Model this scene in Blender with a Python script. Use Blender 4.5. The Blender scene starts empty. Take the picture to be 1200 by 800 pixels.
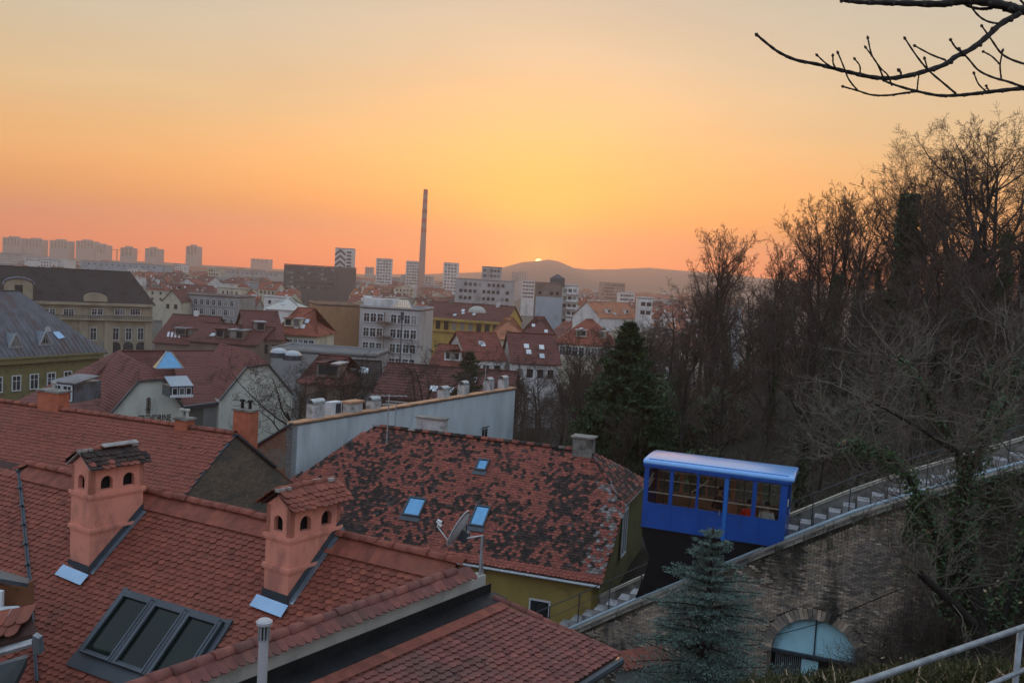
import bpy, math, random
import numpy as np
from mathutils import Vector, Matrix, noise
R = math.radians
C = bpy.context.scene.collection
SC = bpy.context.scene

# ------------------------------------------------------------------ camera, world, sun, exposure
EYE = 32.0                       # eye height above the lower town, metres
FPX, ROLL = 1070.0, R(3.3)       # focal length in pixels of a 1200 px wide picture
PITCH = math.atan(74 * math.cos(ROLL) / FPX)
cam_d = bpy.data.cameras.new('camera'); cam = bpy.data.objects.new('camera', cam_d); C.objects.link(cam)
cam_d.sensor_width = 36; cam_d.lens = 36 * FPX / 1200; cam_d.clip_start = .1; cam_d.clip_end = 40000
_f = Vector((0, math.cos(PITCH), -math.sin(PITCH))); _u = Vector((0, math.sin(PITCH), math.cos(PITCH))); _r = Vector((1, 0, 0))
# picture 'up' leans so that the horizon falls to the right by 3.3 degrees
_pu = _r * -math.sin(ROLL) + _u * math.cos(ROLL); _pr = _r * math.cos(ROLL) + _u * math.sin(ROLL)
cam.matrix_world = Matrix(((_pr.x, _pu.x, -_f.x, 0), (_pr.y, _pu.y, -_f.y, 0), (_pr.z, _pu.z, -_f.z, EYE), (0, 0, 0, 1)))
SC.camera = cam

def ray(x, y):
    u = (x - 600) / FPX; v = (400 - y) / FPX
    d = _f + _pr * u + _pu * v
    return d.x / d.y, d.z / d.y
def P(x, y, d):
    a, b = ray(x, y); return Vector((a * d, d, b * d + EYE))
def Pz(x, y, z):                 # z relative to the eye
    a, b = ray(x, y); d = z / b; return Vector((a * d, d, z + EYE))
def proj(p):
    q = p - Vector((0, 0, EYE)); w = q.dot(_f)
    if w < .1: return (-9999, -9999, w)
    return (600 + FPX * q.dot(_pr) / w, 400 - FPX * q.dot(_pu) / w, w)
def inview(p, m=0):
    x, y, w = proj(p); return w > 0 and -m < x < 1200 + m and -m < y < 800 + m

SUN_AZ = math.atan(ray(631, 306)[0]); SUN_EL = R(2.0)
w = bpy.data.worlds.new('World'); SC.world = w; w.use_nodes = True
nt = w.node_tree; nt.nodes.clear(); N = nt.nodes.new; L = nt.links.new
def math_node(tree, op, a, b=None, clamp=False):
    n = tree.nodes.new('ShaderNodeMath'); n.operation = op; n.use_clamp = clamp
    for i, v in enumerate((a, b)):
        if v is None: continue
        if isinstance(v, (int, float)): n.inputs[i].default_value = v
        else: tree.links.new(v, n.inputs[i])
    return n.outputs[0]
def ramp(tree, fac, stops, interp='LINEAR'):
    n = tree.nodes.new('ShaderNodeValToRGB'); cr = n.color_ramp; cr.interpolation = interp
    while len(cr.elements) > 1: cr.elements.remove(cr.elements[-1])
    cr.elements[0].position = stops[0][0]; cr.elements[0].color = (*stops[0][1], 1)
    for p, c in stops[1:]:
        e = cr.elements.new(p); e.color = (*c, 1)
    tree.links.new(fac, n.inputs[0]); return n.outputs[0]
def mixc(tree, fac, a, b, mode='MIX'):
    n = tree.nodes.new('ShaderNodeMix'); n.data_type = 'RGBA'; n.blend_type = mode
    for i, v in ((0, fac), (6, a), (7, b)):
        if isinstance(v, (int, float)): n.inputs[i].default_value = v
        elif isinstance(v, tuple): n.inputs[i].default_value = (*v, 1) if len(v) == 3 else v
        else: tree.links.new(v, n.inputs[i])
    return n.outputs[2]
tc = N('ShaderNodeTexCoord'); sep = N('ShaderNodeSeparateXYZ'); L(tc.outputs['Generated'], sep.inputs[0])
zel = math_node(nt, 'MAXIMUM', sep.outputs[2], 0.0)
FR = ramp(nt, zel, [(0, (2.3, .36, .0)), (.025, (2.0, .40, .0)), (.06, (1.4, .47, .02)), (.1, (1.14, .52, .12)), (.16, (.80, .53, .25)),
                    (.23, (.63, .53, .37)), (.31, (.49, .48, .41)), (.5, (.60, .66, .72)), (.75, (.64, .80, 1.0)), (1, (.60, .78, 1.04))])
BK = ramp(nt, zel, [(0, (.46, .43, .55)), (.12, (.64, .60, .72)), (.3, (.66, .73, .92)), (.6, (.60, .78, 1.05)), (1, (.60, .78, 1.04))])
sv = Vector((math.sin(SUN_AZ) * math.cos(SUN_EL), math.cos(SUN_AZ) * math.cos(SUN_EL), math.sin(SUN_EL)))
def dotn(v):
    d = N('ShaderNodeVectorMath'); d.operation = 'DOT_PRODUCT'; L(tc.outputs['Generated'], d.inputs[0]); d.inputs[1].default_value = v; return d.outputs['Value']
front = math_node(nt, 'MULTIPLY_ADD', dotn((math.sin(SUN_AZ), math.cos(SUN_AZ), 0)), .62); nt.nodes[-1].inputs[2].default_value = .5; nt.nodes[-1].use_clamp = True
sky = mixc(nt, front, BK, FR)
sd0 = P(631, 307, 1) - Vector((0, 0, EYE)); sd0.normalize()
ang = math_node(nt, 'ARCCOSINE', math_node(nt, 'MINIMUM', dotn(sd0), 1.0))
glow = math_node(nt, 'POWER', 2.71828, math_node(nt, 'MULTIPLY', ang, -9.5))
glow2 = math_node(nt, 'POWER', 2.71828, math_node(nt, 'MULTIPLY', ang, -24))
sky = mixc(nt, math_node(nt, 'MULTIPLY', glow, .68), sky, (1.35, .70, .09))
sky = mixc(nt, math_node(nt, 'MULTIPLY', glow2, .75), sky, (2.3, 1.15, .06))
# very faint uneven streaks of thin cloud
mp = N('ShaderNodeMapping'); mp.inputs['Scale'].default_value = (2.0, 2.0, 14); L(tc.outputs['Generated'], mp.inputs[0])
nz = N('ShaderNodeTexNoise'); nz.inputs['Scale'].default_value = 1.6; nz.inputs['Detail'].default_value = 4; L(mp.outputs[0], nz.inputs['Vector'])
stre = math_node(nt, 'MULTIPLY_ADD', nz.outputs[0], .20); nt.nodes[-1].inputs[2].default_value = .90
cs = N('ShaderNodeCombineColor'); [L(stre, cs.inputs[i]) for i in range(3)]
sky = mixc(nt, 1.0, sky, cs.outputs[0], 'MULTIPLY')
disc = math_node(nt, 'LESS_THAN', ang, R(.215))
sky = mixc(nt, disc, sky, (9.0, 5.5, 2.2))
bg1 = N('ShaderNodeBackground'); L(sky, bg1.inputs[0]); bg1.inputs[1].default_value = 1.0
st = N('ShaderNodeTexSky'); st.sky_type = 'NISHITA'; st.sun_disc = False; st.sun_elevation = SUN_EL; st.sun_rotation = SUN_AZ
st.air_density = 1.5; st.dust_density = 2.0
bg2 = N('ShaderNodeBackground'); L(st.outputs[0], bg2.inputs[0]); bg2.inputs[1].default_value = .05
ad = N('ShaderNodeAddShader'); L(bg1.outputs[0], ad.inputs[0]); L(bg2.outputs[0], ad.inputs[1])
wo = N('ShaderNodeOutputWorld'); L(ad.outputs[0], wo.inputs[0])

sun_d = bpy.data.lights.new('sun', 'SUN'); sun = bpy.data.objects.new('sun', sun_d); C.objects.link(sun)
sun_d.energy = .9; sun_d.angle = R(.6); sun_d.color = (1, .42, .16)
sun.rotation_euler = (-sv).to_track_quat('-Z', 'Y').to_euler()
SC.view_settings.view_transform = 'Standard'; SC.view_settings.look = 'None'
SC.view_settings.exposure = 0.0; SC.view_settings.gamma = 1.0; SC.view_settings.use_curve_mapping = False
SC.cycles.use_denoising = True
SC.cycles.max_bounces = 5; SC.cycles.diffuse_bounces = 2; SC.cycles.glossy_bounces = 2; SC.cycles.transmission_bounces = 4
SC.cycles.transparent_max_bounces = 10; SC.cycles.volume_bounces = 0

# ------------------------------------------------------------------ scene helpers
ORG = {}; WORLD = {}
def tag(o, label=None, cat=None, group=None, kind=None):
    if label: o['label'] = label
    if cat: o['category'] = cat
    if group: o['group'] = group
    if kind: o['kind'] = kind
    return o
def thing(name, loc, label, cat, group=None):
    o = bpy.data.objects.new(name, None); o.empty_display_size = .3; C.objects.link(o)
    o.location = loc; ORG[o.name] = Vector(loc); WORLD[o.name] = Matrix.Translation(Vector(loc)); return tag(o, label, cat, group)
def attach(o, parent, M=None):
    """parent o (whose transform M is given in world space) to parent; every part keeps its thing's origin"""
    C.objects.link(o)
    if parent is not None:
        o.parent = parent; po = ORG[parent.name]
    else: po = Vector((0, 0, 0))
    if M is None: M = Matrix.Translation(po)
    o.matrix_basis = (WORLD[parent.name].inverted() @ M) if parent is not None else M
    WORLD[o.name] = M.copy()
    ORG[o.name] = po if parent is not None else Vector(M.translation)
    return o
class MB:
    def __init__(s): s.v = []; s.f = []; s.t = []
    def add(s, vs, fs, t=0.0):
        b = len(s.v); s.v += [tuple(q) for q in vs]
        for f in fs: s.f.append(tuple(b + i for i in f)); s.t.append(t)
        return s
    def box(s, c, hx, hy, hz, t=0.0):     # centre and three half vectors
        c = Vector(c); hx = Vector(hx); hy = Vector(hy); hz = Vector(hz); vs = []
        for k in (-1, 1):
            for j in (-1, 1):
                for i in (-1, 1): vs.append(c + hx * i + hy * j + hz * k)
        return s.add(vs, [(0, 2, 3, 1), (4, 5, 7, 6), (0, 1, 5, 4), (2, 6, 7, 3), (0, 4, 6, 2), (1, 3, 7, 5)], t)
    def bar(s, p, q, w, h=None, t=0.0, up=None):
        p = Vector(p); q = Vector(q); d = (q - p); d.normalize(); h = h or w
        u = Vector(up) if up else Vector((0, 0, 1))
        if abs(d.dot(u)) > .98: u = Vector((1, 0, 0))
        sd = d.cross(u).normalized(); uu = sd.cross(d).normalized()
        return s.box((p + q) / 2, (q - p) / 2, sd * w / 2, uu * h / 2, t)
    def tube(s, pts, rad, n=6, cap=True, t=0.0):
        pts = [Vector(p) for p in pts]; b = len(s.v); m = len(pts)
        if not hasattr(rad, '__len__'): rad = [rad] * m
        u = None
        for i, p in enumerate(pts):
            d = (pts[min(i + 1, m - 1)] - pts[max(i - 1, 0)])
            if d.length < 1e-6: d = Vector((0, 0, 1))
            d.normalize()
            if u is None:
                u = d.orthogonal().normalized()
            u = (u - d * u.dot(d)); u = u.normalized() if u.length > 1e-4 else d.orthogonal().normalized()
            v = d.cross(u)
            for k in range(n):
                a = 2 * math.pi * k / n; s.v.append(tuple(p + (u * math.cos(a) + v * math.sin(a)) * rad[i]))
        for i in range(m - 1):
            for k in range(n):
                k2 = (k + 1) % n
                s.f.append((b + i * n + k, b + i * n + k2, b + (i + 1) * n + k2, b + (i + 1) * n + k)); s.t.append(t)
        if cap:
            s.f.append(tuple(b + k for k in reversed(range(n)))); s.t.append(t)
            s.f.append(tuple(b + (m - 1) * n + k for k in range(n))); s.t.append(t)
        return s
    def prism(s, poly, ext, t=0.0):       # planar polygon (3D points) extruded by a vector
        n = len(poly); ext = Vector(ext); a = [Vector(p) for p in poly]; b = [p + ext for p in a]
        return s.add(a + b, [tuple(reversed(range(n))), tuple(range(n, 2 * n))] + [(i, (i + 1) % n, n + (i + 1) % n, n + i) for i in range(n)], t)
    def mesh(s, name, off=Vector((0, 0, 0)), smooth=False, tint=False):
        me = bpy.data.meshes.new(name)
        a = np.array(s.v, dtype=np.float32).reshape(-1, 3) - np.array(off, dtype=np.float32)
        me.from_pydata(a.tolist(), [], s.f)
        if smooth: me.polygons.foreach_set('use_smooth', [True] * len(me.polygons))
        if tint:
            at = me.attributes.new('tint', 'FLOAT', 'FACE'); at.data.foreach_set('value', s.t)
        me.update(); return me
    def build(s, name, mat, parent=None, smooth=False, tint=False, org=None):
        off = ORG[parent.name] if parent is not None else (Vector(org) if org is not None else Vector((0, 0, 0)))
        me = s.mesh(name, off, smooth, tint); me.materials.append(mat)
        o = bpy.data.objects.new(name, me)
        return attach(o, parent, Matrix.Translation(off))
def inst(name, me, M, parent=None):
    return attach(bpy.data.objects.new(name, me), parent, M)
def frame(o, x, y, z):
    return Matrix(((x.x, y.x, z.x, o.x), (x.y, y.y, z.y, o.y), (x.z, y.z, z.z, o.z), (0, 0, 0, 1)))
def azv(a): return Vector((math.sin(R(a)), math.cos(R(a)), 0))
Z = Vector((0, 0, 1))

# ------------------------------------------------------------------ materials
MAT = {}
def material(name, col, rough=.8, var=.15, scale=3.0, dark=None, bump=0.0, bscale=None, metal=0.0, spec=.3, col2=None, amt=.5, scale2=.6, rnd=0.0, stretch=(1, 1, 1), coat=0, tint=None):
    """principled surface whose colour wanders with two scales of noise; col2 = stain colour laid in patches"""
    m = bpy.data.materials.new(name); m.use_nodes = True; t = m.node_tree; b = t.nodes['Principled BSDF']
    g = t.nodes.new('ShaderNodeNewGeometry'); mp = t.nodes.new('ShaderNodeMapping'); mp.inputs['Scale'].default_value = stretch
    t.links.new(g.outputs['Position'], mp.inputs[0])
    n1 = t.nodes.new('ShaderNodeTexNoise'); n1.inputs['Scale'].default_value = scale; n1.inputs['Detail'].default_value = 5; t.links.new(mp.outputs[0], n1.inputs['Vector'])
    f = ramp(t, n1.outputs[0], [(.3, (1 - var,) * 3), (.7, (1 + var,) * 3)])
    c = mixc(t, 1.0, (*col, 1), f, 'MULTIPLY')
    if col2 is not None:
        n2 = t.nodes.new('ShaderNodeTexNoise'); n2.inputs['Scale'].default_value = scale2; n2.inputs['Detail'].default_value = 8; n2.inputs['Roughness'].default_value = .65
        t.links.new(mp.outputs[0], n2.inputs['Vector'])
        lo = .62 - .3 * amt
        k = ramp(t, n2.outputs[0], [(lo, (0, 0, 0)), (lo + .12, (1, 1, 1))])
        c = mixc(t, k, c, (*col2, 1))
    if rnd:
        oi = t.nodes.new('ShaderNodeObjectInfo')
        k = ramp(t, oi.outputs['Random'], [(0, (1 - rnd,) * 3), (1, (1 + rnd,) * 3)]); c = mixc(t, 1.0, c, k, 'MULTIPLY')
    if tint:
        if tint == 'attr':
            at = t.nodes.new('ShaderNodeAttribute'); at.attribute_name = 'tint'; tf = at.outputs['Fac']
        else:
            at = t.nodes.new('ShaderNodeObjectInfo'); tf = at.outputs['Random']
        c = mixc(t, 1.0, c, ramp(t, tf, TINTS[name.split('|')[0]]), 'MULTIPLY')
    t.links.new(c, b.inputs['Base Color'])
    b.inputs['Roughness'].default_value = rough; b.inputs['Metallic'].default_value = metal
    b.inputs['Specular IOR Level'].default_value = spec
    if coat: b.inputs['Coat Weight'].default_value = coat; b.inputs['Coat Roughness'].default_value = .15
    if bump:
        n3 = t.nodes.new('ShaderNodeTexNoise'); n3.inputs['Scale'].default_value = bscale or scale * 4; n3.inputs['Detail'].default_value = 6
        t.links.new(mp.outputs[0], n3.inputs['Vector'])
        bp = t.nodes.new('ShaderNodeBump'); bp.inputs['Strength'].default_value = bump; bp.inputs['Distance'].default_value = .03
        t.links.new(n3.outputs[0], bp.inputs['Height']); t.links.new(bp.outputs[0], b.inputs['Normal'])
    MAT[name] = m; return m
# per-tile multipliers: tint < .8 ordinary clay, above .8 dark or lichened
TINTS = {
 'clay': [(0, (.74, .76, .78)), (.2, (.92, .92, .92)), (.6, (1.02, 1, 1)), (.9, (1.12, 1.08, 1.03)), (1, (1.25, 1.2, 1.1))],
 'dull clay': [(0, (.76, .8, .84)), (.3, (.94, .94, .97)), (.8, (1.05, 1.03, 1.03)), (1, (1.2, 1.15, 1.12))],
 'old clay': [(0, (.7, .7, .7)), (.2, (.9, .88, .88)), (.4, (1.05, 1.0, .97)), (.56, (1.4, 1.25, 1.15)), (.60, (.4, .55, .6)), (.68, (.2, .38, .42)), (.78, (.11, .24, .27)), (.86, (.08, .18, .2)), (.9, (.6, 1.6, 2.0)), (1, (1.1, 3.1, 4.2))],
 'brick': [(0, (.45, .48, .52)), (.4, (.9, .9, .9)), (.7, (1.2, 1.12, 1.0)), (1, (1.75, 1.7, 1.6))],
}
for k, c in (('clay', (.235, .070, .045)), ('dull clay', (.21, .073, .055)), ('old clay', (.235, .072, .050)), ('brick', (.37, .31, .25))):
    for s in ('attr', 'obj'):
        kw = dict(rough=.75, var=.22, scale=9, bump=.3, bscale=40)
        if k == 'brick': kw.update(col2=(.07, .066, .055), amt=.3, scale2=1.1, stretch=(1, 1, .35))
        if k == 'clay': kw.update(col2=(.19, .07, .045), amt=.2, scale2=.9)
        if k == 'dull clay': kw.update(col2=(.15, .07, .055), amt=.35, scale2=.9)
        material(k + '|' + s, c, tint=s, **kw)
m_deck = material('roof underlay', (.07, .035, .028), var=.2)
m_pink = material('salmon render', (.68, .275, .19), rough=.85, var=.08, scale=2, bump=.25, bscale=14, col2=(.44, .18, .135), amt=.42, scale2=2.3, stretch=(1, 1, .5))
m_mortar = material('lime mortar', (.32, .29, .26), var=.3, scale=12, bump=.5)
m_soot_shade = material('soot', (.012, .011, .011), var=.3)  # flue soot, also the painted shade inside the wall arches
m_zinc = material('zinc flashing', (.30, .34, .38), rough=.35, metal=.7, var=.2, scale=6)
m_bluezinc = material('bright sheet flashing', (.30, .43, .58), rough=.25, metal=.8, var=.1, scale=3)
m_darkmet = material('dark painted metal', (.045, .055, .065), rough=.4, spec=.5, var=.2)
m_black = material('black underframe', (.006, .006, .008), rough=.6, var=.3)
m_bitumen = material('bitumen flashing', (.012, .012, .013), rough=.55, var=.35, scale=4, bump=.4)
m_white = material('white painted plaster', (.40, .39, .34), var=.12, col2=(.3, .3, .27), amt=.3, scale2=2.2, bump=.2)
m_whitewood = material('white window paint', (.62, .64, .64), rough=.5, var=.06)
m_galv = material('galvanised pipe', (.42, .45, .46), rough=.4, metal=.55, var=.18, scale=10)
m_glassdark = material('dark window glass', (.02, .025, .03), rough=.08, spec=.8, var=.3, scale=.7)
_t = m_glassdark.node_tree; _oi = _t.nodes.new('ShaderNodeObjectInfo'); _b = _t.nodes['Principled BSDF']     # some panes have pale curtains behind them
_src = _b.inputs['Base Color'].links[0].from_socket; _t.links.new(mixc(_t, ramp(_t, _oi.outputs['Random'], [(0, (0, 0, 0)), (.72, (0, 0, 0)), (.74, (.35, .35, .35)), (.9, (1, 1, 1))]), _src, (.26, .25, .22)), _b.inputs['Base Color'])
m_skyglass = material('sky-tinted glass', (.15, .32, .48), rough=.04, spec=1.0, metal=1.0, var=.1)  # blue of the reflected sky is put into the mirror tint
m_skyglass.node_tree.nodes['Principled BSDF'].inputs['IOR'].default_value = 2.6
m_velux = material('low glass', (.012, .018, .014), rough=.05, spec=.25, var=.3, scale=1.3)
m_bluewall = material('pale blue render', (.57, .63, .64), rough=.9, var=.16, scale=.9, col2=(.38, .45, .48), amt=.35, scale2=.35, bump=.3, stretch=(1, 1, .35))
m_cream = material('grey cream render', (.62, .62, .53), var=.1, scale=1, col2=(.46, .47, .40), amt=.4, scale2=.5, stretch=(1, 1, .4))
m_ochre = material('ochre render', (.34, .25, .075), var=.12, scale=1.2, col2=(.22, .17, .06), amt=.3, scale2=1)
m_olive = material('olive render', (.20, .175, .075), var=.12, scale=.8, col2=(.14, .12, .06), amt=.4, scale2=.8)
m_concrete = material('weathered concrete', (.23, .22, .19), var=.25, scale=3, col2=(.10, .095, .08), amt=.4, scale2=1.6, bump=.5)
m_step = material('pale concrete steps', (.36, .35, .345), var=.2, scale=4, col2=(.2, .19, .18), amt=.3, scale2=3)
m_brickback = material('brick wall mortar', (.17, .145, .11), var=.3, scale=5, col2=(.05, .045, .035), amt=.5, scale2=.8, bump=.5)
m_oldbrick = material('old brick gable', (.16, .12, .085), var=.35, scale=6, col2=(.10, .09, .075), amt=.5, scale2=.7, bump=.7, bscale=9, stretch=(1, 1, 2.5))
m_pipe = material('pale blue pipe', (.27, .36, .40), rough=.35, spec=.5, var=.15)
m_ground = material('leaf litter soil', (.030, .023, .015), var=.5, scale=2.2, col2=(.018, .028, .010), amt=.55, scale2=.25, bump=.8)
m_bark = material('dark bark', (.032, .025, .02), var=.35, scale=6, bump=.6, rnd=.25)
m_twig = material('brown twigs', (.062, .043, .031), var=.3, scale=2, rnd=.3)
m_paletwig = material('pale grey twigs', (.12, .10, .078), var=.3, scale=3, rnd=.2)
m_ivy = material('ivy leaves', (.036, .070, .020), rough=.5, var=.5, scale=2.5, spec=.4, col2=(.085, .10, .03), amt=.2, scale2=5)
m_fir = material('dark conifer needles', (.034, .062, .020), var=.5, scale=1.6, rough=.7)
m_spruce = material('blue spruce needles', (.125, .185, .15), var=.35, scale=6, rough=.6)
m_sprout = material('dry leaves', (.30, .22, .13), var=.4, scale=7)
m_grass = material('dull grass', (.05, .052, .016), var=.4, scale=8)

TERR = []
# ------------------------------------------------------------------ the funicular line: a frame (s along the line, t away from the camera)
CA = P(757, 530, 32.0); _b = ray(925, 550.8); CBY = (CA.z - EYE) / _b[1]; CB = Vector((_b[0] * CBY, CBY, CA.z))
TD = (CB - CA); CARL = TD.length; TD.normalize(); TN = Vector((-TD.y, TD.x, 0))     # TN points away from the camera
if TN.y < 0: TN = -TN
def T(s, t, z): q = CA + TD * s + TN * t; return Vector((q.x, q.y, z + EYE))
def on_plane(x, y, p0, n):
    a, b = ray(x, y); r = Vector((a, 1, b)); o = Vector((0, 0, EYE)); return o + r * ((p0 - o).dot(n) / r.dot(n))
WT = -.9                                                                           # near face of the brick wall
_k = []
for q in ((640, 752), (690, 730), (740, 708), (870, 655), (900, 643), (1000, 604), (1060, 585), (1190, 549)):
    p = on_plane(q[0], q[1], T(0, WT, 0), TN); _k.append(((p - CA).dot(TD), p.z - EYE))
def zp(s):                                                                          # top of the near coping along the line, relative to the eye
    if s <= _k[0][0]: return _k[0][1] + (s - _k[0][0]) * .6
    for (s0, z0), (s1, z1) in zip(_k, _k[1:]):
        if s <= s1: return z0 + (z1 - z0) * (s - s0) / (s1 - s0)
    return _k[-1][1] + (s - _k[-1][0]) * .48

# ------------------------------------------------------------------ terrain
CP = []
def cp(x, y, z): CP.append((x, y, z))
for a in ((-14, -12, -2), (0, -12, -2), (14, -12, -2), (28, -8, -1), (0, -1, -1.9), (-9, 1, -6), (6, 1, -2.2), (14, 3, -2.5), (26, 8, -1.5), (-20, 6, -12), (-6, 7, -13), (1, 7, -12),
          (4, 7.5, -7.5), (8, 8, -5), (12, 12, -6.2), (18, 15, -4.5), (26, 18, -1), (-20, 14, -14), (-10, 15, -14.5), (0, 15, -14), (4, 14, -15), (8, 17, -14.2), (12, 20, -11.5), (16, 22, -7.5), (20, 22, -5.5),
          (3, 22, -15.5), (-6, 25, -16), (-20, 28, -17), (-40, 20, -20), (-40, 50, -24), (-15, 42, -19), (-30, 75, -28), (-80, 40, -31), (-6, 60, -22), (-12, 85, -28), (-5, 36, -16)): cp(*a)
for s in range(-14, 30, 3):
    g = zp(s)
    lo = min(g - 5.2, -13.6) if s < 7 else max(-13.6, g - 5.2) + min((s - 7) * .62, 4.2) - .8
    q = T(s, -1.4, 0); cp(q.x, q.y, lo); q = T(s, .8, 0); cp(q.x, q.y, lo); q = T(s, 3.2, 0); cp(q.x, q.y, g - 1.5); q = T(s, 4.2, 0); cp(q.x, q.y, g - 1.3)
    if s >= 2: q = T(s, 8, 0); cp(q.x, q.y, g - .8)
def cpx(x, y, d): q = P(x, y, d); cp(q.x, q.y, q.z - EYE)
for a in ((1290, 330, 50), (1150, 425, 62), (1070, 425, 70), (1000, 430, 78), (940, 440, 86), (870, 450, 96), (800, 455, 110), (740, 462, 125),
          (1200, 470, 46), (1100, 490, 48), (1000, 510, 50), (900, 530, 54), (820, 560, 56), (760, 560, 60), (700, 555, 66), (640, 540, 72), (700, 500, 95), (610, 500, 95)): cpx(*a)
for a in ((60, 75, -2), (70, 110, -6), (45, 115, -14), (35, 150, -24), (60, 170, -30), (95, 130, -22), (100, 70, -2), (60, 30, 2), (100, 20, 2), (5, 125, -31), (-40, 110, -32), (-90, 90, -32), (10, 170, -32),
          (-60, 170, -32), (100, 200, -32), (-120, 60, -32), (-150, 150, -32), (-100, 10, -26), (-60, -30, -16)): cp(*a)
_A = np.array(CP); _n = len(_A)
_D = np.sqrt(((_A[:, None, :2] - _A[None, :, :2]) ** 2).sum(-1)); _M = np.zeros((_n + 1, _n + 1)); _M[:_n, :_n] = _D; _M[:_n, _n] = 1; _M[_n, :_n] = 1
_W = np.linalg.solve(_M + np.diag([-.15] * _n + [0]), np.append(_A[:, 2], 0))
def terr(X, Y):
    X = np.asarray(X, float); Y = np.asarray(Y, float)
    d = np.sqrt((X[..., None] - _A[:, 0]) ** 2 + (Y[..., None] - _A[:, 1]) ** 2)
    z = d @ _W[:_n] + _W[_n]
    k = np.clip((np.maximum(np.maximum(Y - 170, np.abs(X - 0) - 110), -Y - 20)) / 40, 0, 1)
    z = z * (1 - k) + -32 * k
    return np.maximum(z, -32)
def gz(x, y): return float(terr(x, y)) + EYE
def grid(x0, x1, y0, y1, nx, ny, name, mat, zoff=0):
    xs = np.linspace(x0, x1, nx); ys = np.linspace(y0, y1, ny); XX, YY = np.meshgrid(xs, ys); ZZ = terr(XX, YY) + EYE + zoff
    me = bpy.data.meshes.new(name); v = np.stack([XX, YY, ZZ], -1).reshape(-1, 3)
    f = [(j * nx + i, j * nx + i + 1, (j + 1) * nx + i + 1, (j + 1) * nx + i) for j in range(ny - 1) for i in range(nx - 1)]
    me.from_pydata(v.tolist(), [], f); me.polygons.foreach_set('use_smooth', [True] * len(f)); me.materials.append(mat)
    o = bpy.data.objects.new(name, me); C.objects.link(o); tag(o, kind='structure'); ORG[o.name] = Vector((0, 0, 0)); return o
hs = grid(-150, 150, -60, 210, 201, 181, 'hillside_ground', m_ground, .02)
m_city = material('town ground', (.075, .07, .065), var=.4, scale=.02, col2=(.04, .045, .03), amt=.5, scale2=.01)
HZ = 3900.0
mb = MB(); mb.add([(-HZ, -260, 0), (HZ, -260, 0), (HZ, HZ, 0), (-HZ, HZ, 0)], [(0, 1, 2, 3)]); tag(mb.build('town_ground', m_city), kind='structure')

# far hills: two ridges with real depth
m_hill = material('far wooded hills', (.05, .05, .055), var=.3, scale=.004)
def hills(name, prof, Y, dep, seed):
    vs = []; fs = []; n = 140; m = 7
    xs = np.linspace(prof[0][0], prof[-1][0], n)
    for i, x in enumerate(xs):
        y = np.interp(x, [p[0] for p in prof], [p[1] for p in prof])
        top = P(x, y, Y + dep / 2); h = top.z + noise.noise(Vector((x * .05, seed, 0))) * 1.6 + noise.noise(Vector((x * .21, seed, 3))) * .8
        for j in range(m):
            k = j / (m - 1); prf = math.sin(math.pi * k) ** .8
            yy = Y + dep * k; vs.append((top.x / top.y * yy, yy, -1 + (max(h, 1) + 1) * prf))
    for i in range(n - 1):
        for j in range(m - 1): fs.append((i * m + j, (i + 1) * m + j, (i + 1) * m + j + 1, i * m + j + 1))
    o = MB().add(vs, fs).build(name, m_hill, smooth=True); tag(o, kind='structure')
hills('mountain_ridge', [(330, 325), (420, 322), (500, 321), (560, 319), (580, 316), (598, 311), (613, 307), (631, 305.5), (643, 304), (655, 306), (672, 314), (690, 315.5), (720, 315.5), (760, 313.5), (800, 317), (860, 322), (960, 332), (1150, 350)], 3300, 420, 1.0)
hills('mountain_ridge', [(-300, 286), (-100, 292), (0, 298), (200, 308), (420, 321), (700, 338), (1000, 348), (1250, 362)], 2900, 300, 5.0)
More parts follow.
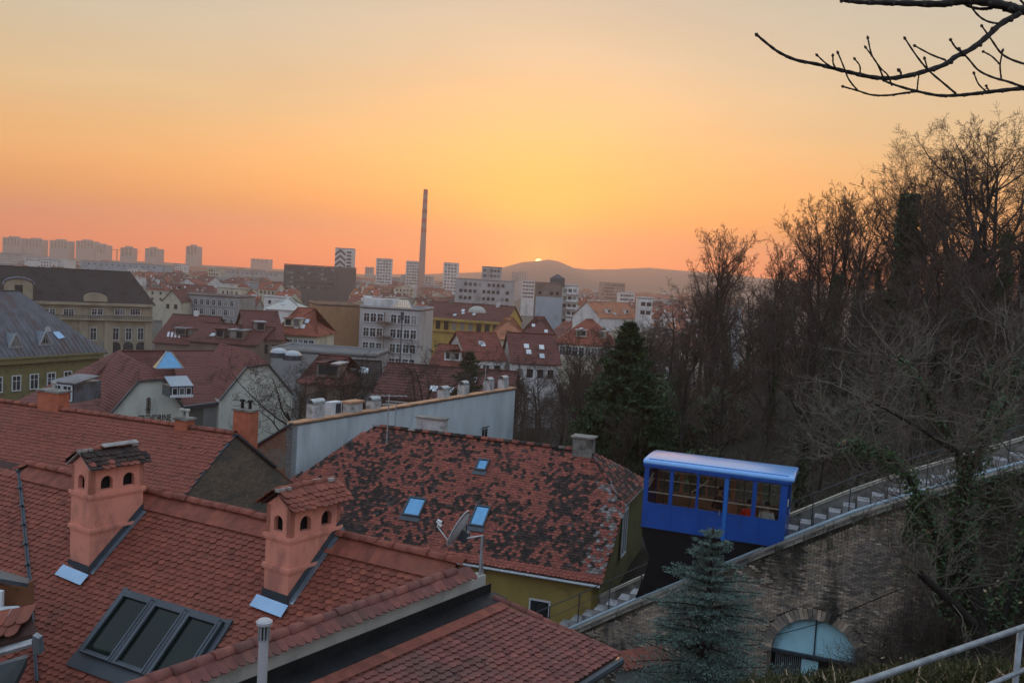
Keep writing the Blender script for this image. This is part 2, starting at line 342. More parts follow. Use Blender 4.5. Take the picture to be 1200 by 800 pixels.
# ------------------------------------------------------------------ tiled roofs
def tile_mesh(w, Lt, th, seed=0, butt=.036, flat=False):
    if flat: pts = [(0, 0), (w, 0), (w, -Lt), (0, -Lt)]
    else: pts = [(0, 0), (w, 0), (w, -.80 * Lt), (.86 * w, -.93 * Lt), (.5 * w, -Lt), (.14 * w, -.93 * Lt), (0, -.80 * Lt)]
    pts = [(x * .965 + .0175 * w, y) for x, y in pts]
    n = len(pts); top = []; bot = []
    for x, y in pts:
        k = -y / Lt; z = .005 + k * (butt - .005); top.append((x, y, z + .002 * math.sin(math.pi * x / w))); bot.append((x, y, z - th * (k ** .5)))
    fs = [tuple(reversed(range(n)))] + [(i, (i + 1) % n, n + (i + 1) % n, n + i) for i in range(1, n)]
    return top + bot, fs
def lay_tiles(part, O, U, D, poly, tw, ex, key, singles=0, seed=1, tfun=None, holes=(), Lk=1.9, wander=.003, butt=.036, thk=.014):
    """beaver-tail tiles in broken bond: O origin, U along the courses, D down the slope, poly in (u, v)"""
    Nn = U.cross(-D).normalized()
    if Nn.z < 0: Nn = -Nn
    V = -D
    us = [p[0] for p in poly]; vs = [p[1] for p in poly]; rnd = random.Random(seed)
    def inside(u, v, pl):
        c = False; n = len(pl)
        for i in range(n):
            (x1, y1), (x2, y2) = pl[i], pl[(i + 1) % n]
            if (y1 > v) != (y2 > v) and u < (x2 - x1) * (v - y1) / (y2 - y1) + x1: c = not c
        return c
    Lt = ex * Lk; bv, bf = tile_mesh(tw, Lt, thk, butt=butt); cells = []
    # the local x axis must make a right-handed frame with V and Nn
    Ux = V.cross(Nn); sgn = 1 if Ux.dot(U) > 0 else -1
    j0 = int(min(vs) / ex) - 2; j1 = int(max(vs) / ex) + 1; i0 = int(min(us) / tw) - 1; i1 = int(max(us) / tw) + 1
    for j in range(j0, j1):
        for i in range(i0, i1):
            u = (i + .5 * (j % 2)) * tw; v = j * ex
            cu, cv = u + .5 * tw, v + Lt - .5 * ex
            if not inside(cu, cv, poly): continue
            if any(inside(cu, cv, h) for h in holes): continue
            cells.append((u, v, cu, cv))
    info = []
    for (u, v, cu, cv) in cells:
        ctr = O + U * cu + D * cv
        info.append(((ctr - Vector((0, 0, EYE))).length + (0 if inview(ctr, -4) else 500), u, v, cu, cv))
    info.sort()
    me = None
    if singles:
        me = bpy.data.meshes.new('tile'); me.from_pydata(bv, [], bf); me.materials.append(MAT[key + '|obj']); me.update()
    big = MB(); bva = [Vector(p) for p in bv]
    for n, (d, u, v, cu, cv) in enumerate(info):
        a = rnd.gauss(0, .012); o = O + U * (u + rnd.gauss(0, .0025)) + D * (v + rnd.gauss(0, wander)) + Nn * rnd.uniform(0, .004)
        if sgn < 0: o = o + U * tw
        ux = (Ux * math.cos(a) + V * math.sin(a)); vx = (V * math.cos(a) - Ux * math.sin(a))
        tl = rnd.uniform(-.004, .006); vx = (vx - Nn * (tl / Lt)).normalized()
        if n < singles: inst('tile', me, frame(o, ux, vx, Nn), part)
        else:
            t = tfun(cu, cv, rnd) if tfun else rnd.random()
            big.add([o + ux * p.x + vx * p.y + Nn * p.z for p in bva], bf, t)
    if big.v:
        b = big.build('tiles', MAT[key + '|attr'], part, tint=True); tag(b, kind='stuff')
    return len(info)
def half_round(r=.11, L=.36, n=7, taper=.88, th=.016):
    vs = []; fs = []
    for j, (y, k) in enumerate(((0, 1), (L, taper))):
        for i in range(n):
            a = math.pi * (i / (n - 1)) ; vs.append((math.cos(a) * r * k, y, math.sin(a) * r * k * .8 - .01))
    m = len(vs)
    for j, (y, k) in enumerate(((0, 1), (L, taper))):
        for i in range(n):
            a = math.pi * (i / (n - 1)); vs.append((math.cos(a) * (r * k - th), y, math.sin(a) * (r * k - th) * .8 - .014))
    for i in range(n - 1):
        fs.append((i, n + i, n + i + 1, i + 1)); fs.append((m + i, m + i + 1, m + n + i + 1, m + n + i)); fs.append((i, i + 1, m + i + 1, m + i)); fs.append((n + i, m + n + i, m + n + i + 1, n + i + 1))
    return vs, fs
def ridge_tiles(p, q, part, key='clay', r=.11, L=.34, name='ridge_tile', single=True, seed=3, up=Z):
    d = (q - p); n = max(1, round(d.length / L)); L = d.length / n; d.normalize()
    x = d.cross(up).normalized(); z = x.cross(d).normalized()
    vs, fs = half_round(r, L * 1.12); rnd = random.Random(seed); me = None; big = MB()
    if single:
        me = bpy.data.meshes.new(name); me.from_pydata(vs, [], fs); me.materials.append(MAT[key + '|obj']); me.polygons.foreach_set('use_smooth', [True] * len(fs)); me.update()
    for i in range(n):
        o = p + d * (i * L) + z * rnd.uniform(-.006, .008) + x * rnd.uniform(-.008, .008)
        M = frame(o, x, d, z)
        if single: inst(name, me, M, part)
        else: big.add([M @ Vector(v) for v in vs], fs, rnd.random())
    if not single: tag(big.build('ridge_tiles', MAT[key + '|attr'], part, smooth=True, tint=True), kind='stuff')
def snow_guard(part, O, U, D, pts, mesh_c={}):
    Nn = U.cross(-D).normalized()
    if Nn.z < 0: Nn = -Nn
    if 'm' not in mesh_c:
        b = MB(); b.tube([(0, 0, .02), (0, -.02, .075), (0, -.06, .085), (0, -.085, .055), (0, -.06, .035)], .006, 4)
        b.box((0, .03, .03), (.012, 0, 0), (0, .06, 0), (0, 0, .004)); b.v = [(x * .6, y * .6, z * .75) for x, y, z in b.v]; mm = b.mesh('snow_guard'); mm.materials.append(m_black if False else m_soot_shade); mesh_c['m'] = mm
    for u, v in pts: inst('snow_guard', mesh_c['m'], frame(O + U * u + D * v, U, -D, Nn), part)
class Plane:
    """a roof plane through a horizontal line (point p, course azimuth a) falling towards azimuth b at the given slope"""
    def __init__(s, p, a, slope, side):
        s.O = p; s.U = azv(a); h = azv(a + 90 * side); s.D = (h * math.cos(R(slope)) - Z * math.sin(R(slope))); s.N = s.U.cross(-s.D).normalized()
        if s.N.z < 0: s.N = -s.N
    def at(s, x, y): return on_plane(x, y, s.O, s.N)
    def uv(s, p): d = p - s.O; return (d.dot(s.U), d.dot(s.D))
    def pt(s, u, v, n=0): return s.O + s.U * u + s.D * v + s.N * n

# ------------------------------------------------------------------ salmon house (front left): main roof, fire wall, lower roof
ZR = -3.5
RL = Pz(35, 545, ZR); RE = Pz(545, 661, ZR); raz = math.degrees(math.atan2((RE - RL).x, (RE - RL).y))
house = thing('house', (-3, 11, EYE - 12), 'red tiled house with two salmon chimneys, nearest roof along the bottom', 'house')
PL1 = Plane(RL, raz, 42, +1)
if PL1.D.y > 0: PL1 = Plane(RL, raz, 42, -1)
len1 = (RE - RL).length
FWD = azv(35.5)                                        # fire wall runs towards azimuth 35.5 and ends at RE
def fw(dist, z=0, out=0): return RE - FWD * dist + Z * z + Vector((FWD.y, -FWD.x, 0)) * out
deck = MB()
u_l = PL1.uv(PL1.at(98, 800))[0] - 1.5
# junction of the roof plane with the fire wall
def fw_on_roof(v):                                      # u where the wall crosses the roof plane at slope distance v
    # solve RE - FWD*k has same horizontal offset as v*cos
    h = Vector((PL1.D.x, PL1.D.y, 0)).normalized(); k = v * math.cos(R(42)) / (-FWD).dot(h); q = RE - FWD * k
    return (q - PL1.O).dot(PL1.U)
VB = 6.2
poly1 = [(0, .22), (len1, .22), (fw_on_roof(VB), VB), (-3.2, VB), (-3.2, .22)]
deck.prism([PL1.pt(u, v, -.03) for u, v in [(-3.2, 0), (len1, 0), (fw_on_roof(VB), VB), (-3.2, VB)]], -PL1.N * .12)
roof1 = deck.build('roof', m_deck, house)
# chimney footprints and skylight are left out of the tiling
vx = [PL1.uv(PL1.at(*q)) for q in ((152, 697), (268, 733), (211, 806), (90, 775))]
v0 = min(vx[0][1], vx[1][1]); vu0, vu1 = min(vx[0][0], vx[3][0]), max(vx[1][0], vx[2][0]); v1 = v0 + 1.0
chim = []
for pts in (((77, 672), (103, 679), (155, 606)), ((307, 707), (338, 716), (386, 648))):
    a, b_, c = [PL1.uv(PL1.at(*q)) for q in pts]; chim.append((a[0], b_[0], (a[1] + b_[1]) / 2, c[1]))
hl1 = [[(vu0, v0), (vu1, v0), (vu1, v1), (vu0, v1)]]
# a line conductor and a small tiled dormer break the left end: the roof beyond the conductor turns (valley)
cdt = [PL1.uv(PL1.at(*q)) for q in ((24, 555), (38, 690), (46, 800))]
lay_tiles(roof1, PL1.O, PL1.U, PL1.D, poly1, .116, .080, 'clay', singles=300, seed=4, holes=hl1, butt=.036, thk=.010,
          tfun=lambda u, v, r: min(.99, max(0, r.gauss(.5, .2) - .12 * (noise.noise(Vector((u * .8, v * .8, 0))) > .2))))
# smooth strip of long plates under the ridge
me = bpy.data.meshes.new('ridge_course_tile'); vv, ff = tile_mesh(.12, .30, .010, flat=True, butt=.040)
me.from_pydata(vv, [], ff); me.materials.append(MAT['clay|obj']); me.update()
Ux = (-PL1.D).cross(PL1.N)
for i in range(int(len1 / .117)):
    o = PL1.pt(i * .117 + (0 if Ux.dot(PL1.U) > 0 else .12), .0, .012); inst('ridge_course_tile', me, frame(o, Ux, -PL1.D, PL1.N), roof1)
ridge_tiles(RE + Z * .03, PL1.pt(-.05, 0, 0) + Z * .03, roof1, r=.075, L=.26)
snow_guard(roof1, PL1.O, PL1.U, PL1.D, [(len1 - .6 - i * .95, 1.0 + .28 * (i % 2)) for i in range(8)] + [(.4 + i * .62, 2.05 + .16 * (i % 3)) for i in range(12)])
# left wing: ridge steps down and back, the valley carries the conductor
LW = Plane(Pz(35, 545, ZR), raz, 42, +1)
q0 = RL; qL = RL - PL1.U * .6 + Vector((-.2, .1, -.32)); qE = qL - azv(raz - 12) * 3
ridge_tiles(RL + Z * .02, qL + Z * .02, roof1, r=.08, L=.26); ridge_tiles(qL, qE, roof1, r=.08, L=.26)
wing = MB(); wing.prism([RL, qL, qE, qE + azv(raz + 90) * -6 - Z * 5, RL + azv(raz + 90) * -6 - Z * 5], Vector((0, 0, -.1)))
wing.build('back_slope', m_deck, roof1)
bk = MB(); bk.prism([RL - Z * .02, RE - Z * .02, RE - Vector((PL1.D.x, PL1.D.y, 0)) * 5 - Z * 4.2, RL - Vector((PL1.D.x, PL1.D.y, 0)) * 5 - Z * 4.2], Vector((0, 0, -.1)))
bk.build('back_slope', MAT['clay|obj'], roof1)
cd = MB(); cdp = [PL1.pt(u, v, .075) for u, v in cdt]
cd.tube([cdp[0], (cdp[0] + cdp[1]) / 2, cdp[1], cdp[2]], .012, 5)
cd.bar(cdp[0] - PL1.N * .03, cdp[1] - PL1.N * .03, .05, .02); cd.bar(cdp[1] - PL1.N * .03, cdp[2] - PL1.N * .03, .035, .02)
for k in range(7):
    p_ = cdp[0].lerp(cdp[1], k / 6); cd.box(p_, PL1.U * .025, PL1.D * .02, PL1.N * .03)
cd.build('lightning_conductor', m_darkmet, house)
# walls under the roof
wl = MB(); fp = [PL1.pt(-3, 0), RE, fw(6.2), fw(6.2) - PL1.U * 9]
fp = [Vector((p.x, p.y, EYE - 15)) for p in (PL1.pt(-3, .2), RE - PL1.U * .1, PL1.pt(fw_on_roof(5.8) - .1, 5.8), PL1.pt(-3, 5.8))]
wl.add([*fp, PL1.pt(-3, .2, -.3), RE - PL1.U * .1 - Z * .35, PL1.pt(fw_on_roof(5.8) - .1, 5.8, -.3), PL1.pt(-3, 5.8, -.3)],
       [(0, 1, 5, 4), (1, 2, 6, 5), (2, 3, 7, 6), (3, 0, 4, 7), (4, 5, 6, 7)]); wl.build('wall', m_pink, house)
# triple skylight
m_sash = material('grey sash metal', (.10, .115, .13), rough=.4, metal=.3)
wdt = (vu1 - vu0 - .04) / 3; sky_root = house
for k in range(3):
    a0 = vu0 + .02 + k * wdt; fr = MB(); hN = .07 + .012
    def bx(mb, u0_, u1_, w0_, w1_, n0, n1): mb.box(PL1.pt((u0_ + u1_) / 2, (w0_ + w1_) / 2, (n0 + n1) / 2), PL1.U * (u1_ - u0_) / 2, PL1.D * (w1_ - w0_) / 2, PL1.N * (n1 - n0) / 2)
    bx(fr, a0, a0 + .05, v0 + .02, v1 - .1, 0, .11); bx(fr, a0 + wdt - .06, a0 + wdt - .01, v0 + .02, v1 - .1, 0, .11)
    bx(fr, a0 + .05, a0 + wdt - .06, v0 + .0, v0 + .07, 0, .115); bx(fr, a0 + .05, a0 + wdt - .06, v1 - .16, v1 - .1, 0, .10)
    f = fr.build('skylight', m_darkmet, house); p_ = MB(); bx(p_, a0 + .05, a0 + wdt - .06, v0 + .07, v1 - .16, .05, .075); p_.build('pane', m_velux, f)
    r_ = MB(); bx(r_, a0 + .045, a0 + .065, v0 + .07, v1 - .12, .09, .123); bx(r_, a0 + wdt - .075, a0 + wdt - .055, v0 + .07, v1 - .12, .09, .123); bx(r_, a0 + .04, a0 + wdt - .05, v1 - .125, v1 - .105, .09, .122); r_.build('sash', m_sash, f)
    # an ochre blind pulled part way down behind the glass
    b_ = MB(); bx(b_, a0 + .07, a0 + wdt - .08, v0 + .15, v0 + .30, .02, .046); b_.build('blind', m_ochre, f)
fl = MB(); bx(fl, vu0 - .08, vu1 + .08, v1 - .1, v1 + .09, .03, .055); bx(fl, vu0 - .06, vu0 + .02, v0 - .06, v1 - .1, .02, .06); bx(fl, vu1 - .02, vu1 + .06, v0 - .06, v1 - .1, .02, .06); bx(fl, vu0 - .06, vu1 + .06, v0 - .04, v0 + .0, .03, .065)
fl.build('skylight_flashing', m_darkmet, house)

# two rendered chimneys with arched vents and little tiled roofs
def arch_hole_panel(mb, o, ux, uz, W, H, holes, n, th=.07):
    """a wall panel W x H with arched holes (centre, sill, half width, height): strips between the openings, an arch over each"""
    xs = 0.0
    def q(x, z, k=0): return o + ux * x + uz * z - n * k
    for (c, sill, hw, hh) in sorted(holes):
        mb.prism([q(xs, 0), q(c - hw, 0), q(c - hw, H), q(xs, H)], -n * th)
        mb.prism([q(c - hw, 0), q(c + hw, 0), q(c + hw, sill), q(c - hw, sill)], -n * th)
        K = 8; sp = sill + hh - hw
        for i in range(K):
            a0 = math.pi - math.pi * i / K; a1 = math.pi - math.pi * (i + 1) / K
            mb.prism([q(c + hw * math.cos(a0), sp + hw * math.sin(a0)), q(c + hw * math.cos(a1), sp + hw * math.sin(a1)), q(c + hw * math.cos(a1), H), q(c + hw * math.cos(a0), H)], -n * th)
        xs = c + hw
    mb.prism([q(xs, 0), q(W, 0), q(W, H), q(xs, H)], -n * th)
CH_AZ = 33.0
def make_chimney(bl, bm, btop_y, ridge_pts, label, worn, flash_mat, caplen):
    """bl, bm: the two lower front corners (points on the roof)"""
    fx = azv(CH_AZ - 90) * -1; bx_ = azv(CH_AZ)
    w = (bm - bl).dot(fx) if abs((bm - bl).dot(fx)) > .3 else .42
    w = max(.40, min(.5, abs(w)))
    A = bm - fx * w                                       # front left corner
    # heights: find z of the band from the picture, on the vertical edge above bm
    def zat(y):
        lo = on_plane(proj(bm)[0], y, bm, Vector((bm.x, bm.y, 0)).normalized()); return lo.z
    ztop, zband, zband2 = zat(btop_y[0]), zat(btop_y[1]), zat(btop_y[2])
    root = house
    tag_l = label
    ch = MB(); zb = bm.z - .25; Lc = caplen
    B = bm; D_ = A
    o = MB()
    # shaft up to the upper band
    def corner(i, j, z): return Vector((A.x, A.y, 0)) + fx * (w * i) + bx_ * (Lc * j) + Z * z
    ch.prism([corner(0, 0, zb), corner(1, 0, zb), corner(1, 1, zb), corner(0, 1, zb)], Z * (zband - zb))
    shaft = ch.build('chimney', m_pink, root); tag(shaft, label=label)
    for zz in (zband, zband2):
        bd = MB(); e = .028
        bd.prism([corner(0, 0, zz) - fx * e - bx_ * e, corner(1, 0, zz) + fx * e - bx_ * e, corner(1, 1, zz) + fx * e + bx_ * e, corner(0, 1, zz) - fx * e + bx_ * e], Z * .045)
        bd.prism([corner(0, 0, zz - .03) - fx * e * .5 - bx_ * e * .5, corner(1, 0, zz - .03) + fx * e * .5 - bx_ * e * .5, corner(1, 1, zz - .03) + fx * e * .5 + bx_ * e * .5, corner(0, 1, zz - .03) - fx * e * .5 + bx_ * e * .5], Z * .029)
        bd.build('band', m_pink, shaft)
    # head with arched holes
    H = ztop - zband - .045; z0 = zband + .045; hd = MB(); gh = w * .36
    arch_hole_panel(hd, corner(0, 0, z0), fx, Z, w, H, [(w * .5, .05, .078, .20)], -bx_)
    arch_hole_panel(hd, corner(1, 0, z0), bx_, Z, Lc, H, [(Lc * .29, .05, .092, .19), (Lc * .71, .05, .092, .19)], fx)
    arch_hole_panel(hd, corner(0, 1, z0), -bx_, Z, Lc, H, [(Lc * .29, .05, .092, .19), (Lc * .71, .05, .092, .19)], -fx)
    hd.prism([corner(1, 1, z0), corner(0, 1, z0), corner(0, 1, z0 + H), corner(1, 1, z0 + H)], -bx_ * .07)
    for j, dd in ((0, 1), (1, -1)):
        hd.prism([corner(0, j, z0 + H), corner(1, j, z0 + H), corner(.5, j, z0 + H + gh)], bx_ * .07 * dd)
    hd.build('vented_head', m_pink, shaft)
    so = MB(); so.box(corner(.5, .5, z0 + H * .45), fx * (w / 2 - .09), bx_ * (Lc / 2 - .09), Z * H * .44); so.build('flue', m_soot_shade, shaft)
    # tiled cap
    cap = MB(); ov = .055
    apex0 = corner(.5, 0, z0 + H + gh + .03) - bx_ * ov; apex1 = corner(.5, 1, z0 + H + gh + .03) + bx_ * ov
    for sd in (-1, 1):
        dn = (fx * sd * (w / 2) - Z * gh).normalized(); ln = math.hypot(w / 2, gh) + .07
        cap.prism([apex0, apex1, apex1 + dn * ln, apex0 + dn * ln], Z * .022)
    cp_ = cap.build('chimney_roof', m_mortar if worn else m_deck, shaft)
    key = 'old clay' if worn else 'clay'
    for sd in (-1, 1):
        dn = (fx * sd * (w / 2) - Z * gh).normalized(); nn = dn.cross(bx_).normalized(); nn = nn if nn.z > 0 else -nn
        ux = (-dn).cross(nn); ln = math.hypot(w / 2, gh) + .13
        vs, fs = tile_mesh(.10, .20, .016, butt=.04); big = MB(); rn = random.Random(8)
        nt_ = int((Lc + 2 * ov) / .095) + 1
        for row in range(4):
            for i in range(nt_):
                st = (apex0 if ux.dot(bx_) > 0 else apex1); o_ = st + ux * ((i - .25 * (row % 2)) * .095) + dn * (row * .078 - .02 + rn.uniform(-.012, .012)) + nn * (.024 + rn.uniform(0, .01))
                big.add([o_ + ux * p[0] + (-dn) * p[1] + nn * p[2] for p in vs], fs, (rn.choice((.66, .72, .78, .7, .58)) if worn else rn.random()))
        # a few tiles only: one mesh, they are small
        tag(big.build('cap_tiles', MAT[key + '|attr'], cp_ if False else shaft, tint=True), kind='stuff')
    ridge_tiles(apex0 + Z * .04, apex1 + Z * .04, shaft, key='clay', r=.055, L=.2, name='cap_ridge_tile')
    mo = MB(); rn = random.Random(5)
    for i in range(9):
        p_ = apex0.lerp(apex1, (i + rn.random() * .6) / 9) + Z * .035; mo.box(p_ + fx * rn.uniform(-.04, .05), bx_ * rn.uniform(.03, .07), fx * rn.uniform(.02, .035), Z * .02)
    if worn: mo.prism([apex0.lerp(apex1, .35) + Z * .08 + fx * .02, apex0.lerp(apex1, .95) + Z * .08 + fx * .02, apex0.lerp(apex1, .95) + Z * .05 + fx * .09, apex0.lerp(apex1, .35) + Z * .05 + fx * .09], Z * .015)
    mo.build('mortar_bed', m_mortar, shaft)
    # flashing: apron and side soakers
    ap = MB(); dnv = PL1.D
    fA, fB = A, B
    pr = lambda p: p - PL1.N * ((p - PL1.O).dot(PL1.N))
    a_, b2 = pr(A) - fx * .06, pr(B) + fx * .06
    ap.prism([a_ + PL1.N * .055, b2 + PL1.N * .055, b2 + dnv * .17 + PL1.N * .06, a_ + dnv * .17 + PL1.N * .06], PL1.N * .012); ap.build('apron_flashing', flash_mat, shaft)
    up = MB(); up.prism([A - bx_ * .012 - fx * .03 - Z * .12, B - bx_ * .012 + fx * .03 - Z * .12, B - bx_ * .012 + fx * .012 + Z * .15, A - bx_ * .012 - fx * .012 + Z * .15], -bx_ * .006)
    sA = B + fx * .008; k_end = B + bx_ * Lc; k_end.z = pr(k_end).z
    # foot of the long side where it meets the roof
    def foot(p): # vertical projection on roof
        return Vector((p.x, p.y, PL1.O.z - ((Vector((p.x, p.y, 0)) - Vector((PL1.O.x, PL1.O.y, 0))).dot(Vector((PL1.N.x, PL1.N.y, 0)))) / PL1.N.z))
    f0, f1 = foot(B), foot(B + bx_ * Lc)
    up.prism([f0 + fx * .012 - Z * .05, f1 + fx * .012 - Z * .05, f1 + fx * .012 + Z * .16, f0 + fx * .012 + Z * .16], fx * .006)
    up.build('side_flashing', m_darkmet, shaft)
    s2 = MB(); s2.prism([f0 + Z * .05, f1 + Z * .05, f1 + fx * .09 + Z * .045, f0 + fx * .09 + Z * .045], Z * .008); s2.build('soaker', m_zinc, shaft)
    return shaft
c1l, c1m = PL1.at(77, 668), PL1.at(104, 675)
make_chimney(c1l, c1m, (550, 584, 624), None, 'salmon chimney under a blackened mossy tile cap', True, m_bluezinc, .82)
c2l, c2m = PL1.at(306, 702), PL1.at(336.5, 711)
make_chimney(c2l, c2m, (597, 635, 671), None, 'salmon chimney under a clean red tile cap', False, m_bluezinc, .88)

# fire wall with tile coping, white plaster below, black flashing
fwl = MB(); OUT = Vector((FWD.y, -FWD.x, 0))
ztopw = -.15
fwl.prism([fw(-.25, ztopw - .0), fw(6.4, ztopw), fw(6.4, -6), fw(-.25, -6)], OUT * .14)
fwo = fwl.build('fire_wall', m_white, house)
ridge_tiles(fw(6.4, .0, .06), fw(.30, .0, .06), house, r=.068, L=.21, name='coping_ridge_tile', key='dull clay')
# sloping course of coping tiles facing outwards
vs, fs = tile_mesh(.098, .20, .014, butt=.03); me = bpy.data.meshes.new('coping_tile'); me.from_pydata(vs, [], fs); me.materials.append(MAT['dull clay|obj']); me.update()
dn = (OUT * .76 - Z * .65).normalized(); nn = dn.cross(FWD).normalized(); nn = nn if nn.z > 0 else -nn; ux = (-dn).cross(nn)
rn = random.Random(2)
for i in range(65):
    st = fw(6.3, .0, .07) if ux.dot(FWD) > 0 else fw(0, .0, .07)
    inst('coping_tile', me, frame(st + ux * (i * .0965) + dn * rn.uniform(-.01, .012) + Z * .01, ux, -dn, nn), house)
cb = MB(); 0 and cb.prism([fw(6.4, -.02, .0), fw(6.4, -.02, .07), fw(6.4, -.24, .36), fw(6.4, -.3, .3), fw(6.4, -.3, 0)], FWD * 6.42)
# lower roof
FZ = -.43
PL2 = Plane(fw(0, FZ, .3), 35.5, 21, +1)
if PL2.D.dot(OUT) < 0: PL2 = Plane(fw(0, FZ, .3), 35.5, 21, -1)
c_top = PL2.uv(PL2.at(566, 690)); c_bot = PL2.uv(PL2.at(728, 768)); c_ev = PL2.uv(PL2.at(669, 801))
bf = MB(); bf.prism([fw(6.3, FZ - .02, .145), fw(-.35, FZ - .02, .145), fw(-.35, FZ + .15, .145), fw(6.3, FZ + .15, .145)], OUT * .012)
bf.prism([fw(6.3, FZ + .02, .158), fw(-.40, FZ + .02, .158), fw(-.40, FZ - .01, .37), fw(6.3, FZ - .01, .37)], Z * .014)
bf.build('bitumen_flashing', m_bitumen, house)
vE = c_bot[1]
d2 = MB(); pol2 = [(-6.6, .0), (c_top[0], .0), (c_bot[0], vE), (-6.6, vE)]
d2.prism([PL2.pt(u, v, -.03) for u, v in pol2], -PL2.N * .12); roof2 = d2.build('lower_roof', m_deck, house)
lay_tiles(roof2, PL2.O, PL2.U, PL2.D, [(-6.6, .15), (c_top[0] + .0, .15), (c_bot[0], vE), (-6.6, vE)], .098, .078, 'dull clay', singles=290, seed=9, butt=.034, thk=.010)
Ux2 = (-PL2.D).cross(PL2.N); vv, ff = tile_mesh(.12, .19, .010, flat=True, butt=.036); me = bpy.data.meshes.new('top_course_tile'); me.from_pydata(vv, [], ff); me.materials.append(MAT['clay|obj']); me.update()
for i in range(int((c_top[0] + 6.4) / .117)): inst('top_course_tile', me, frame(PL2.pt(c_top[0] - .12 - i * .117 + (0 if Ux2.dot(PL2.U) > 0 else .12), .02, .012), Ux2, -PL2.D, PL2.N), roof2)
ridge_tiles(PL2.pt(c_bot[0] + .02, vE - .02, .0), PL2.pt(c_top[0] + .0, -.02, .02), roof2, r=.05, L=.22, key='dull clay', name='verge_tile', up=PL2.N)
hc = (c_bot[0] - c_top[0]) / vE
snow_guard(roof2, PL2.O, PL2.U, PL2.D, [(c_bot[0] - .35 - i * .42 , vE - .28 - (i % 2) * .02) for i in range(8)] + [(c_bot[0] - .55 - i * .44, vE - .75 - (i % 2) * .02) for i in range(9)])
gt = MB(); g0, g1 = PL2.pt(c_bot[0], vE + .02, -.06), PL2.pt(-6.6, vE + .02, -.06)
gt.tube([g0, g1], .055, 8); gt.build('gutter', m_darkmet, house)
lw = MB(); a_ = PL2.pt(-6.6, vE - .25, -.18); b_ = PL2.pt(c_bot[0] - .15, vE - .25, -.18); c_ = PL2.pt(c_top[0] - .15, .05, -.18); d_ = fw(6.4, FZ, .3)
lo = lambda p: Vector((p.x, p.y, EYE - 15))
lw.add([lo(a_), lo(b_), lo(c_), lo(d_), a_, b_, c_, d_], [(0, 1, 5, 4), (1, 2, 6, 5), (2, 3, 7, 6), (3, 0, 4, 7)]); lw.build('lower_wall', m_ochre, house)
bb = MB(); bb.prism([b_ + Z * .0, c_ + Z * .0, c_ - Z * .22, b_ - Z * .5], OUT * .04); bb.build('bargeboard', m_darkmet, house)
# vent pipe standing through the lower roof, on the flashing line
vp0 = on_plane(307, 799, fw(0, 0, .62), OUT); vtop = on_plane(309.5, 727, fw(0, 0, .62), OUT)
vp = thing('vent_pipe', vp0, 'slim white vent pipe with slotted cap rising before the chimney with the clean cap', 'vent pipe')
hgt = vtop.z - vp0.z; m_vent = material('white vent pipe paint', (.42, .42, .43), rough=.4, var=.06)
MB().tube([vp0 - Z * .5, vp0 + Z * (hgt - .16)], .042, 14).build('pipe', m_vent, vp, smooth=False)
hdm = MB()
for k in range(10):
    a = 2 * math.pi * k / 10; hdm.box(vp0 + Z * (hgt - .095) + Vector((math.cos(a), math.sin(a), 0)) * .045, Vector((-math.sin(a), math.cos(a), 0)) * .007, Vector((math.cos(a), math.sin(a), 0)) * .006, Z * .07)
hdm.build('slotted_collar', m_galv, vp); MB().tube([vp0 + Z * (hgt - .17), vp0 + Z * (hgt - .03)], .03, 10).build('core', m_soot_shade, vp)
MB().tube([vp0 + Z * (hgt - .03), vp0 + Z * (hgt - .005), vp0 + Z * (hgt + .012)], [.068, .07, .05], 16).build('cap', m_vent, vp)
# satellite dish on the gable peak
m_dish = material('grey dish paint', (.40, .41, .41), rough=.45, var=.08)
dp = RE + FWD * .18 + OUT * .1; dc = on_plane(541, 621, dp, Vector((0, 1, 0)))
dish = thing('satellite_dish', dp - Z * .2, 'grey satellite dish on a short mast at the peak of the salmon house', 'satellite dish')
aim = Vector((-.86, .28, .42)).normalized(); sx = aim.cross(Z).normalized(); sy = sx.cross(aim)
vs = []; fs = []; nr, na = 6, 28; rr_ = .25
for s_, thk in ((0, 0), (1, -.012)):
    for i in range(nr + 1):
        for k in range(na):
            r_ = rr_ * i / nr; a = 2 * math.pi * k / na; vs.append(dc + sx * (r_ * .92 * math.cos(a)) + sy * (r_ * math.sin(a)) + aim * (.22 * r_ * r_ / .25 + thk))
for s_ in (0, 1):
    b0 = s_ * (nr + 1) * na
    for i in range(nr):
        for k in range(na): fs.append((b0 + i * na + k, b0 + i * na + (k + 1) % na, b0 + (i + 1) * na + (k + 1) % na, b0 + (i + 1) * na + k))
for k in range(na): fs.append((nr * na + k, nr * na + (k + 1) % na, (2 * nr + 1) * na + (k + 1) % na, (2 * nr + 1) * na + k))
MB().add(vs, fs).build('reflector', m_dish, dish, smooth=True)
lnb = dc + aim * .30 - sy * .10
MB().tube([dc - sy * .24 + aim * .02, lnb - sy * .03], .008, 6).build('feed_arm', m_whitewood, dish)
lm = MB(); lm.tube([lnb - aim * .02, lnb + aim * .0, lnb - aim * .05], [.018, .024, .02], 8); lm.box(lnb + sy * .03, sx * .018, sy * .02, aim * .03); lm.build('feed_horn', m_whitewood, dish)
mt = MB(); mtb = dp - Z * .45; mt.tube([mtb, Vector((dp.x, dp.y, dc.z - .05)), dc - aim * .10 - sy * .05], .018, 8); mt.tube([mtb + Z * .05 + FWD * .1, Vector((dp.x, dp.y, dc.z - .22))], .012, 6); mt.build('mast', m_galv, dish)
bk_ = MB(); bk_.box(dc - aim * .06 - sy * .04, sx * .04, sy * .07, aim * .05); bk_.tube([dc - aim * .02 + sy * .1, dc - aim * .07], .01, 6); bk_.build('bracket', m_darkmet, dish)
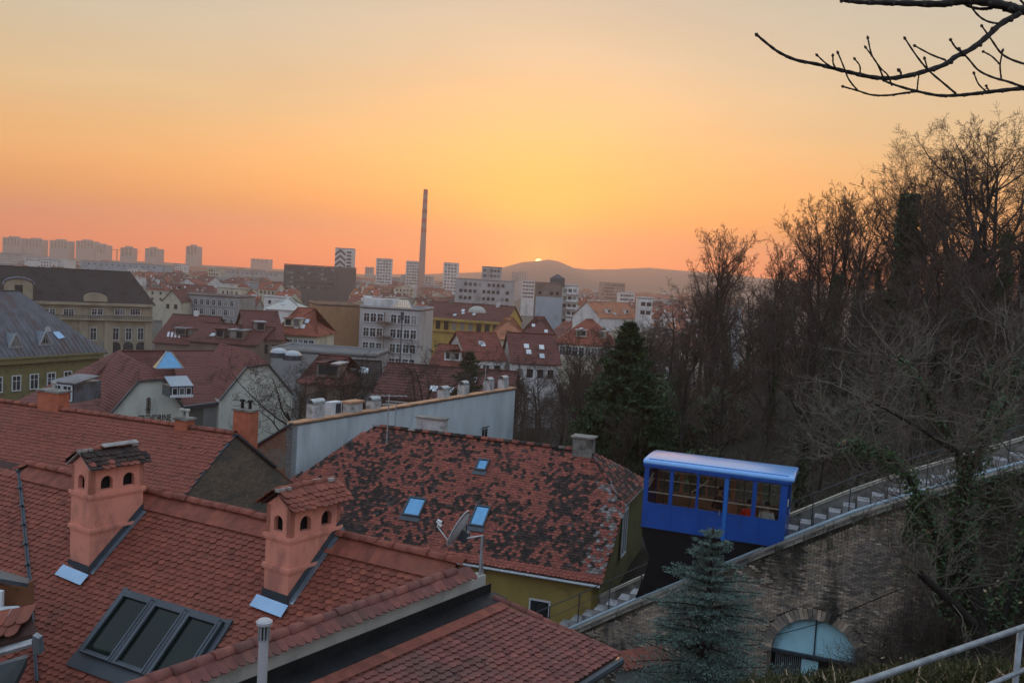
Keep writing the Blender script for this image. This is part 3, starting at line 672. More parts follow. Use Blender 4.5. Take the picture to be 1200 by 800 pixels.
# the small dormer roof of the left wing and its shed eaves
dm = thing('dormer', P(2, 700, 11.2), 'small tiled dormer with an orange cheek at the left edge of the salmon house', 'dormer')
A0 = P(-30, 672, 11.3); A1 = P(38, 686, 11.0); B1 = P(36, 720, 10.8); 
dq = MB(); dq.prism([P(-40, 660, 11.8), P(34, 682, 11.3), P(33, 688, 11.1), P(-40, 675, 11.4)], Z * .05); dq.build('eaves_edge', m_darkmet, dm)
dq = MB(); dq.prism([P(-40, 678, 11.45), P(20, 689, 11.3), P(21, 716, 11.2), P(-40, 716, 11.35)], Vector((.05, .3, 0))); m_or = material('orange render', (.17, .07, .03), var=.15, scale=3); dq.build('cheek', m_or, dm)
dq = MB(); dq.prism([P(-20, 690, 11.15), P(2, 693, 11.05), P(1, 722, 11.0), P(-20, 722, 11.1)], Vector((0, .06, 0))); dq.build('window_frame', m_whitewood, dm)
dq = MB(); dq.prism([P(-40, 716, 11.1), P(22, 714, 11.0), P(33, 728, 10.85), P(-40, 736, 10.9)], Z * .05); dq.build('sill_sheet', m_galv, dm)
lv = MB(); q = [P(-40, 738, 10.85), P(36, 725, 10.75), P(44, 746, 10.55), P(-40, 770, 10.5)]
lv.prism(q, Z * .06); ld = lv.build('lean_roof', m_deck, dm)
uu = (q[1] - q[0]).normalized(); nn_ = uu.cross(q[3] - q[0]).normalized(); nn_ = nn_ if nn_.z > 0 else -nn_; dd = uu.cross(nn_); dd = dd if dd.dot(q[3] - q[0]) > 0 else -dd
lay_tiles(ld, q[0] + nn_ * .07, uu, dd, [(0, 0), ((q[1] - q[0]).length, 0), ((q[1] - q[0]).length + .02, .34), (0, .42)], .172, .15, 'clay', seed=12)
gt = MB(); gt.tube([P(-40, 775, 10.5), P(40, 752, 10.5)], .05, 8); gt.bar(P(-40, 789, 10.45), P(32, 768, 10.45), .03); gt.build('gutter', m_galv, dm)
gt = MB(); gt.prism([P(38, 744, 10.45), P(45, 748, 10.4), P(47, 766, 10.4), P(39, 766, 10.45)], Vector((0, .1, 0))); gt.build('gutter_end', m_zinc, dm)
m_felt = material('flat dark felt', (.05, .055, .055), var=.3)
gt = MB(); gt.prism([P(-40, 790, 10.4), P(32, 770, 10.4), P(14, 806, 10.2), P(-40, 830, 10.1)], Vector((0, 0, -.1))); gt.build('flat_sheet', m_felt, dm)

# ------------------------------------------------------------------ house with the long plain ridge, behind on the left
h4 = thing('house', (-12, 30, EYE - 16), 'long low red roofed house with grey brown gable left of the pale blue wall', 'house')
r4r = P(276, 508, 30); r4l = Pz(-60, 461.5, r4r.z - EYE); a4 = math.degrees(math.atan2((r4r - r4l).x, (r4r - r4l).y))
PL4 = Plane(r4l, a4, 38, +1)
if PL4.D.y > 0: PL4 = Plane(r4l, a4, 38, -1)
L4 = (r4r - r4l).length; w4 = PL4.uv(PL4.at(190, 612))
rk = PL4.uv(PL4.at(218, 577)); uo = rk[0] + (L4 - rk[0]) * 0
poly4 = [(0, .15), (L4, .15), (L4 + (rk[0] - L4) * 5.4 / rk[1], 5.4), (0, 5.4)]
d4 = MB(); d4.prism([PL4.pt(u, v if v > .2 else 0, -.03) for u, v in poly4], -PL4.N * .12); roof4 = d4.build('roof', m_deck, h4)
lay_tiles(roof4, PL4.O, PL4.U, PL4.D, poly4, .18, .14, 'clay', seed=21, wander=.008, tfun=lambda u, v, r: min(.99, max(0, r.gauss(.42, .16) + .25 * noise.noise(Vector((u * .15, v * 1.3, 2))))))
ridge_tiles(r4r + Z * .02, r4l + Z * .02, roof4, r=.13, L=.38)
gdir = (PL4.pt(*[L4 + (rk[0] - L4) * 4 / rk[1], 4]) - r4r); ghz = Vector((gdir.x, gdir.y, 0)).normalized()
ap4 = r4r - Z * .08; lft = ap4 + gdir * 1.3; rg = on_plane(322, 548, ap4, ghz.cross(Z).normalized())
gb = MB(); nrm = ghz.cross(Z).normalized(); inn = -nrm if nrm.dot(PL4.U) > 0 else nrm
rg2 = ap4 + (rg - ap4) * 1.9
gb.prism([ap4, lft, Vector((lft.x, lft.y, EYE - 16)), Vector((rg2.x, rg2.y, EYE - 16)), rg2], inn * .3); gb.build('gable_wall', m_oldbrick, h4)
vg = MB(); vg.bar(ap4 + Z * .06, lft + Z * .06, .12, .05); vg.bar(ap4 + Z * .06, rg + Z * .04, .2, .07); vg.build('verge_flashing', m_darkmet, h4)
bs = MB(); bs.prism([r4l, r4r, rg2, rg2 + (r4l - r4r)], Z * -.1); bs.build('back_slope', MAT['clay|obj'], h4)
# chimneys standing on it: (x, top y, width px, label)
def stub(parent, p, w, d, h, mat, capmat, az=20, over=.05, pots=0, potmat=None, name='chimney'):
    a, b = azv(az), azv(az + 90); m = MB(); m.box(p + Z * (h / 2 - .4), b * w / 2, a * d / 2, Z * (h / 2 + .4)); s = m.build(name, mat, parent)
    MB().box(p + Z * (h + .03), b * (w / 2 + over), a * (d / 2 + over), Z * .035).build('slab', capmat, s)
    if pots:
        m = MB()
        for k in range(pots):
            q = p + b * ((k + .5) / pots - .5) * w * .9 + Z * (h + .06); m.tube([q, q + Z * .22, q + Z * .24, q + Z * .3], [.06, .05, .1, .09], 8)
        m.build('cowl', potmat or m_soot_shade, s)
    return s
m_redch = material('red painted chimney', (.42, .13, .07), var=.2, scale=4, col2=(.2, .1, .07), amt=.2)
def on_ridge4(x): 
    a, b = ray(x, 500); t = (a * r4l.y - r4l.x) / (PL4.U.x - a * PL4.U.y); return r4l + PL4.U * t
q = on_ridge4(59); stub(h4, q + Z * .05 + ghz * -.1, 1.0, .5, .55, m_redch, m_concrete, az=a4 - 90, pots=1, potmat=m_white)
q = on_ridge4(216); stub(h4, q - Z * .1 + ghz * 0, .5, .4, .35, m_redch, m_concrete, az=a4 - 90, pots=2, potmat=m_white)
q = on_ridge4(274) ; stub(h4, q - PL4.U * .3 + (-ghz) * .9 - Z * .1, .7, .45, .75, m_redch, m_concrete, az=a4 - 90, pots=2)

# ------------------------------------------------------------------ house with the mossy roof
h3 = thing('house', (-1, 39, EYE - 16), 'ochre house with mossy black and red tiled roof beside the track', 'house')
Z3 = -7.55; r3r = Pz(692, 529, Z3); r3l = Pz(438, 499, Z3); a3 = math.degrees(math.atan2((r3r - r3l).x, (r3r - r3l).y))
PL3 = Plane(r3l, a3, 40, +1)
if PL3.D.y > 0: PL3 = Plane(r3l, a3, 40, -1)
c3 = [PL3.uv(PL3.at(*q)) for q in ((438, 499), (692, 529), (732, 594), (703, 686), (556, 655), (345, 560))]
evr = c3[3]; vE3 = evr[1]; c3[4] = (c3[4][0], vE3)
lft3 = (c3[5][0] - (c3[5][0] - c3[0][0]) * 0, c3[5][1]); sl = (c3[5][0] - c3[0][0]) / c3[5][1]
poly3 = [(0, .1), (c3[1][0], .1), (c3[2][0], c3[2][1]), (evr[0], vE3), (sl * vE3, vE3)]
d3 = MB(); d3.prism([PL3.pt(u, v if v > .2 else 0, -.03) for u, v in poly3], -PL3.N * .15); roof3 = d3.build('roof', m_deck, h3)
TW3 = .175; EX3 = .135
lefty = c3[0][0]
def moss(u, v, r):
    k = .8 * noise.noise(Vector((u * .9, v * .9, 1.7))) + .7 * noise.noise(Vector((u * 3.1, v * 3.1, 4.1)))
    px = u / c3[1][0]
    dens = -.36 + .62 * math.exp(-((px - .12) / .2) ** 2) + .45 * math.exp(-((px - 1.04) / .12) ** 2) + .20 * (v > 2.6) - .15 * math.exp(-((px - .72) / .16) ** 2) * (v < 3.2)
    if v > vE3 - .42: return r.uniform(.3, .58)
    edge = (evr[0] - u + (v - vE3) * .0) ; rv_ = (c3[2][0] + (evr[0] - c3[2][0]) * max(0, (v - c3[2][1])) / max(.1, vE3 - c3[2][1])) - u if v > c3[2][1] else (c3[1][0] + (c3[2][0] - c3[1][0]) * v / c3[2][1]) - u
    if rv_ < .95 and v > 1.6 and r.random() < .5 * (1 - rv_ / .95) + .08: return r.uniform(.88, 1)
    pr = 1 / (1 + math.exp(-(k * 1.5 + dens) * 4.2))
    if r.random() < pr * .9: return r.uniform(.585, .88)
    if r.random() < .06: return r.uniform(.58, .75)
    return min(.57, max(0, r.gauss(.34, .17)))
lay_tiles(roof3, PL3.O, PL3.U, PL3.D, poly3, TW3, EX3, 'old clay', seed=31, tfun=moss, wander=.014)
ridge_tiles(r3r + Z * .02, r3l + Z * .02, roof3, r=.15, L=.38, key='old clay')
hip = PL3.pt(*c3[2]); ridge_tiles(hip, PL3.pt(*c3[1]), roof3, r=.085, L=.34, key='old clay', name='hip_tile')
# half hip: slopes away to the right; its eave runs back from the hip point
far_e = on_plane(756, 578, hip, Z) ; far_e = Vector((far_e.x, far_e.y, hip.z - .05))
hb = azv(a3 - 90) ; hb = hb if hb.y > 0 else -hb; far_e = hip + hb * 5.6
o5 = r3r; nh = (hip - r3r).cross(far_e - r3r).normalized(); nh = nh if nh.z > 0 else -nh
U5 = hb; D5 = U5.cross(nh); D5 = D5 if D5.z < 0 else -D5
pl5 = [((p - o5).dot(U5), (p - o5).dot(D5)) for p in (r3r, hip, far_e)]
hh_ = MB(); hh_.prism([r3r - nh * .03, hip - nh * .03, far_e - nh * .03], -nh * .12); hf = hh_.build('half_hip', m_deck, h3)
lay_tiles(hf, o5, U5, D5, pl5, TW3, .2, 'old clay', seed=37, tfun=lambda u, v, r: r.choice((r.uniform(.2, .56), r.uniform(.6, .8), r.uniform(.7, .92))))
bs = MB(); backp = far_e + (r3l - r3r) * 1.05; bs.prism([r3r, r3l, backp + Z * -.3, far_e], Z * -.1); bs.build('back_slope', MAT['old clay|obj'], h3)
vg = MB(); vg.bar(far_e, hip, .07, .05); vg.build('verge_gutter', m_galv, h3)
# walls
ev3 = PL3.pt(evr[0], vE3); evl3 = PL3.pt(sl * vE3, vE3); inD = Vector((PL3.D.x, PL3.D.y, 0)).normalized()
wa = MB(); e0 = evl3 - inD * .35 - Z * .12; e1 = ev3 - inD * .35 - Z * .12 - PL3.U * .12; lo = lambda p: Vector((p.x, p.y, EYE - 19))
wa.prism([e0, e1, lo(e1), lo(e0)], -inD * .3); wa.build('eaves_wall', m_ochre, h3)
ga = MB(); hipw = hip - PL3.U * .15 - Z * .15; farw = far_e - PL3.U * .15 - Z * .15; farlo = lo(farw)
ga.prism([lo(e1) + PL3.U * .02, e1 + PL3.U * .02, hipw, farw, farlo], -PL3.U * .3); ga.build('gable_wall', m_olive, h3)
wb = MB(); q0 = lo(r3l); q1 = PL3.pt(c3[5][0], c3[5][1]); wb.prism([r3l - Z * .1, evl3 - Z * .1, lo(evl3), lo(r3l)], PL3.U * .25); wb.build('side_wall', m_oldbrick, h3)
# long white window in the gable next to the car
gn = PL3.U
wf = MB(); g0 = on_plane(741, 600, hipw, gn); g1 = on_plane(741, 640, hipw, gn)
for k in range(3): wf.box(hipw + hb * (.55 + k * .42) - Z * 1.15 + gn * .03, hb * .05, gn * .03, Z * 1.0)
wf.box(hipw + hb * .97 - Z * 2.15 + gn * .03, hb * .47, gn * .04, Z * .05); wf.box(hipw + hb * .97 - Z * .18 + gn * .03, hb * .47, gn * .04, Z * .05)
wfo = wf.build('window', m_whitewood, h3); MB().box(hipw + hb * .97 - Z * 1.15 + gn * .015, hb * .42, gn * .02, Z * .95).build('pane', m_glassdark, wfo)
gt = MB(); gt.tube([PL3.pt(evr[0], vE3 + .03, -.05), PL3.pt(sl * vE3, vE3 + .03, -.05)], .06, 8); gt.build('gutter', m_galv, h3)
# small window under the eaves
q = on_plane(632, 716, e1 + inD * .0, inD); wq = MB()
m_dw = MB(); m_dw.box(q, PL3.U * .45, inD * .04, Z * .5); wo_ = m_dw.build('window', m_whitewood, h3); MB().box(q + inD * .03, PL3.U * .38, inD * .02, Z * .43).build('pane', m_glassdark, wo_)
ss_ = [(i * .62 + .2, vE3 - .45 - (.0)) for i in range(int((evr[0] - c3[4][0]) / .62) + 3)]
snow_guard(roof3, PL3.O, PL3.U, PL3.D, [(evr[0] - .4 - i * .62, vE3 - .5) for i in range(10)] + [(3.2 + i * 1.1, 3.2 + (i % 2) * .2) for i in range(5)])
# ridge chimney and roof lights
q = (r3r + (r3l - r3r) * .03); stub(h3, q - Z * .0, .9, .62, .62, m_concrete, m_concrete, az=a3 - 90, over=.09)
def roof_light(parent, Pl, corners, glassmat, label=None):
    uvs = [Pl.uv(Pl.at(*c)) for c in corners]; u0 = min(p[0] for p in uvs); u1 = max(p[0] for p in uvs)
    u0 = (uvs[0][0] + uvs[3][0]) / 2; u1 = (uvs[1][0] + uvs[2][0]) / 2; w0 = (uvs[0][1] + uvs[1][1]) / 2; w1 = (uvs[2][1] + uvs[3][1]) / 2
    f = MB(); t = .07; hN = .13
    for (a, b, c, d) in ((u0, u1, w0, w0 + t), (u0, u1, w1 - t, w1), (u0, u0 + t, w0 + t, w1 - t), (u1 - t, u1, w0 + t, w1 - t)):
        f.box(Pl.pt((a + b) / 2, (c + d) / 2, hN / 2), Pl.U * (b - a) / 2, Pl.D * (d - c) / 2, Pl.N * hN / 2)
    fo = f.build('skylight', m_darkmet, parent)
    MB().box(Pl.pt((u0 + u1) / 2, (w0 + w1) / 2, hN * .6), Pl.U * ((u1 - u0) / 2 - t), Pl.D * ((w1 - w0) / 2 - t), Pl.N * .01).build('pane', glassmat, fo)
    a = MB(); a.box(Pl.pt((u0 + u1) / 2, w1 + .12, .065), Pl.U * ((u1 - u0) / 2 + .05), Pl.D * .13, Pl.N * .01); a.build('apron', m_darkmet, fo)
    return fo
roof_light(h3, PL3, ((481, 583), (501, 585), (492, 607), (470, 604)), m_skyglass)
roof_light(h3, PL3, ((557, 592), (577, 595), (566, 619), (551, 616)), m_skyglass)
roof_light(h3, PL3, ((562, 538), (574, 540), (570, 553), (556, 551)), m_skyglass)

# ------------------------------------------------------------------ pale blue fire wall building with its row of chimneys
h5 = thing('house', (-10, 45, EYE - 20), 'house with long pale blue side wall capped in orange tiles behind the mossy roof', 'house')
b5 = P(343, 497, 43.0); e5 = Pz(604, 455, b5.z - EYE); WD = (e5 - b5); L5 = WD.length; WD.normalize(); WN = Vector((WD.y, -WD.x, 0))
lo5 = lambda p: Vector((p.x, p.y, EYE - 24))
w5 = MB(); w5.prism([b5, e5, lo5(e5), lo5(b5)], -WN * .35); w5.build('side_wall', m_bluewall, h5)
gl = on_plane(297, 525, b5, WD); gl = b5 + (gl - b5) * 2.2
g5 = MB(); g5.prism([b5 - Z * .1, gl - Z * .1, lo5(gl), lo5(b5)], WD * .35); g5.build('end_gable', material('patched red brick', (.20, .095, .06), var=.4, scale=5, col2=(.17, .15, .12), amt=.45, scale2=.8, bump=.7, bscale=9, stretch=(1, 1, 2.5)), h5)
v5 = MB(); v5.bar(b5 + Z * .05, gl + Z * .05, .22, .08); v5.build('verge_flashing', m_darkmet, h5)
r5 = MB(); r5.prism([b5, e5, e5 + (gl - b5), gl], Z * -.12); r5.build('roof', MAT['clay|obj'], h5)
rt = MB(); n5 = 30; m_cop = material('orange coping tile', (.50, .27, .15), var=.2, scale=3, rnd=.12); me = bpy.data.meshes.new('coping_tile'); tv = MB(); LL = L5 / n5
tv.box((0, LL / 2, .03), (.26, 0, 0), (0, LL * .485, 0), (0, 0, .035)); me = tv.mesh('coping_tile'); me.materials.append(m_cop)
for i in range(n5): inst('coping_tile', me, frame(b5 + WD * (i * LL) - WN * .15 + Z * (.005 + .012 * (i % 2)), WN, WD, Z), h5)
m_chw = material('dirty white chimney', (.46, .46, .44), var=.2, scale=3, col2=(.22, .21, .19), amt=.35, scale2=2)
def on_wall5(x):
    a, b = ray(x, 470); t = (a * b5.y - b5.x) / (WD.x - a * WD.y); return b5 + WD * t
bar_c = {}
for i, (x, ty, wpx, kind) in enumerate(((377, 467, 22, 1), (420, 470, 25, 0), (444, 464, 17, 2), (525, 452, 14, 1), (548, 446, 12, 1), (577, 442, 12, 1), (594, 440, 12, 1))):
    q = on_wall5(x) - WN * .35; px = FPX / q.y; top = on_plane(x, ty, q, Vector((0, 1, 0))).z; hgt = top - q.z; wd = wpx / px
    m = MB(); sh = hgt - (.3 if kind else .06); m.box(q + Z * (sh / 2 - .2), WD * wd * .45, WN * .25, Z * (sh / 2 + .2)); s = m.build('chimney', m_chw, h5)
    if kind == 0: MB().box(q + Z * (sh + .03), WD * wd * .52, WN * .32, Z * .05).build('slab', m_cop, s)
    else:
        c = MB(); K = 7; rr = .22
        for k in range(K):
            a0 = math.pi * k / K; a1 = math.pi * (k + 1) / K
            P0 = q + Z * (sh + .06); p_ = [P0 + WN * rr * math.cos(a0) + Z * rr * math.sin(a0), P0 + WN * rr * math.cos(a1) + Z * rr * math.sin(a1)]
            c.prism([p_[0] - WD * wd * .5, p_[0] + WD * wd * .5, p_[1] + WD * wd * .5, p_[1] - WD * wd * .5], Z * .012)
        for sgn in (-1, 1): c.bar(q + WD * wd * .4 * sgn + Z * (sh - .05) + WN * .2, q + WD * wd * .4 * sgn + Z * (sh + .1) + WN * .2, .03); c.bar(q + WD * wd * .4 * sgn + Z * (sh - .05) - WN * .2, q + WD * wd * .4 * sgn + Z * (sh + .1) - WN * .2, .03)
        c.build('barrel_cowl', m_galv, s)
q = on_wall5(400) - WN * .5; ac = thing('air_conditioner', q, 'small white air conditioner box between chimneys on the pale blue wall', 'air conditioner')
MB().box(q + Z * .38, WD * .42, WN * .2, Z * .34).build('casing', m_whitewood, ac); MB().box(q + Z * .38 + WN * .21 + WD * .15, WD * .2, WN * .01, Z * .25).build('grille', m_darkmet, ac)
MB().box(q + Z * .02, WD * .38, WN * .16, Z * .03).build('foot', m_darkmet, ac)
# chimney in front of the blue wall (belongs to the mossy house) and its window
q = on_plane(506, 500, r3l + (-inD) * 2.2, inD); stub(h3, Vector((q.x, q.y, q.z - 1.2)), 1.5, .5, 1.2 + (on_plane(506, 490, q, inD).z - q.z), m_chw, m_concrete, az=a3 - 90, over=.06)
q = on_plane(567, 509, b5, WN); wm = MB(); wm.box(q, WD * .38, WN * .05, Z * .42); wo_ = wm.build('window', m_whitewood, h5)
for sg in (-1, 1): MB().box(q + WD * .18 * sg + WN * .04, WD * .15, WN * .02, Z * .36).build('pane', m_glassdark, wo_)
MB().bar(q + WD * -.45 + Z * .5 + WN * .1, q + WD * .45 + Z * .5 + WN * .1, .06).build('lintel', m_darkmet, wo_)
# aerials
def aerial(x, y0, y1, d, label, arms):
    b = P(x, y0, d); t = P(x + (y0 - y1) * .055, y1, d); r = thing('aerial', b, label, 'aerial'); MB().tube([b, t], .03, 6).build('mast', m_galv, r)
    m = MB()
    for (k, w, aa) in arms:
        c = b.lerp(t, k); m.bar(c - azv(aa) * w, c + azv(aa) * w, .03)
        for j in range(7): e = c + azv(aa) * w * (j / 3 - 1); m.bar(e - azv(aa + 90) * .22, e + azv(aa + 90) * .22, .014)
    m.build('antenna', m_galv, r)
    return r
aerial(453, 520, 462, 38.5, 'thin roof aerial rising from the left end of the mossy roof ridge', [(.97, .75, 70), (.8, .3, 60)])
aerial(463, 500, 470, 46, 'pair of plain aerial rods on the coping of the pale blue wall', [(.98, .5, 100)])
aerial(568, 455, 426, 58, 'tall T shaped aerial above the far chimneys of the pale blue wall', [(.98, .7, 100)])
# ------------------------------------------------------------------ brick viaduct wall of the funicular
S0, S1 = -9.0, 27.0
ARP = [on_plane(x, y, T(0, WT, 0), TN) for x, y in ((903, 772), (1004, 783), (950, 724))]
ARS = [(p - CA).dot(TD) for p in ARP]; ARZ = [p.z - EYE for p in ARP]
ac_s = (ARS[0] + ARS[1]) / 2; ac_r = (ARS[1] - ARS[0]) / 2; asp_z = ARZ[2] - ac_r * .98
wall = thing('brick_wall', T(3, WT, -16), 'old brown brick retaining wall under the funicular track', 'retaining wall')
def wbot(s): return zp(s) - 9.5
mb = MB(); M_ = 60
def wall_strip(mb, sa, sb, zlo, zhi):    # zlo/zhi are functions of s
    mb.prism([T(sa, WT, zlo(sa)), T(sb, WT, zlo(sb)), T(sb, WT, zhi(sb)), T(sa, WT, zhi(sa))], TN * .5)
ztopf = lambda s: zp(s) - .16
n = 30
arcz = lambda s: asp_z + math.sqrt(max(0, ac_r ** 2 - (s - ac_s) ** 2)) * .98
brk = [S0 + (ac_s - ac_r - S0) * i / n for i in range(n + 1)] + [ac_s - ac_r + 2 * ac_r * (i / 24) for i in range(1, 25)] + [ac_s + ac_r + (S1 - ac_s - ac_r) * i / n for i in range(1, n + 1)]
for sa, sb in zip(brk, brk[1:]):
    mid = (sa + sb) / 2
    wall_strip(mb, sa, sb, (wbot if abs(mid - ac_s) > ac_r else arcz), ztopf)
mb.build('mortar_face', m_brickback, wall)
# the bricks: real courses standing proud of the joints
BL, BH = .20, .062; cells = []
rb = random.Random(77)
for j in range(-140, 260):
    z = asp_z + j * BH
    for i in range(int(-6 / BL), int(16 / BL)):
        s = i * BL + (j % 2) * BL / 2; sc_ = s + BL / 2
        if z + BH > zp(s) - .25 or z + BH > zp(s + BL) - .25 or z < zp(s) - 7.2: continue
        d = math.hypot(sc_ - ac_s, (z + BH / 2 - asp_z) / .98)
        if z + BH / 2 > asp_z and d < ac_r + .36: continue
        if z + BH / 2 <= asp_z and abs(sc_ - ac_s) < ac_r + .13: continue
        p = T(sc_, WT, z)
        if not inview(p, 5): continue
        cells.append((p.length, s, z))
cells.sort(); big = MB(); me = bpy.data.meshes.new('brick'); q = MB(); q.box((0, 0, 0), (BL / 2 - .008, 0, 0), (0, .03, 0), (0, 0, BH / 2 - .008)); me = q.mesh('brick'); me.materials.append(MAT['brick|obj'])
nearest = sorted(range(len(cells)), key=lambda k: abs(cells[k][1] - ac_s) + abs(cells[k][2] - asp_z - .8))[:260]; near = set(nearest)
for k, (_, s, z) in enumerate(cells):
    proud = rb.uniform(-.002, .026)
    if noise.noise(Vector((s * .5, z * .5, 9))) > .26 and rb.random() < .7: continue       # patches where render or soot covers the courses
    c = T(s + BL / 2, WT, z + BH / 2) - TN * (proud); a = rb.gauss(0, .01)
    if k in near: inst('brick', me, frame(c, (TD * math.cos(a) + Z * math.sin(a)), TN, (Z * math.cos(a) - TD * math.sin(a))), wall)
    else: big.box(c, (TD + Z * a) * (BL / 2 - .008), TN * .03, Z * (BH / 2 - .008), min(.99, max(0, .5 + .5 * noise.noise(Vector((s * .6, z * .6, 2))) + rb.gauss(0, .22))))
tag(big.build('bricks', MAT['brick|attr'], wall, tint=True), kind='stuff')
K = 34
for i in range(K):
    a = math.pi * (i + .5) / K; c = T(ac_s + (ac_r + .17) * math.cos(a), WT - .03, asp_z + (ac_r + .17) * .98 * math.sin(a)); rad = (TD * math.cos(a) + Z * math.sin(a)); tg = (TD * -math.sin(a) + Z * math.cos(a))
    m = MB(); m.box(c, rad * .16, TN * .05, tg * (math.pi * (ac_r + .17) / K / 2 - .008)); m.build('arch_brick', MAT['brick|obj'], wall)
# arch infill: pale board, beam and a black sheet painted as the opening's shade, with a grating
m_board = material('pale turquoise board', (.50, .88, .98), rough=.5, var=.06, col2=(.33, .46, .5), amt=.25, scale2=1)
infill = MB(); pts = [T(ac_s + ac_r * math.cos(math.pi * i / 24), WT + .16, asp_z + .05 + (ac_r - .0) * .98 * math.sin(math.pi * i / 24)) for i in range(25)]
infill.prism(pts, TN * .05); bo = infill.build('board', m_board, wall); tag(bo, label='pale turquoise board closing the arch')
MB().bar(T(ac_s, WT + .13, asp_z + .05), T(ac_s, WT + .13, asp_z + ac_r), .035).build('mullion', m_darkmet, wall)
MB().bar(T(ac_s - ac_r - .05, WT + .1, asp_z), T(ac_s + ac_r + .05, WT + .1, asp_z), .12, .1).build('beam', m_darkmet, wall)
op = MB(); op.prism([T(ac_s - ac_r, WT + .45, asp_z), T(ac_s + ac_r, WT + .45, asp_z), T(ac_s + ac_r, WT + .45, wbot(ac_s)), T(ac_s - ac_r, WT + .45, wbot(ac_s))], TN * .05); op.build('opening', m_soot_shade, wall)
gr = MB()
for i in range(16): s = ac_s - ac_r + .15 + i * .062; gr.bar(T(s, WT + .2, asp_z - .1), T(s, WT + .2, asp_z - 1.6), .025)
gr.build('grating', m_galv, wall)
dv = MB(); dv.box(T(ac_s - .1, WT + .2, asp_z - .9), TD * .26, TN * .02, Z * .75); dv.build('door_leaf', m_board, wall)
MB().tube([T(ARS[0] - .1, WT - .05, asp_z + .45), T(ac_s, WT - .05, asp_z + 1.15), T(ac_s + 2.6, WT - .05, asp_z + 2.9)], .012, 4).build('cable', m_soot_shade, wall)
# coping along the top: individual stones
m_oldcop = material('dark weathered coping', (.19, .17, .14), var=.3, scale=3, col2=(.07, .065, .055), amt=.4, scale2=1.5, bump=.5)
ns = 42
for i in range(ns):
    sa = S0 + (S1 - S0) * i / ns; sb = S0 + (S1 - S0) * (i + 1) / ns - .02
    m = MB(); m.prism([T(sa, WT - .12, zp(sa) - .17), T(sb, WT - .12, zp(sb) - .17), T(sb, WT - .12, zp(sb) - .03), T(sb, WT - .02, zp(sb)), T(sa, WT - .02, zp(sa)), T(sa, WT - .12, zp(sa) - .03)][:4] + [T(sa, WT - .12, zp(sa) - .03)], TN * .04)
    m.prism([T(sa, WT - .08, zp(sa) - .17), T(sb, WT - .08, zp(sb) - .17), T(sb, WT - .08, zp(sb)), T(sa, WT - .08, zp(sa))], TN * .46)
    m.build('coping_stone', m_oldcop, wall)
# second arch at the far right, its inner shade painted as a black plate
MB().prism([T(13.2 + .8 * math.cos(math.pi * i / 12), WT - .06, zp(13.2) - 4.4 + .8 * math.sin(math.pi * i / 12)) for i in range(13)] + [T(12.4, WT - .06, zp(13) - 6), T(14, WT - .06, zp(13) - 6)], TN * .05).build('side_arch_shade', m_soot_shade, wall)

# ------------------------------------------------------------------ track bed, rails, stairs, pipe, far kerb wall, handrails
track = thing('funicular_track', T(3, 1, -12), 'sloping funicular track with rails climbing behind the brick wall', 'track')
def ribbon(mb, t0, t1, dz0, dz1, th=.2, sa=S0, sb=S1, n=40):
    for i in range(n):
        a = sa + (sb - sa) * i / n; b = sa + (sb - sa) * (i + 1) / n
        mb.prism([T(a, t0, zp(a) + dz0), T(b, t0, zp(b) + dz0), T(b, t1, zp(b) + dz1), T(a, t1, zp(a) + dz1)], Z * -th)
m_bed = material('dark track bed', (.035, .033, .03), var=.4, scale=3, bump=.5)
m = MB(); ribbon(m, WT + .39, 3.9, -.72, -.72, 7); m.build('bed', m_bed, track)
m_rail = material('rail steel', (.16, .14, .13), rough=.4, metal=.8, var=.3)
for t in (.35, 1.35):
    m = MB(); ribbon(m, t - .035, t + .035, -.5, -.5, .14); m.build('rail', m_rail, track)
for i in range(60):
    s = S0 + 1 + i * .6; 
    if s < S1 - 1: MB().bar(T(s, .0, zp(s) - .68), T(s, 1.7, zp(s) - .68), .18, .1).build('sleeper', m_concrete, track)
pp = thing('pipe', T(3, -.3, -9), 'pale blue pipe running up beside the funicular rails', 'pipe')
m = MB(); m.tube([T(S0 + (S1 - S0) * i / 36, -.02 + .12, zp(S0 + (S1 - S0) * i / 36) - .10) for i in range(37)], .075, 8); m.build('tube', m_pipe, pp, smooth=True)
for i in range(15): s = S0 + 1 + i * 2.2; MB().bar(T(s, .1, zp(s) - .8), T(s, .1, zp(s) - .12), .06).build('bracket', m_darkmet, pp)
stair = thing('stairway', T(3, 2.4, -12), 'narrow pale concrete stairway climbing beside the funicular rails', 'stairway')
stp = MB(); stp.prism([Vector((0, 0, 0)), Vector((.40, 0, 0)), Vector((.40, .0, -.34)), Vector((0, 0, -.34))], Vector((0, .7, 0))); me = stp.mesh('step'); me.materials.append(m_step)
i = 0; s = S0
while s < S1 - .5:
    sl_ = (zp(s + .1) - zp(s)) / .1
    for _ in range(1):
        inst('step', me, frame(T(s, 2.15, zp(s) - .18), TD, TN, Z), stair)
    s += .46
fk = thing('kerb_wall', T(3, 3.2, -12), 'low far kerb wall with pale coping behind the funicular stairway', 'wall')
m = MB(); ribbon(m, 3.05, 3.25, .02, .02, 1.2); m.build('wall', m_concrete, fk)
m_kcop = material('beige coping', (.42, .38, .30), var=.2, scale=4)
for i in range(30):
    a = S0 + 36 * i / 30; b = S0 + 36 * (i + 1) / 30 - .02; m = MB(); m.prism([T(a, 3.0, zp(a) + .03), T(b, 3.0, zp(b) + .03), T(b, 3.32, zp(b) + .03), T(a, 3.32, zp(a) + .03)], Z * .09); m.build('coping_stone', m_kcop, fk)
hr = thing('handrail', T(3, 1.8, -12), 'thin black handrail with slender posts beside the funicular stairway', 'handrail')
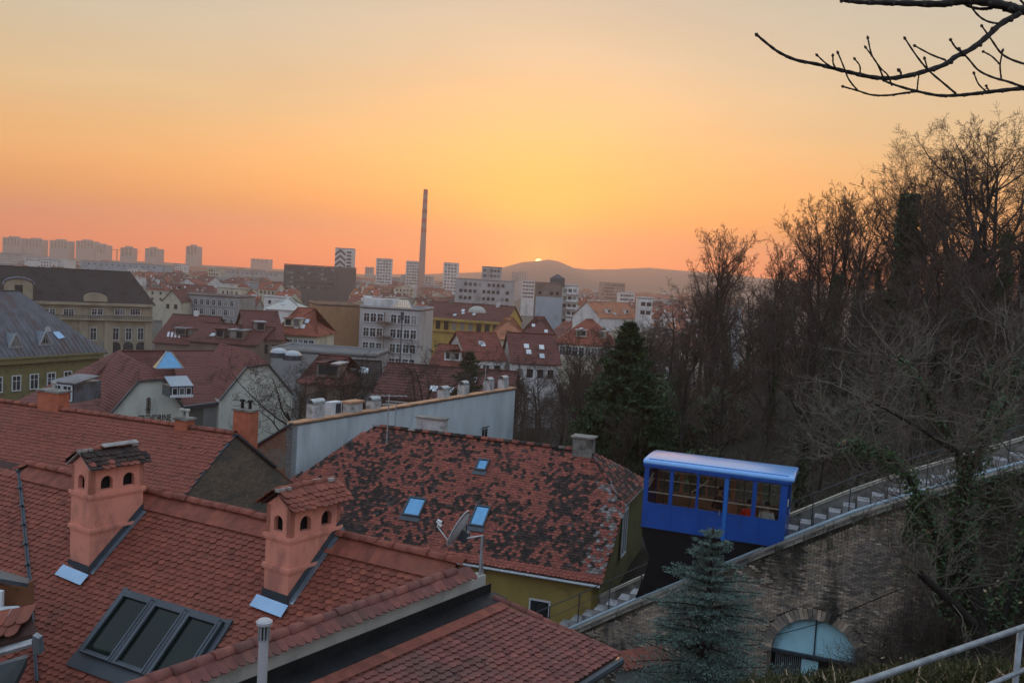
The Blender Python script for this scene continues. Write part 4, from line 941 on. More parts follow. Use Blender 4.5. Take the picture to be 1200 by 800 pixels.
m = MB(); m.tube([T(S0 + 36 * i / 36, 1.8, zp(S0 + 36 * i / 36) + .78) for i in range(37)], .02, 5); m.build('rail', m_darkmet, hr)
m = MB(); m.tube([T(S0 + 36 * i / 36, 1.8, zp(S0 + 36 * i / 36) + .35) for i in range(37)], .012, 5); m.build('rail', m_darkmet, hr)
for i in range(30): s = S0 + .5 + i * 1.18; MB().tube([T(s, 1.8, zp(s) - .7), T(s, 1.8, zp(s) + .78)], .022, 5).build('post', m_darkmet, hr)

# ------------------------------------------------------------------ the blue funicular car
ZB = P(750, 618, 32).z - EYE; ZT = CA.z - EYE; HB = ZT - ZB; W_ = 2.15
car = thing('funicular_car', T(CARL / 2, 1, ZB - 1.5), 'blue funicular car with sky-lightened roof carrying passengers up the slope', 'funicular car')
m_blue = material('blue car paint', (.012, .085, .38), rough=.36, spec=.5, var=.10, scale=1.5, coat=.25, col2=(.012, .065, .28), amt=.28, scale2=1.6, stretch=(1, 1, .5))
m_blue2 = material('lighter blue trim paint', (.03, .17, .55), rough=.3, spec=.5, var=.05)
m_roofb = material('blue roof paint with sky sheen', (.17, .41, .80), rough=.3, spec=.6, var=.05, coat=.5)  # lighter than the body paint: sky reflection put into the colour
m_int = material('brown interior panel', (.62, .28, .15), rough=.5, var=.12)
m_seat = material('wooden bench', (.28, .14, .07), rough=.5, var=.2)
m_grab = material('white grab rail', (.85, .82, .74), rough=.35)
m_pane = bpy.data.materials.new('car window glass'); m_pane.use_nodes = True; _t = m_pane.node_tree; _t.nodes.clear()
_o = _t.nodes.new('ShaderNodeOutputMaterial'); _m = _t.nodes.new('ShaderNodeMixShader'); _a = _t.nodes.new('ShaderNodeBsdfTransparent'); _g = _t.nodes.new('ShaderNodeBsdfGlossy'); _fz = _t.nodes.new('ShaderNodeFresnel')
_a.inputs[0].default_value = (.95, .96, .94, 1); _g.inputs['Roughness'].default_value = .03; _fz.inputs[0].default_value = 1.45
_t.links.new(_fz.outputs[0], _m.inputs[0]); _t.links.new(_a.outputs[0], _m.inputs[1]); _t.links.new(_g.outputs[0], _m.inputs[2]); _t.links.new(_m.outputs[0], _o.inputs[0])
BE = HB - .34                        # height of the side wall (eave)
def cq(a, t, z): return T(a, t, ZB + z)
WIN = [(.17, .97), (1.09, 1.97), (2.04, 2.96), (3.11, 3.97), (4.09, 4.93)]
WIN = [(a * CARL / 5.16, b * CARL / 5.16) for a, b in WIN]; WZ0, WZ1 = .95, BE - .17
def rr_window(mb, a0, a1, z0, z1, t, r=.09, sgn=1):
    """fills the corners of a rectangular opening so that it reads rounded"""
    for (ca, cz, sa_, sz) in ((a0, z0, 1, 1), (a1, z0, -1, 1), (a0, z1, 1, -1), (a1, z1, -1, -1)):
        pts = [cq(ca, t, cz)] + [cq(ca + sa_ * (r - r * math.cos(x)), t, cz + sz * (r - r * math.sin(x))) for x in (0, .52, 1.05, 1.57)]
        mb.prism(pts, TN * .045)
def side(t, nm):
    m = MB(); th = TN * .05
    def pn(a0, a1, z0, z1): m.prism([cq(a0, t, z0), cq(a1, t, z0), cq(a1, t, z1), cq(a0, t, z1)], th)
    pn(0, CARL, 0, WZ0); pn(0, CARL, WZ1, BE)
    e = 0
    for a0, a1 in WIN: pn(e, a0, WZ0, WZ1); e = a1; rr_window(m, a0, a1, WZ0, WZ1, t + .002)
    pn(e, CARL, WZ0, WZ1)
    return m.build(nm, m_blue, car)
near_side = side(0, 'side_panel'); side(W_ - .05, 'side_panel')
for k, (a0, a1) in enumerate(WIN):
    for t in (.02, W_ - .03): m = MB(); m.prism([cq(a0 - .01, t, WZ0 - .01), cq(a1 + .01, t, WZ0 - .01), cq(a1 + .01, t, WZ1 + .01), cq(a0 - .01, t, WZ1 + .01)], TN * .006); m.build('window_pane', m_pane, car)
    m = MB()
    for (p_, q_) in (((a0, WZ0), (a1, WZ0)), ((a0, WZ1), (a1, WZ1)), ((a0, WZ0), (a0, WZ1)), ((a1, WZ0), (a1, WZ1))): m.bar(cq(p_[0], -.004, p_[1]), cq(q_[0], -.004, q_[1]), .022, .022)
    m.build('window_frame', m_darkmet if k % 1 else m_blue, car)
for a, nm in ((0, 'end_panel'), (CARL - .05, 'end_panel')):
    m = MB(); th = TD * .05
    def pe(t0, t1, z0, z1): m.prism([cq(a, t0, z0), cq(a, t1, z0), cq(a, t1, z1), cq(a, t0, z1)], th)
    pe(.05, W_ - .05, 0, 1.0); pe(.05, W_ - .05, WZ1, BE); pe(.05, .18, 1.0, WZ1); pe(W_ - .18, W_ - .05, 1.0, WZ1); pe(W_ / 2 - .05, W_ / 2 + .05, 1.0, WZ1)
    m.build(nm, m_blue, car)
    for t0, t1 in ((.18, W_ / 2 - .05), (W_ / 2 + .05, W_ - .18)): g_ = MB(); g_.prism([cq(a + .02, t0, 1.0), cq(a + .02, t1, 1.0), cq(a + .02, t1, WZ1), cq(a + .02, t0, WZ1)], TD * .006); g_.build('window_pane', m_pane, car)
# roof: rounded shell with overhang
prof = [(-.07, BE - .05), (-.075, BE + .01), (-.05, BE + .065), (.05, BE + .10), (.35, BE + .13), (.75, BE + .145), (W_ / 2, BE + .15)]; prof = prof + [(W_ - a, z) for a, z in reversed(prof[:-1])]
m = MB(); n = len(prof); vs = []
for a in (-.07, -.03, CARL + .12, CARL + .19):
    for (t, z) in prof:
        k = .94 if a in (-.07, CARL + .19) else 1; vs.append(cq(a, W_ / 2 + (t - W_ / 2) * k, BE - .06 + (z - BE + .06) * k))
fs = [(j * n + i, j * n + i + 1, (j + 1) * n + i + 1, (j + 1) * n + i) for j in range(3) for i in range(n - 1)] + [tuple(range(n)), tuple(reversed(range(3 * n, 4 * n)))] + [(j * n, (j + 1) * n, (j + 1) * n + n - 1, j * n + n - 1) for j in range(3)]
m.add(vs, fs); ro = m.build('roof', m_roofb, car); ro.data.polygons.foreach_set('use_smooth', [True] * (3 * (n - 1)) + [False] * (len(fs) - 3 * (n - 1)))
m = MB(); m.bar(cq(-.05, -.05, BE - .08), cq(CARL + .1, -.05, BE - .08), .05, .09); m.build('cornice', m_blue, car)
m = MB(); m.bar(cq(1.8, -.04, BE - .145), cq(3.0, -.04, BE - .145), .05, .07); m.build('door_track', m_blue, car)
m = MB(); m.box(cq(3.035 * CARL / 5.16, -.012, HB * .42), TD * .065, TN * .014, Z * HB * .42); m.build('door_post', m_blue2, car)
for a in (1.03, 2.0, 4.03): m = MB(); m.box(cq(a, -.004, .48), TD * .011, TN * .01, Z * .46); m.build('panel_joint', m_darkmet if a < 2.5 and False else m_blue, car)
m = MB(); m.box(cq(1.03, -.003, .5), TD * .006, TN * .006, Z * .5); m.box(cq(CARL / 2, -.008, .025), TD * CARL / 2, TN * .012, Z * .025); m.build('panel_seam', m_black, car)
# inside: floor, benches facing each other, poles and rails
m = MB(); m.prism([cq(.05, .05, .0), cq(CARL - .05, .05, .0), cq(CARL - .05, W_ - .05, .0), cq(.05, W_ - .05, .0)], Z * .06); m.build('floor', m_int, car)
m = MB(); m.prism([cq(.06, .08, BE + .06), cq(CARL - .06, .08, BE + .06), cq(CARL - .06, W_ - .08, BE + .06), cq(.06, W_ - .08, BE + .06)], Z * .02); m.build('ceiling', m_whitewood, car)
for e0_, e1_ in zip([.06] + [w[1] for w in WIN], [w[0] for w in WIN] + [CARL - .06]):
    m = MB(); m.prism([cq(e0_, W_ - .075, .93), cq(e1_, W_ - .075, .93), cq(e1_, W_ - .075, BE), cq(e0_, W_ - .075, BE)], TN * .02); m.build('post_lining', m_int, car)
m = MB(); m.prism([cq(.06, W_ - .075, .06), cq(CARL - .06, W_ - .075, .06), cq(CARL - .06, W_ - .075, .93), cq(.06, W_ - .075, .93)], TN * .02); m.build('lining', m_int, car)
for a0, a1 in ((.1, 2.4), (3.05, CARL - .1)):
    m = MB(); m.box(cq((a0 + a1) / 2, W_ - .33, .5), TD * (a1 - a0) / 2, TN * .23, Z * .03); m.build('bench', m_seat, car)
    m = MB(); m.box(cq((a0 + a1) / 2, W_ - .11, .78), TD * (a1 - a0) / 2, TN * .03, Z * .22); m.build('backrest', m_seat, car)
for a0, a1 in ((3.05, CARL - .08),):
    m = MB(); m.box(cq((a0 + a1) / 2, .40, .5), TD * (a1 - a0) / 2, TN * .23, Z * .03); m.build('bench', m_seat, car)
for t, z in ((.10, 1.32), (W_ - .1, 1.38), (W_ - .1, 1.72)):
    m = MB(); m.tube([cq(.08, t, z), cq(CARL - .08, t, z)], .026, 6); m.build('grab_rail', m_grab, car)
for a in (.5, 1.45, 2.35, 3.35, 4.2): m = MB(); m.tube([cq(a, W_ / 2 + .1, .06), cq(a, W_ / 2 + .1, BE + .05)], .022, 6); m.build('grab_pole', m_darkmet, car)
m = MB(); m.tube([cq(1.4, W_ - .3, 1.1), cq(2.0, W_ - .2, 1.62)], .02, 6); m.tube([cq(.12, .3, 1.62), cq(.12, 1.0, 1.8)], .03, 6); m.tube([cq(.12, .3, 1.45), cq(.12, 1.0, 1.62)], .03, 6); m.build('grab_rail', m_grab, car)
# underframe: black wedge standing on the track
uf = MB(); base = lambda a: (zp(a) - .46) - ZB
pr_ = [(.02, 0), (.05, -.22), (.16, -.55), (.33, -.92), (.36, -1.05), (.28, -1.5), (.14, -2.0), (-.02, -2.5), (-.08, base(-.08)), (1.0, base(1.0)), (2.0, base(2.0)), (3.2, base(3.2)), (4.4, min(-.02, base(4.4))), (CARL - .05, -.01)]
pts = [cq(a, .04, z) for a, z in pr_]
uf.prism(pts, TN * (W_ - .1)); uf.build('underframe', m_black, car)
for a in (.9, 3.3):
    for t in (.35, 1.35):
        c = T(a, t, zp(a) - .28); w_ = MB(); w_.tube([c - TN * .05, c + TN * .05], .22, 16); w_.build('wheel', m_darkmet, car)
ts = MB(); ts.box(cq(CARL + .03, .25, 1.55), TD * .02, TN * .05, Z * .12); ts.build('tail_sign', m_whitewood, car)

# ------------------------------------------------------------------ passengers
m_skin = material('skin', (.42, .24, .17), rough=.6, var=.05); m_hair = material('dark hair', (.015, .012, .01), rough=.7)
def person(base, face, hips_h, pose, label, coatm, legm, hair_long=False):
    """one continuous skinned body seated or standing; face = direction the person looks at"""
    root = thing('person', base, label, 'person'); f = face.normalized(); s = f.cross(Z).normalized(); H = hips_h
    V = []; E_ = []; Rr = []
    def nd(x, y, z, r, par=None):
        V.append(base + s * x + f * y + Z * z); Rr.append(r); i = len(V) - 1
        if par is not None: E_.append((par, i))
        return i
    pel = nd(0, 0, H, .15); wst = nd(0, .01, H + .2, .13, pel); chs = nd(0, .02, H + .38, .155, wst); nk = nd(0, .02, H + .53, .06, chs); hd = nd(0, .04, H + .62, .075, nk); tp = nd(0, .035, H + .74, .085, hd); nd(0, .03, H + .80, .06, tp)
    for sd in (-1, 1):
        sh = nd(.16 * sd, .01, H + .46, .065, chs)
        if pose == 'sit': el = nd(.24 * sd, .06, H + .2, .045, sh); wr = nd(.12 * sd, .28, H + .1, .03, el)
        else: el = nd(.25 * sd, .02, H + .2, .045, sh); wr = nd(.22 * sd, .2, H + .05, .03, el)
        pm = nd(.10 * sd, .34, H + .08, .028, wr)
        for k in range(5):
            off = (k - 2) * .018; ln = (.05, .07, .078, .07, .055)[k]
            if k == 0: th_ = nd((.10 - .04) * sd, .36, H + .09, .010, wr); nd((.10 - .05) * sd, .39, H + .075, .008, th_)
            else: a_ = nd(.10 * sd + off, .35 + ln * .6, H + .075, .009, pm); nd(.10 * sd + off, .35 + ln, H + .05, .008, a_)
        if pose == 'sit': kn = nd(.11 * sd, .42, H + .02, .07, pel); an = nd(.11 * sd, .44, H - .38, .045, kn); nd(.11 * sd, .60, H - .42, .04, an)
        else: kn = nd(.10 * sd, .03, H * .52, .065, pel); an = nd(.10 * sd, .0, .09, .045, kn); nd(.10 * sd, .15, .04, .04, an)
    me = bpy.data.meshes.new('body'); me.from_pydata([tuple(v - base) for v in V], E_, []); o = bpy.data.objects.new('body', me); me.materials.append(m_skin)
    attach(o, root, Matrix.Translation(base)); sk_ = o.modifiers.new('skin', 'SKIN'); o.modifiers.new('sub', 'SUBSURF').render_levels = 1
    for i, r in enumerate(Rr): me.skin_vertices[0].data[i].radius = (r, r)
    me.skin_vertices[0].data[0].use_root = True
    # jacket: tapered rings over the torso and sleeves
    j = MB()
    def ring(z, rx, ry, y=0): return [base + s * rx * math.cos(a) + f * (ry * math.sin(a) + y) + Z * z for a in [2 * math.pi * k / 12 for k in range(12)]]
    rs = [ring(H - .08, .185, .15), ring(H + .05, .18, .145), ring(H + .22, .165, .14, .01), ring(H + .38, .20, .15, .02), ring(H + .47, .185, .13, .02), ring(H + .525, .09, .08, .02)]
    vs = [p for r in rs for p in r]; fs = [(i * 12 + k, i * 12 + (k + 1) % 12, (i + 1) * 12 + (k + 1) % 12, (i + 1) * 12 + k) for i in range(5) for k in range(12)]
    j.add(vs, fs)
    for sd in (-1, 1):
        if pose == 'sit': pts = [(.16 * sd, .01, H + .46), (.24 * sd, .05, H + .22), (.23 * sd, .09, H + .18), (.13 * sd, .27, H + .105)]
        else: pts = [(.16 * sd, .01, H + .46), (.25 * sd, .02, H + .22), (.25 * sd, .05, H + .18), (.22 * sd, .19, H + .06)]
        j.tube([base + s * x + f * y + Z * z for x, y, z in pts], [.085, .065, .06, .045], 8)
    j.build('jacket', coatm, root, smooth=True)
    if pose == 'sit':
        t_ = MB()
        for sd in (-1, 1): t_.tube([base + s * .1 * sd + Z * (H - .02), base + s * .11 * sd + f * .42 + Z * (H + .02), base + s * .11 * sd + f * .45 + Z * (H - .06), base + s * .11 * sd + f * .44 + Z * (H - .36)], [.12, .09, .085, .06], 8)
        t_.build('trousers', legm, root, smooth=True)
    else:
        t_ = MB()
        for sd in (-1, 1): t_.tube([base + s * .085 * sd + Z * (H + .02), base + s * .10 * sd + f * .03 + Z * (H * .52), base + s * .1 * sd + Z * .1], [.115, .085, .065], 8)
        t_.build('trousers', legm, root, smooth=True)
    hc_ = base + f * .02 + Z * (H + .755); h = MB(); vs = []; fs = []; n1, n2 = 7, 12
    for i in range(n1 + 1):
        th_ = math.pi * .62 * i / n1
        for k in range(n2):
            a = 2 * math.pi * k / n2; back = 1 if math.sin(a) < .2 else .55; vs.append(hc_ + (s * math.cos(a) * .098 + f * math.sin(a) * .108 * (1 if back == 1 else .92)) * math.sin(th_) + Z * (.105 * math.cos(th_) * (1 if th_ < 1.4 or back == 1 else .4)) + f * -.01)
    for i in range(n1):
        for k in range(n2): fs.append((i * n2 + k, i * n2 + (k + 1) % n2, (i + 1) * n2 + (k + 1) % n2, (i + 1) * n2 + k))
    h.add(vs, fs)
    if hair_long: h.tube([hc_ - f * .06, hc_ - f * .09 - Z * .12, hc_ - f * .08 - Z * .24], [.085, .09, .05], 8)
    h.build('hair', m_hair, root, smooth=True)
    fc = base + f * .115 + Z * (H + .70); nm = MB(); nm.box(fc + Z * .0, s * .012, f * .018, Z * .022); nm.build('nose', m_skin, root)
    ey = MB()
    for sd in (-1, 1): ey.box(fc + s * .032 * sd + Z * .03 - f * .008, s * .014, f * .008, Z * .008)
    ey.build('eyes', m_hair, root); MB().box(fc - Z * .045 - f * .006, s * .024, f * .006, Z * .006).build('mouth', material('lips', (.3, .1, .08)) if 'lips' not in MAT else MAT['lips'], root)
    er = MB()
    for sd in (-1, 1): er.box(fc - f * .10 + s * .09 * sd, s * .012, f * .018, Z * .028)
    er.build('ears', m_skin, root)
    return root
m_bk = material('black coat', (.018, .016, .017)); m_rd = material('red jacket', (.85, .04, .02)); m_gw = material('pale grey jacket', (.72, .69, .62), var=.2, scale=9); m_jn = material('dark trousers', (.02, .025, .04))
person(cq(2.62, .62, .06), (TN * -1 - TD * .7), .82, 'stand', 'passenger in a black coat standing at the middle car window, face towards us', m_bk, m_jn, True)
person(cq(3.62, .40, .08), (TN + TD * .2), .47 + .06, 'sit', 'passenger in a red jacket with dark hair seated in the funicular car', m_rd, m_jn)
person(cq(4.22, .42, .08), (TN + TD * .1), .47 + .06, 'sit', 'larger passenger in a pale grey jacket at the rear window of the car', m_gw, m_jn)

# car fittings seen from here: lamp, door seams, handle, number plate, buffers, roof rail
m = MB(); m.box(cq(1.03, -.006, WZ0 + .02), TD * .02, TN * .008, Z * .02); m.box(cq(2.0, -.006, .5), TD * .005, TN * .006, Z * .45); m.box(cq(4.03, -.006, .5), TD * .005, TN * .006, Z * .45); m.build('panel_seam', m_black, car)
m = MB(); m.box(cq(2.70, -.02, .95), TD * .012, TN * .02, Z * .09); m.build('door_handle', m_galv, car)
m = MB(); m.tube([cq(-.03, .3, .35), cq(.02, .3, .35)], .08, 10); m.build('headlight', m_whitewood, car)
m = MB(); m.tube([cq(-.03, 1.8, .35), cq(.02, 1.8, .35)], .08, 10); m.build('headlight', m_whitewood, car)
m = MB(); m.bar(cq(.1, .12, BE + .125), cq(CARL, .12, BE + .125), .02, .03); m.build('rain_strip', m_roofb, car)
# ------------------------------------------------------------------ the town: buildings with walls, roofs, chimneys and windows
def wmat(name, c, **k):
    kw = dict(var=.12, scale=.5, col2=tuple(x * .68 for x in c), amt=.35, scale2=.22, stretch=(1, 1, .5)); kw.update(k); return material(name, c, **kw)
WM = {'cream': wmat('town cream render', (.50, .46, .35)), 'grey': wmat('town grey render', (.27, .27, .26)), 'white': wmat('town pale render', (.64, .63, .60)), 'ochre': wmat('town ochre render', (.44, .30, .075)),
      'pink': wmat('town pink render', (.38, .24, .19)), 'beige': wmat('town stone beige', (.33, .28, .19)), 'brown': wmat('town brown render', (.20, .15, .12)), 'conc': wmat('town concrete', (.40, .38, .36)), 'tower': wmat('tower concrete', (.36, .34, .34), var=.06),
      'orange': wmat('town bare orange brick', (.34, .19, .10), scale=1.5), 'blue': wmat('town bluish render', (.33, .38, .41)), 'dark': wmat('town dark glass slabs', (.07, .08, .085))}
def rmat(name, c, sc=3.0):
    m = material(name, c, var=.3, scale=sc, col2=tuple(x * .45 for x in c), amt=.3, scale2=.35, rough=.85, rnd=.18)
    t = m.node_tree; b = t.nodes['Principled BSDF']; g = t.nodes.new('ShaderNodeNewGeometry'); sp = t.nodes.new('ShaderNodeSeparateXYZ'); t.links.new(g.outputs['Position'], sp.inputs[0])
    s = math_node(t, 'SINE', math_node(t, 'MULTIPLY', sp.outputs[2], 24.0)); bp = t.nodes.new('ShaderNodeBump'); bp.inputs['Strength'].default_value = .5; bp.inputs['Distance'].default_value = .08
    t.links.new(s, bp.inputs['Height']); t.links.new(bp.outputs[0], b.inputs['Normal']); return m
RM = {'red': rmat('town red tiles', (.205, .058, .040)), 'brick': rmat('town brick red tiles', (.265, .076, .045)), 'maroon': rmat('town maroon tiles', (.115, .040, .033)), 'orange': rmat('town orange tiles', (.35, .135, .07)),
      'black': rmat('town blackened tiles', (.035, .028, .026)), 'metal': material('town grey sheet roof', (.16, .17, .19), rough=.5, var=.3, scale=.7, col2=(.09, .07, .07), amt=.4, scale2=.4, metal=.3), 'felt': material('town flat felt roof', (.13, .13, .135), var=.3, scale=.5)}
WINM = {}
def win_mesh(w, h, style):
    k = (round(w, 2), round(h, 2), style)
    if k in WINM: return WINM[k]
    m = MB(); fr = []
    if style == 'plain':
        m.box((0, 0, 0), (w / 2, 0, 0), (0, .04, 0), (0, 0, h / 2)); me = m.mesh('window'); me.materials.append(m_glassdark); WINM[k] = (me, None); return WINM[k]
    t = .12
    for sx_ in (-1, 1): m.box((sx_ * (w / 2 + t / 2), -.04, 0), (t / 2, 0, 0), (0, .08, 0), (0, 0, h / 2 + t))
    m.box((0, -.04, h / 2 + t / 2), (w / 2, 0, 0), (0, .09, 0), (0, 0, t / 2)); m.box((0, -.06, -h / 2 - t / 2), (w / 2 + .1, 0, 0), (0, .13, 0), (0, 0, t / 2))
    m.box((0, -.02, 0), (.035, 0, 0), (0, .05, 0), (0, 0, h / 2)); m.box((0, -.02, h * .15), (w / 2, 0, 0), (0, .045, 0), (0, 0, .03))
    me = m.mesh('window'); me.materials.append(m_whitewood)
    p = MB(); p.box((0, 0, 0), (w / 2, 0, 0), (0, .03, 0), (0, 0, h / 2)); pm = p.mesh('pane'); pm.materials.append(m_glassdark); WINM[k] = (me, pm); return WINM[k]
def windows(root, a, b, z0, z1, rows, cols, w=1.0, h=1.5, style='plain', skip=None, margin=.06, par=None):
    """a grid of windows on the wall from a to b (2D ends) between heights z0 and z1; the wall's outer side faces left of b-a ... towards the camera"""
    d = Vector((b.x - a.x, b.y - a.y, 0)); Ln = d.length; d.normalize(); n = Vector((d.y, -d.x, 0))
    me, pm = win_mesh(w, h, style)
    for r in range(rows):
        for c in range(cols):
            if skip and skip(r, c): continue
            f = margin + (1 - 2 * margin) * (c + .5) / cols; z = z0 + (z1 - z0) * (r + .5) / rows
            p = Vector((a.x, a.y, 0)) + d * Ln * f + Z * z + n * .03
            M = frame(p, d, -n, Z); o = inst('window', me, M, par or root)
            if pm: inst('pane', pm, frame(p, d, -n, Z), o)
def building(name, label, A, B, depth, zt, wall, roof='flat', rh=3, rmt='red', rows=0, cols=0, wz=None, wsize=(1.0, 1.5), style='plain', cat='building', group=None, z0=0.0, over=.4, chim=0, scols=0, seed=0, skip=None, back=1, hipx=None, chmat=None, extras=True):
    """A, B: left and right ends of the facade (world), zt: height of the eaves; the body runs back from the facade"""
    rnd = random.Random(seed * 7 + int(A.x * 13) + int(A.y))
    A = Vector((A.x, A.y, 0)); B = Vector((B.x, B.y, 0)); d = (B - A); Ln = d.length; d.normalize(); n = Vector((-d.y, d.x, 0))      # n points away from the camera
    root = thing(name, (A + B) / 2 + n * depth / 2 + Z * z0, label, cat, group)
    c = [A, B, B + n * depth, A + n * depth]
    m = MB(); m.prism([p + Z * (z0 - 1) for p in c], Z * (zt - z0 + 1))
    if roof == 'gable':      # gable triangles at the ends
        for p, q in ((A, c[3]), (B, c[2])): m.add([p + Z * zt, q + Z * zt, (p + q) / 2 + Z * (zt + rh - .05)], [(0, 1, 2)])
    if roof == 'front': m.add([A + Z * zt, B + Z * zt, (A + B) / 2 + Z * (zt + rh - .05)], [(0, 1, 2)])
    m.build('wall', wall, root)
    o = over; r = MB(); e = [A - d * o - n * o, B + d * o - n * o, c[2] + d * o + n * o, c[3] - d * o + n * o]; zz = zt - .12
    e = [p + Z * zz for p in e]; rm = RM[rmt] if isinstance(rmt, str) else rmt
    if roof == 'flat':
        r.prism([p + Z * .12 for p in c_off(c, zt)], Z * .25); ro = r.build('roof', RM['felt'] if rmt == 'red' else rm, root)
        pr = MB(); 
        for i in range(4): pr.bar(c[i] + Z * (zt + .5), c[(i + 1) % 4] + Z * (zt + .5), .25, .35)
        pr.build('parapet', wall, root)
    else:
        if roof == 'gable': t0 = (e[0] + e[3]) / 2; t1 = (e[1] + e[2]) / 2
        elif roof == 'front': t0 = (e[0] + e[1]) / 2; t1 = (e[2] + e[3]) / 2
        else:
            k = (hipx or depth * .5); t0 = (e[0] + e[3]) / 2 + d * k; t1 = (e[1] + e[2]) / 2 - d * k
        t0 = t0 + Z * (rh + .12); t1 = t1 + Z * (rh + .12)
        th = Z * -.14
        if roof in ('gable', 'hip'):
            r.prism([e[0], e[1], t1, t0], th); r.prism([e[2], e[3], t0, t1], th)
            if roof == 'hip': r.prism([e[1], e[2], t1], th); r.prism([e[3], e[0], t0], th)
        else: r.prism([e[1], e[2], t1, t0], th); r.prism([e[3], e[0], t0, t1], th)
        ro = r.build('roof', rm, root)
        if roof in ('gable', 'hip') and extras:
            ev0, ev1 = e[0].lerp(e[1], .0), e[1]; upv = ((t0 + t1) / 2 - (e[0] + e[1]) / 2); sn = d.cross(upv).normalized(); sn = sn if sn.z > 0 else -sn
            for i in range(rnd.randint(0, 4)):
                q = e[0].lerp(e[1], rnd.uniform(.28, .72)) + upv * rnd.uniform(.25, .7); m2 = MB(); m2.box(q + sn * .08, d * .42, upv.normalized() * .55, sn * .06); m2.build('roof_window', m_galv if rnd.random() < .5 else m_whitewood, ro)
            if rnd.random() < .55:
                for i in range(rnd.randint(1, 3)):
                    q = e[0].lerp(e[1], rnd.uniform(.25, .75)) + upv * .34; m2 = MB(); m2.box(q + Z * .5 + n * .5, d * .75, n * 1.3, Z * .75); dq_ = m2.build('dormer', wall, ro); m2 = MB(); m2.box(q + Z * .55 - n * .84, d * .5, n * .04, Z * .5); m2.build('window', m_glassdark, dq_); m2 = MB(); m2.box(q + Z * 1.3 + n * .4, d * .95, n * 1.5, Z * .07); m2.build('cap', m_galv if rnd.random() < .4 else rm, dq_)
        rc = MB(); rc.bar(t0 + Z * .02, t1 + Z * .02, .28, .14); rc.build('ridge_cap', rm, ro)
        if chim:
            for i in range(chim):
                f = rnd.uniform(.12, .88); p = t0.lerp(t1, f) + n * rnd.uniform(-1.2, .4) * (roof != 'front'); ch = MB(); w_ = rnd.uniform(.35, .6); ch.box(p - Z * .1, d * w_, n * .3, Z * rnd.uniform(.9, 1.3)); q_ = ch.build('chimney', chmat or (WM['white'] if rnd.random() < .35 else WM['brown']), ro)
    if rows and cols:
        zz0, zz1 = wz or (zt - 3.2 * rows, zt - .3); windows(root, A, B, zz0, zz1, rows, cols, *wsize, style=style, skip=skip)
        if scols:
            if A.x > 0: windows(root, c[3], A, zz0, zz1, rows, scols, *wsize, style=style)
            else: windows(root, B, c[2], zz0, zz1, rows, scols, *wsize, style=style)
    return root
HOR = np.full(1300, 900.0)
def shade(A, B, z):                      # remember what nearer buildings hide (picture columns)
    a = proj(Vector((A.x, A.y, z))); b = proj(Vector((B.x, B.y, z)))
    x0, x1 = sorted((int(a[0]), int(b[0]))); x0 = max(0, x0); x1 = min(1299, x1)
    if x1 > x0: HOR[x0:x1] = np.minimum(HOR[x0:x1], max(a[1], b[1]))
def hidden(A, B, z, m=1.5):
    a = proj(Vector((A.x, A.y, z))); b = proj(Vector((B.x, B.y, z))); x0, x1 = sorted((int(a[0]), int(b[0]))); x0 = max(0, x0); x1 = min(1299, x1)
    return x1 <= x0 or bool((HOR[x0:x1] < min(a[1], b[1]) + m).all())
LAND = []                                # named landmarks (what, x, y in the picture) used to tell the ordinary houses apart
FARV, FARF, FARM, FARMAT = [], [], [], []
class MBfar(MB):
    pass
def far_part(m, mat):
    b = len(FARV); FARV.extend(m.v); 
    if mat not in FARMAT: FARMAT.append(mat)
    k = FARMAT.index(mat)
    for f in m.f: FARF.append(tuple(b + i for i in f)); FARM.append(k)
def far_house(A, B, depth, zt, wall, roof, rh, rm, rows, cols, w, h, z0=0):
    A = Vector((A.x, A.y, 0)); B = Vector((B.x, B.y, 0)); d = B - A; Ln = d.length; d.normalize(); n = Vector((-d.y, d.x, 0)); c = [A, B, B + n * depth, A + n * depth]
    m = MB(); m.prism([p - Z for p in c], Z * (zt + 1)); 
    if roof == 'gable':
        for p, q in ((A, c[3]), (B, c[2])): m.add([p + Z * zt, q + Z * zt, (p + q) / 2 + Z * (zt + rh - .05)], [(0, 1, 2)])
    far_part(m, wall); r = MB(); e = [A - d * .4 - n * .4, B + d * .4 - n * .4, c[2] + d * .4 + n * .4, c[3] - d * .4 + n * .4]; e = [p + Z * (zt - .1) for p in e]
    if roof == 'flat': r.prism([p + Z * (zt + .02) for p in c], Z * .6)
    else:
        k = depth * .5 if roof == 'hip' else 0; t0 = (e[0] + e[3]) / 2 + d * k + Z * rh; t1 = (e[1] + e[2]) / 2 - d * k + Z * rh
        r.add([*e, t0, t1], [(0, 1, 5, 4), (2, 3, 4, 5), (1, 2, 5), (3, 0, 4)])
    far_part(r, rm); wn = MB(); nf = -n
    for i in range(rows):
        for j in range(cols): p = A + d * (Ln * (j + .5) / cols) + Z * (zt - 2 - 3.2 * i) + nf * .05; wn.add([p - d * w / 2 - Z * h / 2, p + d * w / 2 - Z * h / 2, p + d * w / 2 + Z * h / 2, p - d * w / 2 + Z * h / 2], [(0, 1, 2, 3)])
    if wn.v: far_part(wn, m_glassdark)
def c_off(c, z): return [p + Z * z for p in c]
def facade(x0, y0, x1, Y, yaw=0, y1=None):
    """world ends of a facade whose top left corner shows at (x0, y0) at distance Y; yaw turns it, or y1 fixes where its level top ends"""
    A = P(x0, y0, Y)
    if y1 is not None: return A, Pz(x1, y1, A.z - EYE)
    d = azv(90 + yaw); a, b = ray(x1, y0 + .0577 * (x1 - x0)); t = (a * A.y - A.x) / (d.x - a * d.y); return A, A + d * t

